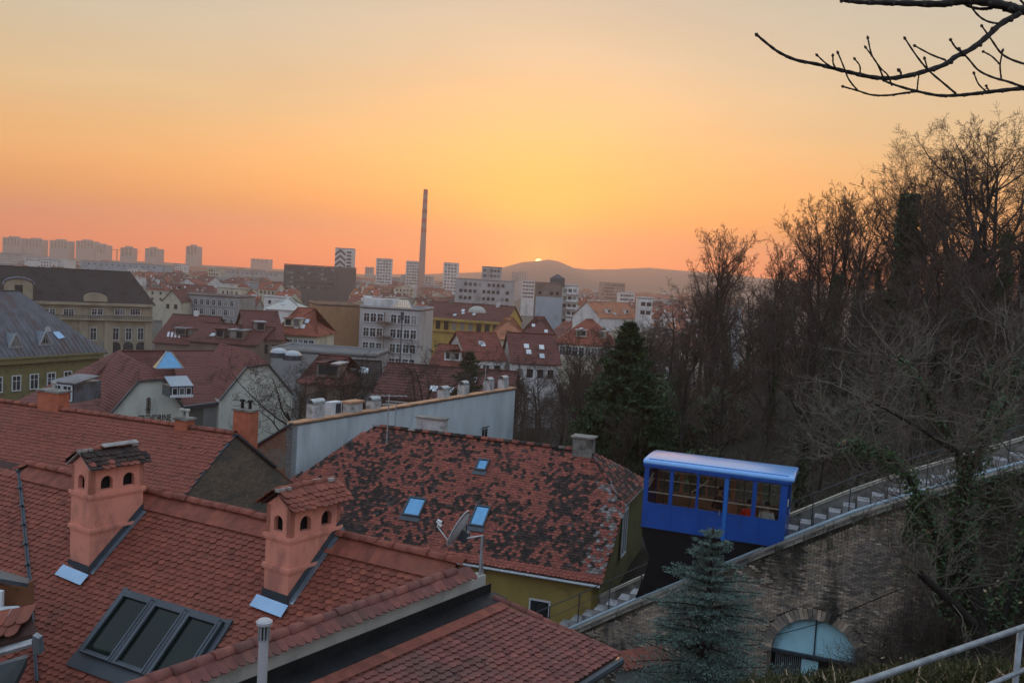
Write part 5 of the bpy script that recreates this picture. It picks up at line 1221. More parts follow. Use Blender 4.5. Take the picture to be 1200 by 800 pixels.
# --- ornate office building, far left
A, B = facade(-70, 349, 179, 225, y1=357)
of = building('office_building', 'long beige ornate building with tall blackish brown roof at the far left', A, B, 15, A.z, WM['beige'], 'hip', 8.6, 'black', hipx=5.5, over=.7, extras=False)
d_ = Vector((B.x - A.x, B.y - A.y, 0)); Lf = d_.length; d_.normalize(); n_ = Vector((d_.y, -d_.x, 0)); at = lambda x: ((ray(x, 380)[0] * A.y - A.x) / (d_.x - ray(x, 380)[0] * d_.y))
def fz(y, x): return on_plane(x, y, Vector((A.x, A.y, 0)), n_).z
zc = fz(372, 120)
me, pm = win_mesh(1.15, 1.6, 'framed')
for x in (54, 61, 77, 83, 110, 117, 137, 143, 155, 161): 
    p = Vector((A.x, A.y, 0)) + d_ * at(x) + n_ * .05 + Z * fz(365.5, x); o = inst('window', me, frame(p, d_, -n_, Z), of); inst('pane', pm, frame(p, d_, -n_, Z), o)
me, pm = win_mesh(1.4, 3.2, 'framed')
for x in (62, 80, 109.5, 136, 151, 165, 20, 40):
    p = Vector((A.x, A.y, 0)) + d_ * at(x) + n_ * .05 + Z * fz(391, x); o = inst('window', me, frame(p, d_, -n_, Z), of); inst('pane', pm, frame(p, d_, -n_, Z), o)
for x in (136, 151, 166, 121, 106, 90, 75, 60):
    c_ = Vector((A.x, A.y, 0)) + d_ * at(x) + n_ * .03 + Z * fz(406, x); m = MB(); m.prism([c_ + d_ * 1.3 * math.cos(math.pi * i / 10) + Z * 1.3 * math.sin(math.pi * i / 10) for i in range(11)] + [c_ - d_ * 1.3 - Z * 2.5, c_ + d_ * 1.3 - Z * 2.5], n_ * .05); m.build('arched_window', m_glassdark, of)
for x in (45, 95, 100, 125, 130, 176, 172):
    p = Vector((A.x, A.y, 0)) + d_ * at(x); m = MB(); m.box(p + n_ * .25 + Z * (zc - 6), d_ * .55, n_ * .3, Z * 5.8); m.build('pilaster', WM['beige'], of)
m = MB(); m.bar(A + n_ * .6 - Z * .3, Vector((B.x, B.y, A.z)) + n_ * .6 - Z * .3, 1.2, .7); m.build('cornice', WM['beige'], of)
m = MB(); pa = Vector((A.x, A.y, zc)); pb = Vector((B.x, B.y, zc)); m.bar(pa + n_ * .7 - Z * .5, pb + n_ * .7 - Z * .5, 1.4, .35); m.build('balcony', WM['beige'], of)
m = MB()
for i in range(90): q = pa.lerp(pb, (i + .5) / 90) + n_ * 1.3; m.bar(q - Z * .3, q + Z * .5, .12)
m.bar(pa + n_ * 1.3 + Z * .5, pb + n_ * 1.3 + Z * .5, .15); m.build('balustrade', m_darkmet, of)
for x, wd, hg in ((21, 3.6, 3.6), (111, 3.2, .9)):
    c_ = Vector((A.x, A.y, A.z + .4)) + d_ * at(x) + n_ * .5; m = MB(); m.prism([c_ - d_ * wd * .9, c_ + d_ * wd * .9] + [c_ + d_ * wd * .9 * math.cos(math.pi * i / 10) + Z * (hg + wd * .42 * math.sin(math.pi * i / 10)) for i in range(11)], -n_ * 3.5); pe_ = m.build('pediment', WM['beige'], of)
    if hg > 2: m = MB(); m.box(c_ + n_ * .05 + Z * 2.2, d_ * .9, n_ * .05, Z * 1.4); m.build('window', m_glassdark, pe_); m = MB(); m.tube([c_ - d_ * (wd * .9 + .2) + Z * hg] + [c_ + d_ * (wd * .9 + .2) * math.cos(math.pi * (1 - i / 10)) + Z * (hg + .2 + wd * .45 * math.sin(math.pi * i / 10)) for i in range(11)], .35, 6); m.build('arched_hood', RM['metal'], pe_)
# --- grey sheet metal roof, olive walls
A, B = facade(-75, 424, 117, 112, y1=412)
m_seam = material('weathered standing seam sheet', (.095, .095, .105), rough=.5, metal=.3, var=.3, scale=.8, col2=(.09, .06, .06), amt=.42, scale2=.5, stretch=(1, 1, .4))
g2 = building('town_house', 'olive house with weathered grey sheet metal hip roof and two triangular dormers', A, B, 16, A.z, m_olive, 'hip', 8.5, m_seam, rows=1, cols=8, wz=(A.z - 4.9, A.z - 2.2), wsize=(1.15, 1.9), style='framed', hipx=8.2, over=.8, extras=False)
d_ = Vector((B.x - A.x, B.y - A.y, 0)).normalized(); n_ = Vector((d_.y, -d_.x, 0)); e0_ = A - n_ * -.8 - Z * .12; sl_ = Vector((-n_.x * 8.8, -n_.y * 8.8, 8.5)).normalized(); pn_ = d_.cross(sl_).normalized(); pn_ = pn_ if pn_.z > 0 else -pn_
def onr(x, y): return on_plane(x, y, e0_, pn_)
def tent(parent, c, w, h, run, mat, name='dormer'):
    """small triangular dormer: gable front facing the camera and two metal cheeks running back into the slope"""
    f0, f1, ap_ = c - d_ * w / 2, c + d_ * w / 2, c + Z * h; bk = ap_ - Vector((n_.x, n_.y, 0)) * run
    m = MB(); m.add([f0, f1, ap_, bk], [(0, 2, 3), (1, 3, 2), (0, 1, 2)]); o = m.build(name, mat, parent); q = MB(); cc = c + Z * h * .3 + n_ * .03
    q.prism([cc - d_ * w * .22 - Z * h * .15, cc + d_ * w * .22 - Z * h * .15, cc + Z * h * .32], n_ * .03); q.build('window', m_glassdark, o); q = MB(); q.bar(c + n_ * .05, ap_ + n_ * .05, .08); q.bar(f0 + n_ * .05, ap_ + n_ * .05, .14); q.bar(f1 + n_ * .05, ap_ + n_ * .05, .14); q.bar(f0 + n_ * .05, f1 + n_ * .05, .1); q.build('frame', m_galv, o); return o
tent(g2, onr(18, 407), 2.1, 1.9, 2.0, m_zinc); tent(g2, onr(53, 404), 2.1, 1.9, 2.0, m_zinc)
m = MB(); q = [onr(*c) for c in ((61, 390), (68, 389), (76, 396), (68, 398))]; m.prism([p + pn_ * .05 for p in q], pn_ * .12); m.build('skylight', m_bluezinc, g2)
m = MB()
for i in range(40):
    p = e0_ + d_ * i * .75 + pn_ * .04
    if i * .75 < (B - A).length + 1: m.bar(p, p + sl_ * (min(10.5, max(1, ((B - A).length + .8 - i * .75) * 1.25))), .04, .05)
tag(m.build('standing_seams', m_seam, g2), kind='stuff')
m = MB(); m.bar(A + n_ * .75 - Z * .1, Vector((B.x, B.y, A.z)) + n_ * .75 - Z * .1, .3, .25); m.bar(A + n_ * .35 - Z * .6, Vector((B.x, B.y, A.z)) + n_ * .35 - Z * .6, .7, .6); m.build('cornice', m_olive, g2)
sd_ = thing('satellite_dish', onr(56, 391), 'round grey satellite dish on the grey sheet metal roof', 'satellite dish'); c_ = onr(56, 388) + Z * .2
m = MB(); m.tube([c_, c_ + n_ * .06, c_ + n_ * .1], [.5, .48, .2], 14); m.build('reflector', m_dish, sd_); MB().tube([onr(56, 391) - Z * .2, c_], .04, 6).build('mast', m_galv, sd_)

# --- cream double gabled house with the lettering
k = thing('town_house', P(230, 500, 112), 'cream house with two half hipped gables, brown lettering and a faceted glass roof light', 'house')
GY = 100.0; gA = P(126, 492, GY); GAZ = 52.0; gd = azv(GAZ); gn = Vector((gd.y, -gd.x, 0))
def on_g(x, y, off=0.0): return on_plane(x, y, gA + gn * off, gn)
def gable_body(pts, off, nm, wallm, depth):
    P_ = [on_g(x, y, off) for x, y in pts]; l, tl, tr, rgt = P_; bl = Vector((l.x, l.y, 6)); br = Vector((rgt.x, rgt.y, 6))
    m = MB(); m.prism([bl, br, rgt, tr, tl, l], -gn * depth); m.build('wall', wallm, k)
    # wide shallow overhang: trim following the gable
    t = MB()
    for a, b in ((l, tl), (tl, tr), (tr, rgt)): t.bar(a + gn * .15 + Z * .08, b + gn * .15 + Z * .08, .5, .16)
    t.build('verge_trim', m_darkmet, k); return P_
def roofz(m, a, b, c, d): m.prism([a, b, c, d], Z * -.15)
g1 = gable_body([(116, 500), (162, 447), (190, 444.5), (214, 478)], 0, 'g', m_cream, 9)
g2_ = gable_body([(257, 469), (288, 431), (313, 427), (343, 463)], -1.5, 'g', m_cream, 10)
bd = -gn * 9.5
def cross_roof(Gp, off_peak, dep, rm):
    l, tl, tr, rgt = Gp; pk = (tl + tr) / 2; w2 = (tr - tl).length / 2; slope = (tl.z - l.z) / max(.1, (Vector((tl.x - l.x, tl.y - l.y, 0))).length); pk = pk + Z * (w2 * slope * .95) - gn * 1.6
    b_ = -gn * dep; m = MB(); f = gn * .35
    roofz(m, l + f + Z * .1, tl + f + Z * .1, pk + Z * .1, pk + b_); m.f.pop; 
    m = MB(); m.add([l + f + Z * .12, tl + f + Z * .12, pk + Z * .12, pk + b_ + Z * .12, l + b_ + Z * .12], [(0, 1, 2, 3, 4)])
    m.add([rgt + f + Z * .12, tr + f + Z * .12, pk + Z * .12, pk + b_ + Z * .12, rgt + b_ + Z * .12], [(4, 3, 2, 1, 0)]); m.add([tl + f + Z * .12, tr + f + Z * .12, pk + Z * .12], [(0, 1, 2)])
    m.build('cross_roof', rm, k); return pk
m_dark_r = rmat('old dark maroon tiles', (.15, .052, .042), 5)
pk1 = cross_roof(g1, 0, 11, m_dark_r); pk2 = cross_roof(g2_, 0, 11, m_dark_r)
# main body behind: ridge parallel to the gables
mr0 = P(140, 411, 116); mrz = mr0.z
def on_line(p0, dr, x, y=410):
    a, b = ray(x, y); t = (a * p0.y - p0.x) / (dr.x - a * dr.y); return p0 + dr * t
mr1 = on_line(mr0, gd, 250); hh = 5.4; run = 6.0
fe0 = mr0 + gn * run - Z * hh - gd * 7; fe1 = mr1 + gn * run - Z * hh + gd * 2
m = MB(); m.add([mr0, mr1, fe1, fe0], [(0, 3, 2, 1)]); be0 = mr0 - gn * run - Z * hh - gd * 7; be1 = mr1 - gn * run - Z * hh + gd * 2; m.add([mr0, mr1, be1, be0], [(0, 1, 2, 3)]); m.add([mr0, fe0, be0], [(0, 2, 1)]); m.build('main_roof', m_dark_r, k)
m = MB(); m.prism([Vector((p.x, p.y, 4)) for p in (fe0 + gd, fe1 - gd, be1 - gd, be0 + gd)], Z * (fe0.z - 4.3)); m.build('wall', m_cream, k)
m = MB(); m.bar(mr0, mr1, .35, .2); m.bar(mr0, fe0, .3, .2); m.build('ridge_cap', m_dark_r, k)
# big left slope falling to the street, with its wide dormer
lp = [P(20, 470, 96), P(150, 500, 95.5), on_line(pk1, gd, 162), mr0 + Z * .2]; 
m = MB(); m.add([P(14, 472, 101), P(118, 502, 99.0), g1[1] + Z * .3, pk1 - gn * 3 + Z * .1, mr0 + Z * .15, P(112, 424, 117)], [(0, 1, 2, 3, 4, 5)]); m.build('street_slope', m_dark_r, k)
# connecting wall and valley between the gables
v0_, v1_ = on_g(214, 478, -2.2), on_g(259, 472, -2.2); m = MB(); m.prism([v0_, v1_, Vector((v1_.x, v1_.y, 6)), Vector((v0_.x, v0_.y, 6))], -gn * .3); m.build('link_wall', WM['grey'], k)
m = MB(); m.bar(v0_ + gn * .3 + Z * .1, v1_ + gn * .3 + Z * .1, .6, .35); m.build('gutter_box', m_darkmet, k)
m = MB(); a_ = mr0.lerp(mr1, .75); m.add([v0_ + Z * .2, v1_ + Z * .2, on_line(mr0, gd, 262), on_line(mr0, gd, 200)], [(0, 1, 2, 3)]); m.build('valley_roof', m_dark_r, k)
m = MB(); c_ = v0_.lerp(v1_, .4) + Z * .05 + gn * .32; m.box(v0_.lerp(v1_, .32) - Z * 1.9 + gn * .02, gd * 1.0, gn * .05, Z * 1.6); m.build('window', m_glassdark, k)
# wide shed dormer on the left slope with white double window
q0, q1 = P(61, 469, 97), P(87, 472, 96); up_ = Z * 2.0; bk_ = Vector((.9, 4.2, 0)); dx_ = (q1 - q0).normalized()
m = MB(); m.prism([q0, q1, q1 + up_, q0 + up_], bk_); dmr = m.build('dormer', RM['metal'], k)
m = MB(); m.prism([q0 + up_ - dx_ * .3 - bk_ * .06, q1 + up_ + dx_ * .3 - bk_ * .06, q1 + up_ + bk_ * .8 + dx_ * .5 + Z * .5, q0 + up_ + bk_ * .8 + dx_ * .6 + Z * .5], Z * .14); m.build('roof', RM['metal'], dmr)
fm, pm_ = win_mesh(1.05, 1.45, 'framed'); nn2 = Vector((dx_.y, -dx_.x, 0))
wd_ = (q1 - q0).length
for f_ in (.27, .73):
    o = inst('window', fm, frame(q0.lerp(q1, f_) + Z * 1.0 + nn2 * .1, dx_, -nn2, Z), dmr); 
m = MB(); m.prism([q0 + dx_ * .1 + Z * .15 + nn2 * .05, q1 - dx_ * .1 + Z * .15 + nn2 * .05, q1 - dx_ * .1 + Z * 1.85 + nn2 * .05, q0 + dx_ * .1 + Z * 1.85 + nn2 * .05], nn2 * .04); m.build('pane', m_glassdark, dmr)
# faceted glass roof light and the shed dormer with white sashes
def pyr(cx, cy, d, wx, hz, mat):
    c_ = P(cx, cy, d); a = [c_ - gd * wx, c_ + gd * wx, c_ + gd * wx * .9 - gn * wx * 1.1, c_ - gd * wx * .9 - gn * wx * 1.1]; t0 = c_ + Z * hz - gn * .7 - gd * wx * .15; t1 = c_ + Z * hz * .96 - gn * .7 + gd * wx * .2
    m = MB(); m.add(a + [t0, t1], [(0, 1, 5, 4), (1, 2, 5), (2, 3, 4, 5), (3, 0, 4)]); o = m.build('glass_roof_light', mat, k); e = MB()
    for p, q in ((a[0], t0), (a[1], t1), (a[0], a[1]), (t0, t1), (a[1], a[2])): e.bar(p, q, .1)
    e.build('glazing_bars', m_galv, o); return o
pyr(199, 431.5, 104, 1.55, 1.9, m_skyglass)
s0, s1 = P(199, 466, 99.5), P(226, 465, 101); m = MB(); dx2 = (s1 - s0).normalized(); n2 = Vector((dx2.y, -dx2.x, 0)); m.prism([s0, s1, s1 + Z * 1.2, s0 + Z * 1.2], -n2 * 3); sd2 = m.build('dormer', m_darkmet, k)
m = MB(); m.prism([s0 + Z * 1.2 + n2 * .2, s1 + Z * 1.2 + n2 * .2, s1 + Z * 2.0 - n2 * 2.4, s0 + Z * 2.0 - n2 * 2.4], Z * .1); m.build('roof', m_zinc, sd2)
for f_ in (.2, .5, .8): m = MB(); m.box(s0.lerp(s1, f_) + Z * .68 + n2 * .05, dx2 * .3, n2 * .03, Z * .42); w_ = m.build('window', m_whitewood, sd2); MB().box(s0.lerp(s1, f_) + Z * .68 + n2 * .09, dx2 * .22, n2 * .01, Z * .33).build('pane', m_glassdark, w_)
m = MB(); m.bar(s0 + Z * .15 + n2 * .1, s1 + Z * .15 + n2 * .1, .16, .25); m.build('sill', m_whitewood, sd2)
# lettering along the first gable and the little emblem above it
fc_ = bpy.data.curves.new('lettering', 'FONT'); fc_.body = 'ERTVORINE'; fc_.size = 1.12; fc_.extrude = .02; fc_.align_x = 'RIGHT'
fo_ = bpy.data.objects.new('lettering_curve', fc_); C.objects.link(fo_); bpy.context.view_layer.update()
tme = bpy.data.meshes.new_from_object(fo_.evaluated_get(bpy.context.evaluated_depsgraph_get())); bpy.data.objects.remove(fo_); tme.name = 'lettering'; tme.materials.clear(); m_let = material('dark brown paint', (.05, .022, .015)); tme.materials.append(m_let)
lp_ = on_g(200.5, 492.5, .06); inst('lettering', tme, Matrix.Translation(lp_) @ frame(Vector((0, 0, 0)), gd, Z, gn) @ Matrix.Scale(.62, 4, (1, 0, 0)), k)
em = MB(); c_ = on_g(174, 475, .05)
for s_ in range(5): 
    zz_ = Z * (-.75 + s_ * .36); em.tube([c_ + zz_ + gd * (.22 * math.cos(a * .9)) + Z * .16 * math.sin(a * .9) for a in range(8)], .045, 5)
em.bar(c_ - Z * .9, c_ + Z * .95, .07); em.bar(c_ - Z * .45 - gd * .35, c_ - Z * .4 + gd * .3, .07); em.build('emblem', m_let, k)

# --- individually recognisable town buildings: (x0, y0, x1, Y, yaw or y1) and the rest
def BB(label, x0, y0, x1, Y, depth, wall, roof='flat', rh=3, rmt='red', rows=0, cols=0, yaw=0, y1=None, **kw):
    A, B = facade(x0, y0, x1, Y, yaw, y1); shade(A, B, A.z); LAND.append((x0, x1, Y)); return building(kw.pop('name', 'town_house'), label, A, B, depth, A.z, WM[wall] if isinstance(wall, str) else wall, roof, rh, rmt, rows, cols, seed=int(x0), **kw)
BB('maroon roofed house with four slanted roof lights beside the ornate building', 181, 400, 236, 190, 14, 'brown', 'gable', 5.6, 'maroon', 0, 0, yaw=12, chim=1)
A, B = facade(181, 400, 236, 190, 12); d3_ = (Vector((B.x, B.y, A.z)) - A).normalized(); n3_ = Vector((-d3_.y, d3_.x, 0)); up3 = (n3_ * 7.4 + Z * 5.6).normalized(); nn3 = d3_.cross(up3).normalized(); nn3 = nn3 if nn3.z > 0 else -nn3
fr_ = [o for o in C.objects if o.name.startswith('town_house') and 'four slanted' in (o.get('label') or '')][0]
for i in range(4):
    q = A + d3_ * (1.6 + i * .85) + up3 * 3.0 + nn3 * .2; m = MB(); m.prism([q, q + d3_ * .45, q + d3_ * 1.05 - up3 * 1.5, q + d3_ * .6 - up3 * 1.5], nn3 * .08); m.build('roof_light', m_whitewood, fr_)
BB('low roof with a glazed tent shaped lantern behind the cream gabled house', 222, 398, 300, 150, 12, 'brown', 'gable', 2.6, 'maroon', 0, 0, yaw=10)
BB('dirty grey stone house with a row of white framed windows', 208, 345, 280, 300, 14, 'grey', 'flat', 1, 'maroon', 3, 9, yaw=6, wsize=(1.2, 1.8), style='framed', scols=0)
BB('cream gable end house leaning roof beside the grey stone house', 191, 352, 212, 290, 12, 'cream', 'front', 3.5, 'maroon', 1, 2)
BB('small cream house under a wide red hipped roof left of the park trees', 322, 390, 371, 165, 12, 'cream', 'hip', 4.6, 'brick', 1, 7, yaw=4, wsize=(1, 1.6), style='framed')
BB('dark red roofed wing left of the small cream house', 290, 396, 331, 150, 14, 'brown', 'gable', 4.2, 'maroon', 1, 3, yaw=-25)
BB('pale tent roofed pavilion among the red roofs', 311, 361, 352, 240, 12, 'white', 'hip', 3.2, material('pale sheet pavilion roof', (.50, .48, .42), var=.1), 0, 0)
BB('bare orange brick fire wall of a five storey house', 371, 358, 423, 200, 12, 'orange', 'flat', 1, 'red', 0, 0, yaw=-20)
gr_ = BB('grey four storey apartment house with glazed rooftop conservatory', 422, 361, 494, 196, 16, 'conc', 'flat', 1, 'red', 4, 8, yaw=4, wsize=(1.15, 1.8), style='framed', name='apartment_building', skip=lambda r, c: c in (3,))
A, B = facade(422, 361, 494, 196, 4); m = MB()
for i in range(5): z_ = A.z - 2.6 - i * 3.1; q = A.lerp(B, .42); m.box(Vector((q.x, q.y - .8, z_)), Vector((1.7, 0, 0)), Vector((0, .8, 0)), Z * .12)
m.box(Vector((q.x, q.y - 1.5, A.z - 7)), Vector((.12, 0, 0)), Vector((0, .1, 0)), Z * 6.5); m.build('balcony', WM['brown'], gr_)
m = MB(); q = A.lerp(B, .62); m.prism([Vector((q.x - 2, q.y + 2, A.z + .4)), Vector((q.x + 2.6, q.y + 2, A.z + .4)), Vector((q.x + 1.5, q.y + 4.5, A.z + 2.0)), Vector((q.x - 1.1, q.y + 4.5, A.z + 2.0))], Z * .1); con = m.build('conservatory', material('sunset-tinted conservatory glass', (.55, .33, .14), rough=.15, spec=.8), gr_)  # orange sunset light is put into the glass colour
m = MB()
for i in range(9): f = i / 8; m.bar(Vector((q.x - 2 + 4.6 * f, q.y + 1.98, A.z + .5)), Vector((q.x - 1.1 + 2.6 * f, q.y + 4.5, A.z + 2.1)), .1)
m.build('glazing_bars', m_whitewood, con); m = MB(); m.box(Vector((A.x + 4, A.y + 4, A.z + 1)), Vector((3.5, 0, 0)), Vector((0, 2, 0)), Z * 1.2); m.box(Vector((A.x + 1.0, A.y + 4, A.z + .6)), Vector((.8, 0, 0)), Vector((0, 1, 0)), Z * 2.0); m.build('stair_head', WM['white'], gr_)
ye = BB('long bright ochre building with cornice and maroon roof', 494, 371, 592, 250, 16, 'ochre', 'gable', 4.2, 'maroon', 1, 9, yaw=16, wz=None, wsize=(1.3, 2.5), chim=2)
A, B = facade(494, 371, 592, 250, 16); m = MB(); B.z = A.z; m.bar(A - Z * .3 - Vector((0, .5, 0)), B - Z * .3 - Vector((0, .5, 0)), 1.2, .6); m.bar(A - Z * 3.4 - Vector((0, .3, 0)), B - Z * 3.4 - Vector((0, .3, 0)), .7, .4); m.build('cornice', WM['ochre'], ye)
c_ = P(559, 366, 240); m = MB()
for i in range(4): r0 = 2.4 * math.cos(i * .39); r1 = 2.4 * math.cos((i + 1) * .39); m.tube([c_ + Z * 1.7 * math.sin(i * .39), c_ + Z * 1.7 * math.sin((i + 1) * .39)], [r0, max(.05, r1)], 16)
m.build('dome', m_white, ye)
BB('concrete apartment block with many small windows left of the sun', 534, 327, 602, 420, 14, 'conc', 'flat', 1, 'red', 6, 11, yaw=3, wsize=(1.4, 1.5), name='apartment_building', skip=lambda r, c: (c * 7 + r * 3) % 5 == 0)
BB('tower block rising behind the concrete apartment block', 565, 313, 588, 560, 14, 'conc', 'flat', 1, 'red', 4, 5, wsize=(1.6, 1.5), name='apartment_building')
b7 = BB('apartment block with a large blank pale blue grey wall on its left half', 628, 332, 659, 380, 18, 'brown', 'flat', 1, 'red', 1, 4, wsize=(1.2, 1.3), name='apartment_building', wz=(P(628, 347, 380).z, P(628, 338, 380).z))
A, B = facade(628, 347, 659, 379, 0); m = MB(); m.prism([A, Vector((B.x, B.y, A.z)), Vector((B.x, B.y, 0)), Vector((A.x, A.y, 0))], Vector((0, -.6, 0))); m.build('blank_wall', WM['blue'], b7)
m = MB(); q = P(653, 331, 386); m.box(q, Vector((3, 0, 0)), Vector((0, 3, 0)), Z * 1.8); m.prism([q + Z * 1.8 + Vector((-3, -3, 0)), q + Z * 1.8 + Vector((3, -3, 0)), q + Z * 3.6], Vector((0, 5, 0))); m.build('lift_tower', WM['dark'], b7)
b8 = BB('white balconied apartment block adjoining the blank walled one', 659, 335, 678, 384, 16, 'white', 'flat', 1, 'red', 6, 3, wsize=(1.5, 1.6), name='apartment_building')
A, B = facade(659, 335, 678, 384, 0); m = MB()
for i in range(6): m.box(Vector(((A.x + B.x) / 2 + 1, A.y - .7, A.z - 2.9 - i * 3.1)), Vector((2.6, 0, 0)), Vector((0, .7, 0)), Z * .45)
m.build('balcony', WM['white'], b8)
BB('long orange red roofed hall with cream walls in front of the white wedge', 651, 401, 728, 205, 14, 'cream', 'hip', 5.4, 'brick', 1, 9, yaw=4, wsize=(1.1, 1.9), style='framed')
w9 = BB('white building with sloping wedge shaped end wall', 703, 372, 748, 330, 14, 'white', 'gable', 5.5, 'orange', 0, 0, yaw=-40)
BB('white cube house at the edge of the wood', 750, 350, 765, 330, 10, 'white', 'flat', 1, 'red', 2, 2, wsize=(1.6, 1.4))
BB('broad pinkish brown block of flats below the far ridge', 704, 331, 733, 900, 20, 'pink', 'flat', 1, 'red', 5, 9, wsize=(1.7, 1.8), name='apartment_building')
BB('white block of flats right of the pinkish brown block', 726, 343, 744, 700, 16, 'white', 'flat', 1, 'red', 2, 5, wsize=(1.7, 1.6), name='apartment_building')
BB('large dark glazed office slab left of the striped tower', 333, 310, 396, 620, 30, 'dark', 'flat', 1, 'red', 5, 14, yaw=14, wsize=(1.9, 1.2), name='office_building')
# grey terrace roofs and courtyards between the park and the cream house
BB('low flat roofed building with white parapet line and a plastic dome light', 318, 412, 440, 135, 10, 'grey', 'flat', 1, 'red', 0, 0, yaw=3)
BB('maroon roofed low house half hidden by the forked bare park trees', 352, 446, 398, 100, 9, 'brown', 'hip', 2.6, 'maroon', 0, 0, yaw=8)
BB('low house with blackened roof left of the tall bare park tree', 400, 450, 440, 104, 9, 'grey', 'gable', 2.4, 'black', 0, 0, yaw=-6)
BB('wide red roof with pale ridge line behind the park trees', 440, 462, 594, 100, 12, 'brown', 'gable', 3.0, 'maroon', 0, 0, yaw=7)
BB('maroon roofed house with white gable right of the grey apartment house', 505, 426, 548, 150, 12, 'white', 'gable', 2.9, 'red', 1, 3, yaw=10, wsize=(1, 1.4))
BB('red roofed house with white dormers in front of the ochre building', 548, 420, 592, 150, 13, 'white', 'gable', 4.0, 'red', 1, 3, yaw=-20, wsize=(1, 1.4))
BB('house with orange hipped roof at the end of the ochre building', 572, 396, 618, 210, 12, 'cream', 'hip', 4.8, 'orange', 1, 3, wsize=(1, 1.4))
BB('pinkish roofed house right of the orange hipped roof', 612, 392, 652, 230, 12, 'white', 'hip', 4.6, 'maroon', 1, 4, wsize=(1, 1.5))
BB('small white walled house with brick red roof low behind the bare trees', 600, 424, 655, 150, 12, 'white', 'gable', 4.5, 'maroon', 1, 4, yaw=-8, wsize=(1, 1.4))
# skylights and small roof things on nearby roofs
m_dome = material('milky dome light', (.42, .45, .46), rough=.3)
for x, y, d in ((327, 413, 113), (343, 416, 113)):
    c_ = P(x, y, d); t = thing('dome_light', c_, 'milky dome light on the flat roof behind the cream gabled house, ' + ('left one' if x < 330 else 'right one'), 'roof light'); m = MB()
    for i in range(3): m.tube([c_ + Z * .6 * math.sin(i * .5), c_ + Z * .6 * math.sin((i + 1) * .5)], [1.1 * math.cos(i * .5), max(.05, 1.1 * math.cos((i + 1) * .5))], 12)
    m.build('dome', m_dome, t); m = MB(); m.tube([c_ - Z * .6, c_ + Z * .02], 1.2, 12); m.build('curb', m_darkmet, t)

# --- towers on the skyline
def tower(label, x0, y0, x1, Y, wall, rows, cols, depth=16, ydrop=0, **kw):
    return BB(label, x0, y0, x1, Y, depth, wall, 'flat', 1, 'red', rows, cols, wsize=kw.pop('wsize', (2.0, 1.5)), name='tower_block', cat='tower block', **kw)
TW = [(3, 278, 25, 'leftmost'), (28, 280, 51, 'second from the left'), (58, 281.5, 80, 'third from the left'), (89, 282, 111, 'broad stepped'), (112, 287, 125, 'narrow darker'), (141, 290, 156, 'lone'), (170, 291, 185, 'seventh from the left'), (218, 288.5, 232, 'slender')]
for i, (a, y, b, w_) in enumerate(TW):
    g = tower('%s tower block on the hazy left skyline' % w_, a, y, b, 2350 if i < 5 else 2100, 'tower', 6, 3 if b - a < 18 else 5, wsize=(5.0, 3.0), depth=30, yaw=(8, -6, 5, 0, 3, -4, 6, 0)[i], group=None)
    A, B = facade(a, y, b, 2350 if i < 5 else 2100); m = MB(); q = A.lerp(B, .5); m.box(Vector((q.x, q.y + 12, A.z + 1.5)), Vector(((B.x - A.x) * .25, 0, 0)), Vector((0, 5, 0)), Z * 3); m.build('lift_house', WM['conc'], g)
tower('faint broad tower block left of the dark office slab', 294, 303, 316, 2300, 'tower', 3, 4, depth=30, wsize=(4, 3))
zt_ = tower('tall tower with dark zigzag pattern down its face', 393, 291, 413, 700, 'white', 0, 0, depth=14)
A, B = facade(393, 291, 413, 700); B.z = A.z; hgt = 22
for i in range(6):
    m = MB(); z_ = -1.8 - i * 4.2; W2 = (B - A) * .62
    for s_, e_ in ((0, .5), (1, .5)):
        p = A + W2 * s_ + Z * (z_ - 1.9 * 1) + Vector((0, -.15, 0)); q = A + W2 * e_ + Z * (z_ + 1.5) + Vector((0, -.15, 0)); m.prism([p, q, q - Z * 1.9, p - Z * 1.9], Vector((0, -.1, 0)))
    m.build('zigzag_panel', WM['dark'], zt_)
m = MB(); 
for i in range(9): m.box(A.lerp(B, .82) + Z * (-2.5 - i * 2.6) + Vector((0, -.1, 0)), Vector(((B.x - A.x) * .13, 0, 0)), Vector((0, .1, 0)), Z * .7)
tag(m.build('window_bands', m_glassdark, zt_), kind='stuff')
tower('pale tower block midway between the zigzag tower and the chimney', 441, 303, 460, 950, 'white', 9, 5, yaw=-6)
tower('pale tower block just left of the tall chimney', 476, 306, 493, 1000, 'white', 8, 5)
tower('low wide block at the foot of the tall chimney', 470, 322, 508, 1100, 'conc', 3, 9)
tower('pale tower block right of the tall chimney', 520, 308, 537, 900, 'white', 9, 4)
tower('distant narrow block left of the sun glow', 608, 318, 618, 1500, 'conc', 4, 3)
tower('hazy white slab of flats left of the blank walled block', 612, 328, 627, 800, 'white', 5, 4)
tower('distant pale block behind the concrete apartments', 600, 319, 609, 1300, 'conc', 4, 3)
tower('small distant block between the zigzag and pale tower', 428, 313, 437, 1500, 'conc', 3, 3)
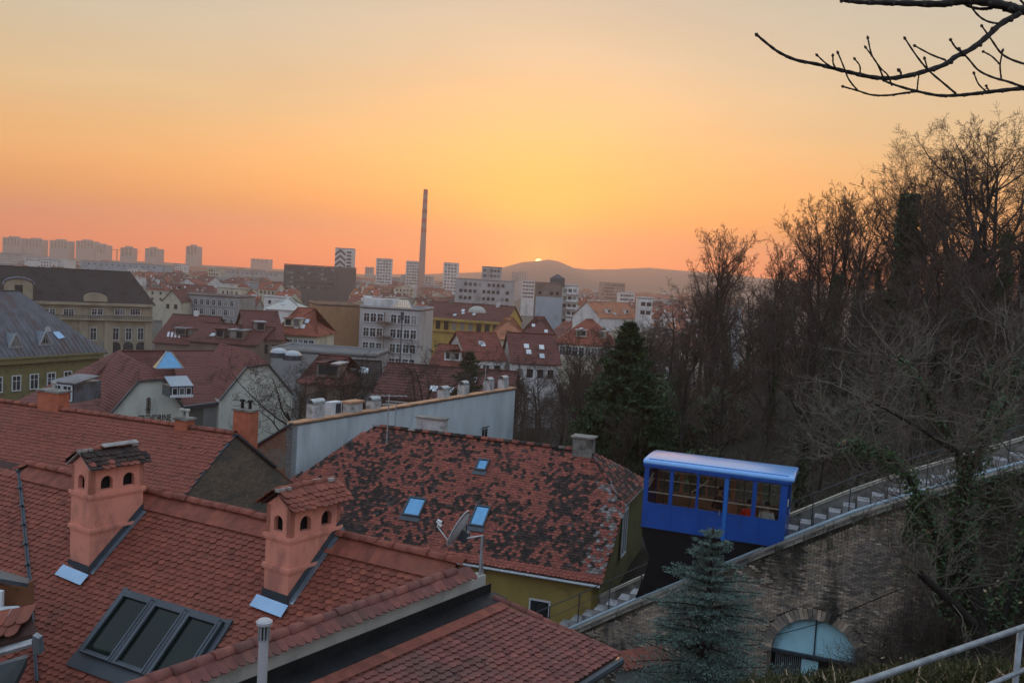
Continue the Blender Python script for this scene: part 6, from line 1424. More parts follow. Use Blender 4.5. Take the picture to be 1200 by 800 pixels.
# the tall power station chimney with red warning bands
t0, t1 = P(493.2, 335, 1000), P(499, 222, 1000); t0.x = t1.x = (t0.x + t1.x) / 2
chm = thing('factory_chimney', Vector((t1.x, 1000, 0)), 'very tall slender striped industrial chimney against the orange sky', 'chimney')
m_cc = material('pinkish chimney concrete', (.36, .25, .22), var=.1); m_cr = material('dull red warning paint', (.36, .10, .07), var=.1)
n_b = 9; zt0 = t1.z; zb0 = 0
for i in range(n_b + 3):
    if i < 3: a = zb0 + (zt0 * .62) * i / 3; b = zb0 + (zt0 * .62) * (i + 1) / 3; mt_ = m_cc
    else: a = zt0 * .62 + zt0 * .38 * (i - 3) / n_b; b = zt0 * .62 + zt0 * .38 * (i - 2) / n_b; mt_ = m_cr if i % 2 else m_cc
    rr = lambda z: 4.0 - 1.7 * z / zt0
    m = MB(); m.tube([Vector((t1.x, 1000, a)), Vector((t1.x, 1000, b))], [rr(a), rr(b)], 20); m.build('shaft_band' if i > 2 else 'shaft', mt_, chm)
m = MB(); m.tube([Vector((t1.x, 1000, zt0 * .8)), Vector((t1.x, 1000, zt0 * .8 + .8))], rr(zt0 * .8) + .7, 20); m.build('gallery', m_darkmet, chm)
# tower crane by the left towers
cr = thing('crane', P(150, 303, 1900), 'tiny orange tower crane among the far left tower blocks', 'crane'); q = P(137, 297, 1900); m = MB(); m.bar(Vector((q.x, q.y, 0)), q + Z * 9, 2); m.bar(q + Z * 7 - Vector((14, 0, 0)), q + Z * 7 + Vector((52, 0, 0)), 1.2); m.build('jib', MAT['orange coping tile'], cr)

# --- everyday houses filling the town, street by street
shade(Vector((-140, 225, 0)), Vector((-85, 240, 0)), P(100, 330, 235).z)
rng = random.Random(2024)
EXCL = [(181, 236, 186, 212), (0, 180, 200, 265), (290, 372, 144, 182), (371, 495, 190, 222), (494, 600, 238, 285), (534, 602, 412, 450), (625, 680, 372, 410), (650, 730, 198, 225), (505, 600, 146, 168), (572, 655, 205, 248), (208, 282, 292, 325), (440, 600, 92, 116), (318, 445, 130, 150), (345, 445, 94, 116), (700, 770, 322, 350)]
PROTECT = [(311, 352, 240, 366), (318, 376, 165, 404), (286, 331, 150, 408), (371, 423, 200, 402), (420, 496, 196, 408), (494, 596, 250, 394), (534, 602, 420, 362), (626, 680, 380, 376), (651, 730, 205, 411), (700, 768, 330, 378), (-60, 182, 225, 407), (181, 238, 190, 404), (206, 282, 300, 372), (503, 550, 150, 428), (546, 594, 150, 424), (570, 620, 210, 396), (610, 655, 230, 392), (-60, 125, 131, 470), (330, 398, 620, 331)]
MARKS = [('the ornate far left building', 95, 365), ('the grey stone house', 243, 355), ('the tent roofed pavilion', 331, 356), ('the bare orange brick wall', 397, 378), ('the grey apartment house', 458, 372), ('the ochre building', 543, 380), ('the concrete apartment block', 568, 345), ('the blank walled block', 645, 350), ('the orange red hall', 689, 390), ('the white wedge building', 726, 360),
         ('the dark office slab', 364, 318), ('the zigzag tower', 403, 306), ('the tall chimney', 494, 318), ('the white cube house', 757, 358), ('the four slanted roof lights', 208, 380), ('the long grey hall', 142, 312)]
def where(x, y):
    n_, mx, my = min(MARKS, key=lambda m: abs(m[1] - x) + 1.6 * abs(m[2] - y)); dx, dy = x - mx, y - my
    dist = abs(dx) + abs(dy)
    far_ = 'close ' if dist < 16 else ('' if dist < 42 else 'well ')
    if dy < -8 and abs(dx) < 14: return far_ + 'behind ' + n_
    if dy > 8 and abs(dx) < 14: return far_ + 'in front of ' + n_
    return far_ + ('right of ' if dx > 0 else 'left of ') + n_
grp = {'red': 'red roofed town houses', 'maroon': 'maroon roofed town houses', 'brick': 'bright brick red roofed town houses', 'orange': 'orange roofed town houses', 'flat': 'flat roofed town blocks'}
rname = {'red': 'red', 'maroon': 'maroon', 'brick': 'brick red', 'orange': 'orange'}; cnt = 0; used_l = {}
Y = 118.0; MAXI = 292
while Y < 1900:
    halfw = Y * .60; stepx = 12 + Y * .013; X = -halfw - rng.random() * stepx; row = []
    while X < halfw * .8:
        L_ = rng.uniform(5.5, 11.5) * (1 + Y / 1300); x_ = X; X += L_ + rng.uniform(.2, 2) * (1 + Y / 900)
        px, py, _w = proj(Vector((x_ + L_ / 2, Y, 14)))
        if px < -30 or px > 860 or rng.random() < .05: continue
        if any(a - 8 < px < b + 8 and c < Y < d for a, b, c, d in EXCL): continue
        if (px > 770 and Y < 300) or (Y < 150 and px < 348) or (Y < 205 and px < 180) or (Y < 150 and px > 590): continue
        yaw = rng.choice((-32, -20, 0, 8, 12, 28, 34)) + rng.uniform(-5, 5); yy = Y + rng.uniform(-7, 7)
        dd = azv(90 + yaw); A = Vector((x_, yy, 0)); B = A + dd * L_; dep = rng.uniform(6, 9) * (1 + Y / 3000)
        lim = 17.5 if Y < 420 else 22; h = rng.uniform(9.5, lim - 4.0); u = rng.random(); far = Y > 850; flat = u < (.20 if not far else .42)
        hh_ = rng.uniform(11, 19) + (rng.random() < .07) * 7 if flat else h; rh_ = 0 if flat else rng.uniform(2.4, 4.2)
        pl, pr_ = proj(A + Z * 10)[0], proj(B + Z * 10)[0]; lim_y = max([q[3] for q in PROTECT if pr_ > q[0] and pl < q[1] and yy < q[2]] or [0])
        if lim_y:
            mx = on_plane((pl + pr_) / 2, lim_y, A, Vector((0, 1, 0))).z
            if hh_ + rh_ > mx - .2: hh_ = mx - rh_ - .3
            if hh_ < 5.5: continue
        if hidden(A, B, hh_ + rh_ * .8): continue
        row.append((A, B, hh_)); rk_ = rng.choices(('red', 'maroon', 'brick', 'orange'), (5, 3.5, 3, 1))[0]
        wc = rng.choice(('white', 'grey', 'conc', 'cream', 'blue')) if flat else rng.choice(('cream', 'white', 'grey', 'pink', 'beige', 'brown', 'cream', 'white')); rf = 'flat' if flat else rng.choice(('gable', 'gable', 'hip', 'hip', 'front'))
        ncol = max(2, int(L_ / 3.3)); ww = (1.1, 1.5) if Y < 500 else (1.5, 1.8)
        if cnt < MAXI:
            cnt += 1; q = proj(((A + B) / 2) + Z * (hh_ + rh_)); nch = 0 if flat else (rng.randint(1, 3) if Y < 600 else 1); wn_ = {'conc': 'concrete'}.get(wc, wc)
            sz = 'wide ' if L_ > 22 else ('narrow ' if L_ < 15 else '')
            lb = ('%sflat roofed %s block %s' % (sz, wn_, where(q[0], q[1]))) if flat else ('%s%s walled house with %s %s roof %s' % (sz, wn_, rname[rk_], {'gable': 'ridged', 'hip': 'hipped', 'front': 'gable fronted'}[rf], where(q[0], q[1])))
            ws = lb.split()
            if len(ws) > 16 and sz: lb = ' '.join(ws[1:]); ws = ws[1:]
            if len(ws) > 16: lb = lb.replace('well ', '').replace('close ', '').replace(' walled house', ' house')
            used_l[lb] = used_l.get(lb, 0) + 1
            building('town_house', lb, A, B, dep, hh_, WM[wc], rf, rh_ or 1, 'red' if flat else rk_, (3 if flat and hh_ > 10 else 2), ncol, wsize=ww, chim=nch, group=grp['flat' if flat else rk_], seed=cnt)
        else: far_house(A, B, dep, hh_, WM[wc], 'gable' if rf == 'front' else rf, rh_, RM['felt'] if flat else RM[rk_], 3 if flat else 1, ncol, *ww)
    for A, B, z_ in row: shade(A, B, z_)
    Y += 10.5 + Y * .03
me = bpy.data.meshes.new('distant_houses'); me.from_pydata(FARV, [], FARF)
for m_ in FARMAT: me.materials.append(m_)
me.polygons.foreach_set('material_index', FARM); me.update(); o = bpy.data.objects.new('distant_houses', me); C.objects.link(o); tag(o, 'mass of small houses and blocks fading towards the far towers', kind='stuff')
# long industrial slabs in the left distance
for (a, y, b, Yd, w_, lb) in ((28, 302, 75, 900, 'white', 'long low white building with window strip in the left distance'), (95, 306, 190, 800, 'blue', 'long grey hall roof stretching below the far towers'), (0, 296, 30, 1200, 'conc', 'grey shed at the left edge below the tower blocks'), (255, 316, 330, 900, 'conc', 'pale sheds left of the dark office slab')):
    BB(lb, a, y, b, Yd, 22, w_, 'flat', 1, 'red', 1, 12, wsize=(1.6, 1.2), cat='hall', name='hall', y1=None, yaw=3)
# ------------------------------------------------------------------ vegetation
def twig_tree(seed, H, levels, spread, trunk_r, lean=0.0, up=.35, nb=(7, 6, 6, 5), droop=0.0, minr=.012, clear=.28, crown_len=.42, fine=1.0):
    """bare tree: returns two builders, trunk with limbs and the twig crown"""
    r = random.Random(seed); A = MB(); B_ = MB()
    def rv(): return Vector((r.gauss(0, 1), r.gauss(0, 1), r.gauss(0, 1)))
    def grow(p, d, Ln, rad, lev):
        n = (6, 5, 4, 3, 3)[min(lev, 4)]; pts = [p]; rads = [rad]; dirs = [d.copy()]
        for i in range(n):
            d = (d + rv() * (.09 + .05 * lev) + Z * (up * (.14 if lev else .05) - droop * .1 * (lev > 1))).normalized(); pts.append(pts[-1] + d * (Ln / n)); rads.append(max(minr * .6, rad * (1 - .78 * (i + 1) / n))); dirs.append(d.copy())
        (A if lev <= 1 else B_).tube(pts, rads, 7 if lev == 0 else (5 if lev == 1 else 3), cap=False)
        if lev >= levels: return
        k = nb[min(lev, len(nb) - 1)]; k = max(2, int(k * r.uniform(.8, 1.25)))
        for j in range(k):
            f = (clear if lev == 0 else .2) + (1 - (clear if lev == 0 else .2)) * (j + r.random()) / k; f = min(f, .985); i = int(f * n); q = pts[i].lerp(pts[i + 1], f * n - i); base = dirs[i + 1]
            side = rv(); side = (side - base * side.dot(base)).normalized(); a = r.uniform(.55, 1.0) * spread; nd = (base * math.cos(a) + side * math.sin(a)).normalized()
            l2 = Ln * crown_len * (1.25 - .55 * f if lev == 0 else 1.05 - .35 * f) * r.uniform(.75, 1.25); grow(q, nd, l2, max(minr, rad * (1 - .7 * f) * .55), lev + 1)
    grow(Vector((0, 0, 0)), Vector((lean, 0, 1)).normalized(), H, trunk_r, 0); return A, B_
PROT = {}; TOPZ = {}
def proto(key, **kw):
    tm = kw.pop('twigmat', m_twig); a, b = twig_tree(**kw); ma = a.mesh('trunk', smooth=True); ma.materials.append(m_bark); mb_ = b.mesh('crown'); mb_.materials.append(tm); PROT[key] = (ma, mb_); TOPZ[key] = max(v[2] for v in b.v)
proto('t1', seed=1, H=12, levels=4, spread=.95, trunk_r=.24, up=.5, nb=(14, 8, 7, 7))
proto('t2', seed=2, H=12, levels=4, spread=.8, trunk_r=.22, up=.7, nb=(14, 8, 7, 6), lean=.12)
proto('t3', seed=3, H=12, levels=4, spread=1.05, trunk_r=.27, up=.35, nb=(13, 8, 7, 7), lean=-.08)
proto('t4', seed=14, H=12, levels=4, spread=.7, trunk_r=.18, up=.8, nb=(16, 7, 7, 6), crown_len=.36)
proto('old', seed=5, H=12, levels=4, spread=1.15, trunk_r=.36, up=.28, nb=(12, 8, 7, 7), crown_len=.5, clear=.22)
proto('b1', seed=21, H=4.2, levels=3, spread=1.1, trunk_r=.06, up=.5, nb=(14, 8, 7), crown_len=.62, clear=.02, minr=.008)
proto('b2', seed=22, H=4.2, levels=3, spread=1.3, trunk_r=.05, up=.2, nb=(14, 9, 7), crown_len=.7, clear=.02, droop=.5, minr=.008)
proto('b3', seed=23, H=4.2, levels=3, spread=1.2, trunk_r=.06, up=.4, nb=(12, 9, 8), crown_len=.6, clear=.02, minr=.009, twigmat=m_paletwig)
# leafy clumps: ivy on trunks and evergreen bushes
def leaf_mesh(name, n, shape, size, mat, seed):
    r = random.Random(seed); vs = []; fs = []
    for i in range(n):
        c = shape(r); a = Vector((r.gauss(0, 1), r.gauss(0, 1), r.gauss(0, .6))).normalized(); b = a.orthogonal().normalized() if r.random() < .5 else a.cross(Z).normalized(); s = size * r.uniform(.55, 1.4); k = len(vs)
        vs += [c - a * s, c + b * s * .7, c + a * s * 1.1, c - b * s * .7]; fs.append((k, k + 1, k + 2, k + 3))
    me = bpy.data.meshes.new(name); me.from_pydata([tuple(v) for v in vs], [], fs); me.materials.append(mat); me.update(); return me
def ivy_shape(h, r0):
    def f(r):
        z = h * r.random() ** .85; a = r.uniform(0, 6.283); lump = .65 + 1.0 * noise.noise(Vector((math.cos(a) * 1.5, math.sin(a) * 1.5, z * .9))); rr = r0 * lump * (1.05 - .45 * z / h) * math.sqrt(r.uniform(.35, 1)); return Vector((math.cos(a) * rr, math.sin(a) * rr, z))
    return f
def blob_shape(w, h, s0):
    cl = random.Random(s0); cs_ = [(Vector((cl.gauss(0, w * .42), cl.gauss(0, w * .42), cl.uniform(.1, .9) * h)), cl.uniform(.25, .5) * w) for _ in range(11)]
    def f(r):
        c, q = r.choice(cs_); d = Vector((r.gauss(0, 1), r.gauss(0, 1), r.gauss(0, 1))).normalized() * q * r.uniform(.5, 1); p = c + d; p.z = max(.02, p.z); return p
    return f
IVY = leaf_mesh('ivy', 5200, ivy_shape(7.0, .75), .10, m_ivy, 3); EVG = [leaf_mesh('foliage', 5200, blob_shape(2.0, 2.6, 7 + i), .085, m_ivy, 9 + i) for i in range(2)]
def plant_tree(key, pos, h, rot, label, group=None, name='bare_tree', ivy=False, base=12.0, sx=1.0):
    s = h / TOPZ[key]; t = thing(name, pos, label, 'tree' if 'tree' in name else 'shrub', group); M = Matrix.Translation(Vector(pos) - Z * .2) @ Matrix.Rotation(rot, 4, 'Z') @ Matrix.Diagonal((s * sx, s * sx, s, 1))
    inst('trunk', PROT[key][0], M, t); inst('crown', PROT[key][1], M, t)
    if ivy: inst('ivy', IVY, Matrix.Translation(Vector(pos)) @ Matrix.Rotation(rot, 4, 'Z') @ Matrix.Diagonal((s * ivy, s * ivy, s * 1.05, 1)), t)
    return t
def tree_px(key, x, ytop, Y, rot, label, hk=1.0, **kw):
    top = P(x, ytop, Y); g = gz(top.x, top.y); return plant_tree(key, (top.x, top.y, g), max(2, (top.z - g) * hk), rot, label, **kw)
# skyline trees on the crest, each told apart
SKY = [('t1', 845, 262, 96, .3, 'spreading bare tree, leftmost of the tall crest trees', 0), ('t2', 868, 258, 98, 2.0, 'slim bare tree crossing the leftmost crest tree', 0), ('t4', 912, 272, 92, 1.0, 'crest tree with a leaning ivy clad trunk in the gap', 1.0), ('t4', 925, 280, 94, 4.0, 'thin bare tree beside the leaning ivy clad one', .6),
       ('t1', 968, 222, 84, 4.4, 'tall bare tree at the left end of the dense crest row', 0), ('t2', 992, 205, 82, 1.2, 'upright bare tree second in the dense crest row', .8), ('t4', 1018, 212, 80, 2.6, 'bare tree with ivy up its lower trunk in the crest row', .9), ('t2', 1040, 200, 78, 5.5, 'fine branched bare tree left of the broad ivy column', .6),
       ('t1', 1062, 196, 76, 3.1, 'bare tree behind the broad ivy column', 0), ('t4', 1082, 205, 74, .9, 'bare tree just right of the broad ivy column', .5), ('old', 1128, 140, 66, 1.5, 'biggest crest tree with a thick leaning trunk', .4), ('t3', 1160, 132, 62, 3.6, 'tall bare tree near the right edge', .8), ('old', 1196, 120, 58, 5.1, 'dark bare tree cut by the right edge', .9), ('t1', 1105, 190, 72, 2.2, 'shorter bare tree in front of the biggest crest tree', 0),
       ('t3', 1225, 120, 60, .4, 'bare tree just beyond the right edge', .9), ('t3', 790, 322, 108, 4.0, 'low bare tree at the left foot of the crest', 0), ('t1', 812, 330, 104, 1.0, 'second low bare tree at the left foot of the crest', 0), ('t3', 945, 262, 88, 2.0, 'small bare tree filling the gap of the crest row', 0)]
SKY += [('t1', 985, 225, 90, 2.2, 'background bare tree between the left end of the dense crest row and its second tree', 0), ('t3', 1030, 215, 88, .8, 'background bare tree with round crown in the middle of the crest row', 0), ('t3', 1005, 230, 86, 5.0, 'low rounded bare tree in the middle of the crest row', 0), ('t1', 1090, 180, 82, 3.0, 'background bare tree between the ivy column and the biggest tree', 0), ('t3', 1145, 150, 76, 2.0, 'background bare tree behind the biggest crest tree', 0), ('t1', 1180, 128, 72, 4.0, 'background bare tree close to the right edge', 0), ('t3', 860, 285, 104, 3.0, 'low rounded bare tree under the leftmost crest tree', 0), ('t1', 830, 300, 100, .5, 'small twiggy tree left of the leftmost crest tree', 0), ('t3', 895, 305, 98, 1.5, 'low twiggy tree left of the leaning ivy clad one', 0), ('t1', 955, 245, 92, 5.6, 'twiggy tree filling the left end of the crest row', 0)]
for k_, x, y, Yd, rt_, lb, iv in SKY: tree_px(k_, x, y, Yd, rt_, lb, ivy=iv)
# the broad ivy column
top = P(1066, 228, 75); g = gz(top.x, top.y); t = thing('ivy_tree', (top.x, top.y, g), 'broad dark ivy column standing in the crest row', 'tree'); hh_ = top.z - g
MB().tube([Vector((top.x, top.y, g - .5)), Vector((top.x, top.y, top.z))], [.45, .15], 7).build('trunk', m_bark, t)
for q_, w_ in ((0, 1.75), (1.1, 1.5)): inst('ivy', IVY, Matrix.Translation(Vector((top.x, top.y, g))) @ Matrix.Rotation(q_, 4, 'Z') @ Matrix.Diagonal((w_ * 1.15, w_ * 1.15, hh_ / 7.0, 1)), t)
inst('crown', PROT['b1'][1], Matrix.Translation(Vector((top.x, top.y, top.z - 2.2))) @ Matrix.Diagonal((1.2, 1.2, 1.1, 1)), t)
# wooded slope: many bare trees and bushes
rs = random.Random(99); nT = nB = nE = 0
wood = []
MK2 = [('the blue funicular car', 842, 585), ('the large dark conifer', 738, 440), ('the broad ivy column', 1066, 290), ('the biggest crest tree', 1128, 300), ('the leaning ivy clad crest tree', 912, 330), ('the leftmost crest tree', 845, 350), ('the pale forked tree over the stairs', 1060, 480), ('the second arch', 1190, 560), ('the top of the stairs', 1150, 540), ('the orange red hall', 689, 400), ('the right picture edge', 1200, 420), ('the mossy roof chimney', 677, 515)]
def where2(x, y):
    n_, mx, my = min(MK2, key=lambda m: abs(m[1] - x) + 1.2 * abs(m[2] - y)); dx, dy = x - mx, y - my; f_ = 'just ' if abs(dx) + abs(dy) < 30 else ('' if abs(dx) + abs(dy) < 75 else 'well ')
    if n_.endswith('edge'): return f_ + 'beside ' + n_
    if abs(dy) > 1.6 * abs(dx): return f_ + ('above ' if dy < 0 else 'below ') + n_
    return f_ + ('left of ' if dx < 0 else 'right of ') + n_
for i in range(3000):
    x = rs.uniform(560, 1260); Yd = rs.uniform(38, 118); p = P(x, 400, Yd); g = gz(p.x, p.y)
    s_ = (p - CA); s_t = Vector((s_.x, s_.y, 0)).dot(TN); s_s = Vector((s_.x, s_.y, 0)).dot(TD)
    if s_t < 6.0 or (s_s < 3.5 and s_t < 15): continue
    if x < 690 and Yd < 66: continue
    if any((p.x - q[0]) ** 2 + (p.y - q[1]) ** 2 < q[2] for q in wood): continue
    wood.append((p.x, p.y, 5.5 if Yd < 62 else 7.5)); wood_n = len(wood)
    if wood_n > 215: break
    crest = np.interp(x, [560, 640, 740, 800, 870, 950, 1060, 1150, 1260], [430, 398, 372, 336, 326, 312, 298, 266, 246])
    hmax = (P(x, crest, Yd).z - g); h = min(rs.uniform(6, 11), hmax)
    if h < 2.2: continue
    u = rs.random()
    if u < .52 and h > 4: nT += 1; plant_tree(rs.choice(('t1', 't2', 't3', 't4')), (p.x, p.y, g), h, rs.uniform(0, 6), ('low' if h < 6 else ('tall' if h > 8.5 else 'middling')) + ' bare thicket tree ' + where2(*proj(Vector((p.x, p.y, g + h * .6)))[:2]), 'bare trees of the hillside thicket', ivy=(rs.uniform(.6, .95) if rs.random() < .33 else 0), sx=1.25)
    elif u < .86: nB += 1; plant_tree(rs.choice(('b1', 'b2', 'b3')), (p.x, p.y, g), min(h, rs.uniform(3, 5.5)), rs.uniform(0, 6), 'tangled leafless bush ' + where2(*proj(Vector((p.x, p.y, g + 2)))[:2]), 'leafless bushes of the hillside thicket', name='bare_bush', base=4.2)
    else:
        nE += 1; t = thing('ivy_bush', (p.x, p.y, g), 'dark green ivy bush ' + where2(*proj(Vector((p.x, p.y, g + 1)))[:2]), 'shrub', 'ivy bushes of the hillside thicket'); inst('foliage', rs.choice(EVG), Matrix.Translation(Vector((p.x, p.y, g))) @ Matrix.Rotation(rs.uniform(0, 6), 4, 'Z') @ Matrix.Diagonal((1.2, 1.2, rs.uniform(.8, 1.6), 1)), t)
# undergrowth between them: countless stems
def stems(name, n, reg, mat, seed, hr=(.8, 2.2), rad=.012):
    r = random.Random(seed); m = MB(); k = 0
    while k < n:
        x, Yd = r.uniform(reg[0], reg[1]), r.uniform(reg[2], reg[3]); p = P(x, 400, Yd); s_ = Vector(((p - CA).x, (p - CA).y, 0)); k += 1
        if -1.2 < s_.dot(TN) < 4.4: continue
        if s_.dot(TN) > 0 and s_.dot(TN) < 14 and s_.dot(TD) < 3.5: continue
        g = gz(p.x, p.y) if k % 1 == 0 else 0; h = r.uniform(*hr); d = Vector((r.gauss(0, .35), r.gauss(0, .35), 1)).normalized(); b = Vector((p.x, p.y, g - .05)); e = b + d * h; mid = b.lerp(e, .5) + Vector((r.gauss(0, .12), r.gauss(0, .12), 0)) * h
        e.z -= h * r.random() * .5; m.tube([b, mid, e], [rad, rad * .8, rad * .4], 3, cap=False)
        for _ in range(3): q = mid.lerp(e, r.random()); m.tube([q, q + Vector((r.gauss(0, 1), r.gauss(0, 1), r.gauss(.3, .8))).normalized() * h * .3], [rad * .6, rad * .3], 3, cap=False)
    tag(m.build(name, mat), kind='stuff')
stems('undergrowth', 5200, (690, 1260, 36, 100), m_twig, 5)
stems('undergrowth', 1500, (800, 1260, 30, 60), m_paletwig, 6, rad=.010)
stems('undergrowth', 4200, (940, 1290, 17, 29), m_twig, 15, rad=.008, hr=(.4, 1.5))
stems('undergrowth', 900, (940, 1290, 17, 29), m_paletwig, 16, rad=.007, hr=(.4, 1.5))
# ivy and leaf litter patches
r = random.Random(8); vs = []; fs = []; 
for i in range(26000):
    x, Yd = r.uniform(900, 1290), r.uniform(12, 60); p = P(x, 400, Yd); s_ = Vector(((p - CA).x, (p - CA).y, 0)); 
    if -1.1 < s_.dot(TN) < 4.2: continue
    if noise.noise(Vector((p.x * .35, p.y * .35, 3))) < -.05: continue
    vs.append((p.x, p.y))
va = np.array(vs); zz_ = terr(va[:, 0], va[:, 1]) + EYE; m = MB()
for (x, y), z_ in zip(vs, zz_):
    c_ = Vector((x, y, z_ + r.random() ** 2 * .35)); a = Vector((r.gauss(0, 1), r.gauss(0, 1), r.gauss(0, .5))).normalized() * r.uniform(.04, .09); b_ = a.cross(Vector((r.gauss(0, .4), r.gauss(0, .4), 1))).normalized() * a.length * .7; m.add([c_ - a, c_ + b_, c_ + a, c_ - b_], [(0, 1, 2, 3)])
tag(m.build('ground_ivy', m_ivy), kind='stuff')

# ------------------------------------------------------------------ conifers
def conifer(pos, H, Wd, label, name, mat, seed, cards=True, needle=.05, whorls=30, per=7, side=9, nwid=.16):
    r = random.Random(seed); t = thing(name, pos, label, 'tree'); pos = Vector(pos); MB().tube([pos - Z * .5, pos + Z * H * .6, pos + Z * H], [H * .018 + .05, H * .011, .015], 7).build('trunk', m_bark, t); m = MB(); br = MB()
    for i in range(whorls):
        f = (i + r.random() * .5) / whorls; z = H * (.04 + .95 * f); Lb = Wd * (1 - f) ** .82 * r.uniform(.8, 1.12) + .12
        for k in range(per):
            a = r.uniform(0, 6.283); d = Vector((math.cos(a), math.sin(a), 0)); L_ = Lb * r.uniform(.5, 1.2); rise = .12 + .5 * f; pts = []
            for j in range(5): q = j / 4; pts.append(pos + Z * z + d * (L_ * q) + Z * (L_ * (rise * q - .42 * q * q + .16 * q ** 3)))
            br.tube(pts, [.02 * (1 - .8 * j / 4) * (H / 6) + .004 for j in range(5)], 3, cap=False)
            for j in range(side):
                q = (j + .6) / side; i0 = min(3, int(q * 4)); p = pts[i0].lerp(pts[i0 + 1], q * 4 - i0); tl = L_ * .34 * (1.1 - q * .75) + .06
                for sd in (-1, 1):
                    sp_ = (d * .75 + Vector((-d.y, d.x, 0)) * sd * r.uniform(.6, 1.1) + Z * r.uniform(-.15, .25)).normalized()
                    nseg = max(2, int(tl / (needle * 1.1)))
                    for u in range(nseg):
                        c_ = p + sp_ * tl * (u + .5) / nseg
                        for w_ in range(3):
                            nd = (sp_ * .7 + Vector((r.gauss(0, 1), r.gauss(0, 1), r.gauss(.25, .9))).normalized()).normalized() * needle * r.uniform(.8, 1.35); sdv = nd.cross(Vector((r.gauss(0, 1), r.gauss(0, 1), 1))).normalized() * needle * nwid; m.add([c_ - sdv, c_ + sdv, c_ + nd], [(0, 1, 2)])
    br.build('branches', m_bark, t); m.build('crown', mat, t); return t
sp = P(836, 617, 19.5); sg = gz(sp.x, sp.y); sH = min(sp.z - sg, 6.4)
conifer((sp.x, sp.y, sp.z - sH), sH, 2.7, 'young blue green spruce in front of the brick wall', 'spruce_tree', m_spruce, 4, needle=.05, whorls=34, per=9, side=12, nwid=.22)
cf = P(738, 376, 56); cg = gz(cf.x, cf.y)
conifer((cf.x, cf.y, cg), cf.z - cg, 4.3, 'large dark conifer rising behind the mossy roof', 'conifer_tree', m_fir, 6, needle=.24, whorls=36, per=10, side=8, nwid=.3)
cf = P(718, 425, 58); cg = gz(cf.x, cf.y); conifer((cf.x, cf.y, cg), cf.z - cg, 3.6, 'lower dark conifer leaning against the large one on its left', 'conifer_tree', m_fir, 16, needle=.24, whorls=30, per=9, side=8, nwid=.3)
cf = P(752, 432, 54); cg = gz(cf.x, cf.y); conifer((cf.x, cf.y, cg), cf.z - cg, 3.8, 'lower dark conifer at the right flank of the large one', 'conifer_tree', m_fir, 17, needle=.24, whorls=28, per=9, side=8, nwid=.3)
cf = P(551, 410, 92); cg = gz(cf.x, cf.y); conifer((cf.x, cf.y, cg), cf.z - cg, 4.6, 'rounded dark evergreen behind the far end of the pale blue wall', 'conifer_tree', m_fir, 8, needle=.34, whorls=24, per=8, side=6)
# park trees between the houses
for k_, x, y, Yd, rt_, lb in (('old', 394, 405, 84, .5, 'bare park tree left of the grey apartment house, with forked limbs'), ('t3', 424, 408, 80, 2.2, 'dark bare park tree with twisting limbs right of the forked one'), ('old', 478, 388, 76, 4.0, 'tall bare park tree in front of the grey apartment house'), ('t1', 398, 430, 90, 1.0, 'small bare park tree half hidden by its neighbours'), ('t2', 452, 415, 88, 3.0, 'slim bare park tree behind the tall one'),
                          ('t3', 640, 405, 100, 1.4, 'broad brownish bare tree right of the pale blue wall'), ('t4', 618, 410, 92, 3.4, 'narrow bare tree touching the end of the pale blue wall'), ('t1', 684, 378, 90, 4.4, 'pollarded dark tree before the orange red hall'), ('t1', 662, 420, 84, 5.2, 'bushy bare tree left of the large conifer'), ('t3', 580, 400, 110, .2, 'bare tree before the red roofs behind the barrel capped chimneys'), ('t2', 376, 430, 96, 5.0, 'thin bare tree right of the second cream gable')):
    tree_px(k_, x, y, Yd, rt_, lb)
for i in range(16):
    x = 600 + i * 11 + (i % 3) * 3; Yd = 70 + (i * 37) % 30; p = P(x, 470, Yd); plant_tree(('b1', 'b2', 'b3', 't1')[i % 4], (p.x, p.y, gz(p.x, p.y)), 5 + i % 3, i * 1.3, 'dense leafless shrub, number of steps from the wall: ' + str(i) if False else 'dense leafless shrub ' + ('close beside' if i < 3 else ('a little right of' if i < 7 else 'well right of')) + ' the pale blue wall', 'shrubs right of the pale blue wall', name='bare_bush', base=4.2 if i % 4 < 3 else 12)
# tall thin street pole
q = P(467, 452, 112); t = thing('street_pole', q, 'tall thin black pole among the park trees', 'pole'); MB().tube([q - Z * 6, P(471.5, 368, 112)], [.12, .06], 6).build('pole', m_darkmet, t); MB().box(P(471.5, 370, 112), (.2, 0, 0), (0, .2, 0), (0, 0, .5)).build('head', m_darkmet, t)

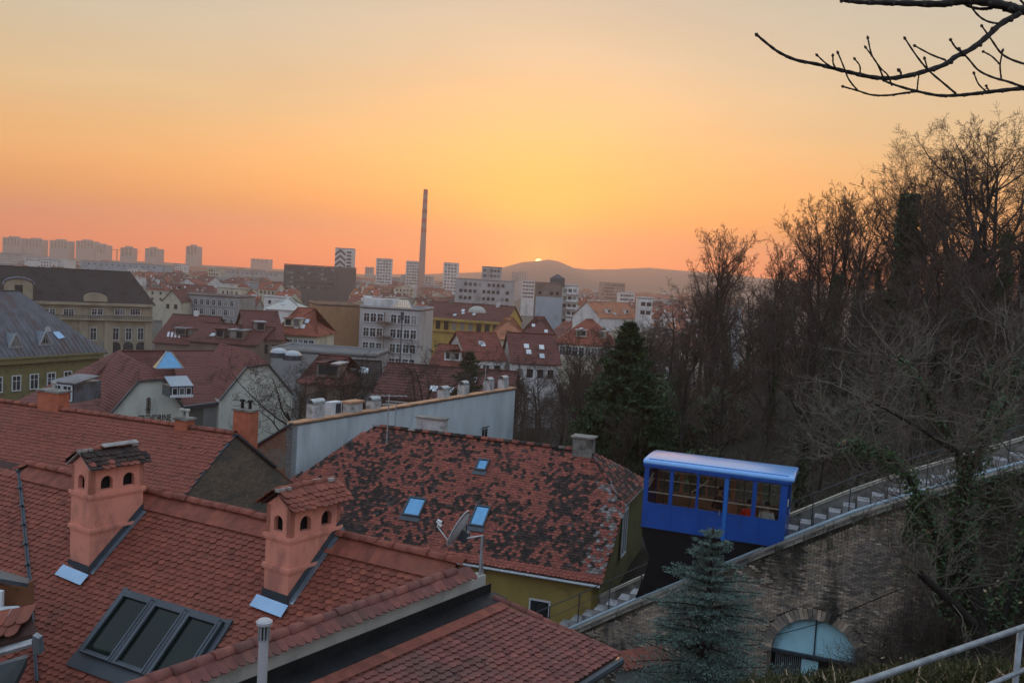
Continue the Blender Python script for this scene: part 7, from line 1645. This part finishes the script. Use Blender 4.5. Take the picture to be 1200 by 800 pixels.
# ------------------------------------------------------------------ right foreground: ivy-clad tree, brambles, hedge, railing
def limb_tree(name, label, pos, limbs, seed, ivy_r=.35, twigs=7):
    r = random.Random(seed); t = thing(name, pos, label, 'tree'); tr = MB(); cr = MB(); lv = MB()
    for pts, rads, iv in limbs:
        tr.tube(pts, rads, 8, cap=False)
        if iv:
            for a, b in zip(pts, pts[1:]):
                nL = int((b - a).length * 420 * iv)
                for _ in range(nL):
                    c_ = a.lerp(b, r.random()); off = Vector((r.gauss(0, 1), r.gauss(0, 1), r.gauss(0, 1))).normalized() * ivy_r * iv * r.uniform(.5, 1.05); c_ = c_ + off; u = Vector((r.gauss(0, 1), r.gauss(0, 1), r.gauss(0, 1))).normalized() * .055; v = u.orthogonal().normalized() * .04; lv.add([c_ - u, c_ + v, c_ + u, c_ - v], [(0, 1, 2, 3)])
        def sub(p, d, L_, rad, lev):
            n = 4; q = [p]; 
            for j in range(n): d = (d + Vector((r.gauss(0, .2), r.gauss(0, .2), r.gauss(.04, .2)))).normalized(); q.append(q[-1] + d * L_ / n)
            cr.tube(q, [rad * (1 - .7 * j / n) for j in range(n + 1)], 3, cap=False)
            if lev < 2:
                for _ in range(5 if lev == 0 else 4): i0 = r.randint(1, n - 1); sub(q[i0].lerp(q[i0 + 1], r.random()), (d + Vector((r.gauss(0, 1), r.gauss(0, 1), r.gauss(.2, .8))).normalized() * .9).normalized(), L_ * .55, rad * .6, lev + 1)
        for _ in range(twigs):
            i0 = r.randint(max(1, len(pts) // 2 - 1), len(pts) - 2); p = pts[i0].lerp(pts[i0 + 1], r.random()); d = ((pts[-1] - pts[-2]).normalized() * .5 + Vector((r.gauss(0, 1), r.gauss(0, 1), r.gauss(.2, .8))).normalized()).normalized(); sub(p, d, r.uniform(.9, 1.9), .02, 0)
    tr.build('trunk', m_bark, t, smooth=True); cr.build('crown', m_paletwig, t)
    if lv.v: lv.build('ivy', m_ivy, t)
    return t
D_ = 21.5
Q = lambda x, y, d=D_: P(x, y, d)
limb_tree('ivy_tree', 'gnarled ivy covered tree spreading pale twigs over the track', Q(1135, 745), [
    ([Q(1150, 760), Q(1142, 700), Q(1128, 640), Q(1125, 600), Q(1130, 560), Q(1152, 520), Q(1180, 470)], [.30, .25, .2, .15, .10, .07, .03], .9),
    ([Q(1110, 720), Q(1108, 670), Q(1098, 630), Q(1080, 590), Q(1062, 555), Q(1030, 530), Q(990, 520)], [.16, .14, .11, .08, .06, .04, .02], .7),
    ([Q(1125, 690), Q(1120, 660), Q(1132, 600), Q(1128, 545), Q(1100, 490), Q(1080, 450), Q(1052, 418)], [.12, .11, .1, .08, .06, .04, .02], .3),
    ([Q(1130, 560), Q(1120, 530), Q(1085, 505), Q(1040, 480), Q(1020, 470)], [.08, .07, .05, .035, .015], 0),
    ([Q(1128, 545), Q(1150, 500), Q(1165, 450), Q(1190, 410)], [.07, .05, .04, .015], 0), ([Q(1160, 740), Q(1185, 700), Q(1205, 640), Q(1215, 590)], [.2, .16, .12, .08], .8),
    ([Q(1140, 730, 20.8), Q(1115, 705, 20.6), Q(1078, 672, 20.4)], [.12, .10, .08], .0)], 3, ivy_r=.42, twigs=15)
limb_tree('bare_tree', 'leafless tree with pale forked twigs above the funicular stairs', P(1060, 600, 33), [
    ([P(1060, 605, 33), P(1062, 560, 33), P(1070, 500, 33), P(1075, 460, 33), P(1068, 410, 33)], [.10, .09, .07, .05, .02], 0), ([P(1070, 500, 33), P(1050, 460, 33), P(1040, 410, 33)], [.05, .04, .015], 0),
    ([P(1140, 590, 32), P(1150, 540, 32), P(1170, 500, 32), P(1195, 440, 32)], [.1, .08, .06, .02], 0), ([P(1000, 585, 33.5), P(1010, 540, 33.5), P(1000, 500, 33.5), P(1020, 460, 33.5)], [.07, .06, .04, .02], 0), ([P(960, 575, 35), P(965, 540, 35), P(950, 500, 35)], [.06, .05, .02], 0)], 7, twigs=26)
for i in range(16):      # bushes beyond the stairs along the track
    s = 6.5 + i * 1.25; t_ = 5.2 + (i * 7 % 5) * .8; p = T(s, t_, 0); g = gz(p.x, p.y)
    plant_tree(('b2', 'b3', 'b1')[i % 3], (p.x, p.y, g), 2.6 + (i % 4) * .5, i * 2.1, 'tangled bush behind the funicular stairs', 'bushes behind the funicular stairs', name='bare_bush', base=4.2)
for i, (x, y, d, h) in enumerate(((1030, 735, 25.5, 1.9), (1060, 720, 25, 2.2), (1085, 735, 24, 1.9), (1010, 760, 24.5, 1.3), (1110, 760, 21.5, 1.5), (1050, 770, 22.5, 1.3), (1180, 700, 22, 1.6), (1150, 770, 18, 1.3), (1190, 650, 25, 2.0))):
    p = P(x, y, d); g = gz(p.x, p.y); plant_tree(('b2', 'b3')[i % 2], (p.x, p.y, min(g, p.z)), h, i * 1.7, 'brown bramble tangle on the bank below the ivy covered tree', 'bramble tangles on the bank', name='bramble_bush', base=4.2, sx=1.6)
    r_ = random.Random(i); m = MB()
    for _ in range(90): c_ = Vector((p.x, p.y, min(g, p.z))) + Vector((r_.gauss(0, .7), r_.gauss(0, .5), r_.uniform(.2, h * .8))); u = Vector((r_.gauss(0, 1), r_.gauss(0, 1), r_.gauss(0, 1))).normalized() * .07; v = u.orthogonal().normalized() * .05; m.add([c_ - u, c_ + v, c_ + u, c_ - v], [(0, 1, 2, 3)])
    tag(m.build('dry_leaves', m_sprout), kind='stuff')
for i in range(14):
    s_ = 7.6 + (i * 37 % 60) / 10; t_ = -1.9 - (i * 13 % 9) / 8; p = T(s_, t_, 0); g = gz(p.x, p.y)
    plant_tree(('b2', 'b3', 'b1')[i % 3], (p.x, p.y, g), 2.2 + (i * 5 % 7) * .28, i * 1.9, ('small' if i % 7 < 3 else 'larger') + ' leafless shrub against the brick wall ' + ('just right of the arch' if s_ < 9 else ('midway between arch and ivy covered tree' if s_ < 11.5 else 'behind the ivy covered tree')), 'shrubs against the brick wall', name='bare_bush', base=4.2, sx=1.2)
# creepers hanging over the brick wall below the coping
r = random.Random(61); m = MB(); lv = MB()
for i in range(240):
    s = r.choice((r.uniform(5.5, 14), r.uniform(8.5, 13), r.uniform(-3, 14))); p = T(s, WT - .10, zp(s) - r.uniform(0, .2)); L_ = r.uniform(.3, 1.6) * (1.5 if s > 8 else .6); pts = [p]
    for k in range(5): pts.append(pts[-1] + TD * r.gauss(0, .07) - TN * abs(r.gauss(0, .03)) - Z * L_ / 5)
    m.tube(pts, [.011, .010, .009, .008, .006, .004], 3, cap=False)
    for _ in range(int(L_ * (14 if s > 8.5 else 4))): c_ = r.choice(pts) + Vector((r.gauss(0, .07), r.gauss(0, .05), r.gauss(0, .08))) - TN * .05; u = Vector((r.gauss(0, 1), r.gauss(0, 1), r.gauss(0, 1))).normalized() * .05; v = u.orthogonal().normalized() * .04; lv.add([c_ - u, c_ + v, c_ + u, c_ - v], [(0, 1, 2, 3)])
tag(m.build('hanging_creepers', m_twig), kind='stuff'); tag(lv.build('creeper_leaves', m_ivy), kind='stuff')
# feathery hedge along the bottom right
r = random.Random(41); m = MB(); m2 = MB()
for i in range(5200):
    x = r.uniform(868, 1290); Yd = r.uniform(7.5, 10.5) if x < 1060 else r.uniform(6.5, 11); p = P(x, np.interp(x, [868, 900, 1000, 1080, 1200, 1290], [812, 803, 798, 788, 790, 785]) + abs(r.gauss(0, 14)) + 2, Yd); d = Vector((r.gauss(0, .6), r.gauss(0, .6), 1)).normalized() * r.uniform(.10, .22)
    w_ = d.cross(Vector((r.gauss(0, 1), r.gauss(0, 1), .1))).normalized() * .006; (m if r.random() < .8 else m2).add([p - w_, p + w_, p + d * .6 + w_ * .6 + Vector((r.gauss(0, .01), r.gauss(0, .01), 0)), p + d], [(0, 1, 2, 3)])
    for _ in range(3): q = p + d * r.uniform(.2, .9); e = (d.normalized() + Vector((r.gauss(0, 1), r.gauss(0, 1), r.gauss(0, .6))) * .7).normalized() * .05; m.add([q, q + e + w_, q + e * .9 - w_], [(0, 1, 2)])
hg = thing('hedge', P(1050, 800, 9), 'feathery olive green hedge along the bottom right behind the railing', 'hedge'); m.build('foliage', m_grass, hg); m2.build('dry_shoots', m_sprout, hg)
m_rl = material('dull galvanised rail', (.24, .27, .29), rough=.45, metal=.4, var=.25, scale=14)
rl = thing('railing', P(1196, 800, 5.2), 'grey tubular steel railing across the bottom right corner', 'railing')
RA, RB = P(985, 808, 4.3), P(1215, 729, 5.6); m = MB(); m.tube([RA + (RA - RB) * .6, RA, RB, RB + (RB - RA)], .0185, 12); m.build('top_rail', m_rl, rl, smooth=True)
RC, RD = P(1150, 806, 5.2), P(1215, 778, 5.6); m = MB(); m.tube([RC + (RC - RD) * 2, RC, RD, RD + (RD - RC) * 3], .015, 10); m.build('lower_rail', m_rl, rl, smooth=True)
pb_ = P(1196, 737, 5.49); m = MB(); m.tube([pb_, pb_ - Z * 1.1], .019, 12); m.build('post', m_rl, rl, smooth=True)
# gap roofing at the foot of the wall: small tile roof piece with its shed
sh = thing('shed', P(775, 790, 23), 'little orange tiled lean-to at the foot of the brick wall', 'shed')
e0, e1 = P(722, 786, 23.0), P(778, 776, 24.5); bk = Vector((.08, .42, .16)); m = MB(); m.prism([e0, e1, e1 + bk, e0 + bk], Z * -.06); rf = m.build('roof', m_deck, sh); U_ = (e1 - e0).normalized(); nn = U_.cross(bk).normalized(); nn = nn if nn.z > 0 else -nn; Dn = U_.cross(nn); Dn = Dn if Dn.z < 0 else -Dn
hw_ = bk.length; lay_tiles(rf, e0 + bk, U_, Dn, [(0, 0), ((e1 - e0).length, 0), ((e1 - e0).length, hw_ + .02), (0, hw_ + .02)], .2, .2, 'clay', seed=50)
m = MB(); m.prism([e0 + bk * .15 - Z * .1, e1 + bk * .15 - Z * .1, e1 + bk * .15 - Z * 3, e0 + bk * .15 - Z * 3], bk * .1); m.build('wall', WM['grey'], sh)

# ------------------------------------------------------------------ overhanging branch at the upper right
bt = thing('overhanging_branch', P(1230, 40, 3.4), 'dark leafless branches with buds hanging in from the upper right corner', 'branch')
def bpts(lst, d0, d1): n = len(lst) - 1; return [P(x, y, d0 + (d1 - d0) * i / n) for i, (x, y) in enumerate(lst)]
def pxr(px, d): return px / 2 * d / FPX
m = MB(); bd_ = MB()
def br(lst, d0, d1, w0, w1, bud=True):
    # smooth the polyline
    P_ = bpts(lst, d0, d1); out = []
    for i in range(len(P_) - 1):
        p0 = P_[max(0, i - 1)]; p1 = P_[i]; p2 = P_[i + 1]; p3 = P_[min(len(P_) - 1, i + 2)]
        for k in range(5):
            t = k / 5; out.append(.5 * ((2 * p1) + (p2 - p0) * t + (2 * p0 - 5 * p1 + 4 * p2 - p3) * t * t + (3 * p1 - p0 - 3 * p2 + p3) * t ** 3))
    out.append(P_[-1]); n = len(out) - 1; m.tube(out, [pxr(w0 + (w1 - w0) * i / n, (d0 + d1) / 2) * (1 + .12 * math.sin(i * 1.9)) for i in range(n + 1)], 7)
    if bud:
        e = out[-1]; dd = (out[-1] - out[-2]).normalized(); bd_.tube([e - dd * .002, e + dd * .006, e + dd * .014], [pxr(w1 * .7, d1), pxr(w1 * 1.5 + 1.2, d1), .0005], 6)
    for i in range(3, n, 5):
        e = out[i]; o = (out[i + 1] - e).orthogonal().normalized(); wv = pxr(w0 + (w1 - w0) * i / n, d0); bd_.tube([e, e + o * (wv + .004)], [wv * 1.25, wv * .5], 5)
cr8 = lambda L_: [(880 + x / 3.75, y / 3.755) for x, y in L_]
br(cr8([(1290, 20), (1190, 45), (1090, 20), (1000, 5), (920, 5), (830, 18), (700, 15), (570, 12), (480, 10), (405, 2)]), 3.3, 3.0, 13, 4.0)
br(cr8([(1180, 60), (1100, 105), (1040, 160), (970, 215), (900, 250), (850, 285), (760, 315), (680, 335), (600, 345), (520, 338), (440, 320), (370, 303), (290, 283), (200, 265), (130, 235), (80, 200), (30, 158)]), 3.25, 2.9, 7.5, 2.6)
br(cr8([(1230, 385), (1160, 392), (1060, 403), (980, 413), (900, 420), (820, 420), (730, 402), (650, 380), (580, 355)]), 3.3, 3.05, 5.5, 2.2, bud=False)
br(cr8([(730, 402), (660, 412), (600, 420), (530, 418), (470, 400), (410, 383)]), 3.1, 3.0, 2.8, 1.8)
br(cr8([(470, 400), (430, 350), (410, 300), (385, 240)]), 3.0, 2.98, 2, 1.6); br(cr8([(580, 340), (560, 290), (530, 240), (515, 175)]), 3.05, 3.0, 2.2, 1.6); br(cr8([(620, 378), (600, 330), (570, 300), (508, 215)]), 3.05, 3.0, 2.0, 1.4)
br(cr8([(900, 412), (850, 370), (780, 310), (730, 250), (680, 175)]), 3.1, 3.0, 2.6, 1.8); br(cr8([(855, 265), (790, 240), (725, 205)]), 3.1, 3.05, 2.3, 1.8); br(cr8([(930, 235), (900, 210), (880, 180)]), 3.1, 3.05, 2.3, 2.0)
br(cr8([(1200, 385), (1130, 360), (1060, 340), (1000, 310), (960, 265), (920, 220)]), 3.2, 3.1, 3, 1.8); br(cr8([(1100, 345), (1095, 290), (1105, 230)]), 3.2, 3.15, 2, 1.6); br(cr8([(1095, 285), (1060, 250), (1025, 230)]), 3.2, 3.15, 2, 1.7)
br(cr8([(1230, 290), (1150, 265), (1100, 235), (1060, 180), (1018, 120)]), 3.3, 3.2, 2.8, 1.8); br(cr8([(1090, 105), (1040, 95), (1000, 70), (970, 30), (975, 5)]), 3.2, 3.15, 2.4, 2); br(cr8([(1060, 35), (1010, 40), (960, 30), (925, 10)]), 3.25, 3.2, 4, 2.4)
br(cr8([(370, 305), (330, 280), (295, 248)]), 2.98, 2.95, 2, 1.7); br(cr8([(375, 305), (362, 280), (360, 252)]), 2.98, 2.95, 2, 1.7); br(cr8([(480, 322), (478, 290), (460, 265)]), 3, 2.98, 1.8, 1.6); br(cr8([(655, 335), (660, 322), (655, 315)]), 3, 3, 2, 2.4)
br(cr8([(730, 400), (735, 350), (740, 320)]), 3.05, 3.05, 1.8, 1.6, bud=False); br(cr8([(1030, 400), (1000, 370), (982, 328)]), 3.15, 3.1, 1.9, 1.6); br(cr8([(1045, 398), (1035, 380)]), 3.15, 3.1, 1.8, 1.6); br(cr8([(775, 300), (765, 265)]), 3.05, 3.05, 1.8, 1.7)
br(cr8([(1210, 30), (1175, -10)]), 3.3, 3.3, 3, 2, bud=False)
m.build('branch', m_bark, bt, smooth=True); bd_.build('buds', m_bark, bt)

# ------------------------------------------------------------------ evening haze lying over the town
hz = MB(); hz.box(((0), (HZ - 260) / 2 + 10, 110 - 2), (HZ + 60, 0, 0), (0, (HZ + 260) / 2 + 60, 0), (0, 0, 112))
m_haze = bpy.data.materials.new('evening haze'); m_haze.use_nodes = True; _t = m_haze.node_tree; _t.nodes.clear(); _o = _t.nodes.new('ShaderNodeOutputMaterial'); _v = _t.nodes.new('ShaderNodeVolumePrincipled')
_v.inputs['Color'].default_value = (.90, .80, .74, 1); _v.inputs['Density'].default_value = .00039; _v.inputs['Anisotropy'].default_value = .6; _t.links.new(_v.outputs[0], _o.inputs['Volume'])
ho = hz.build('haze', m_haze); tag(ho, kind='stuff')
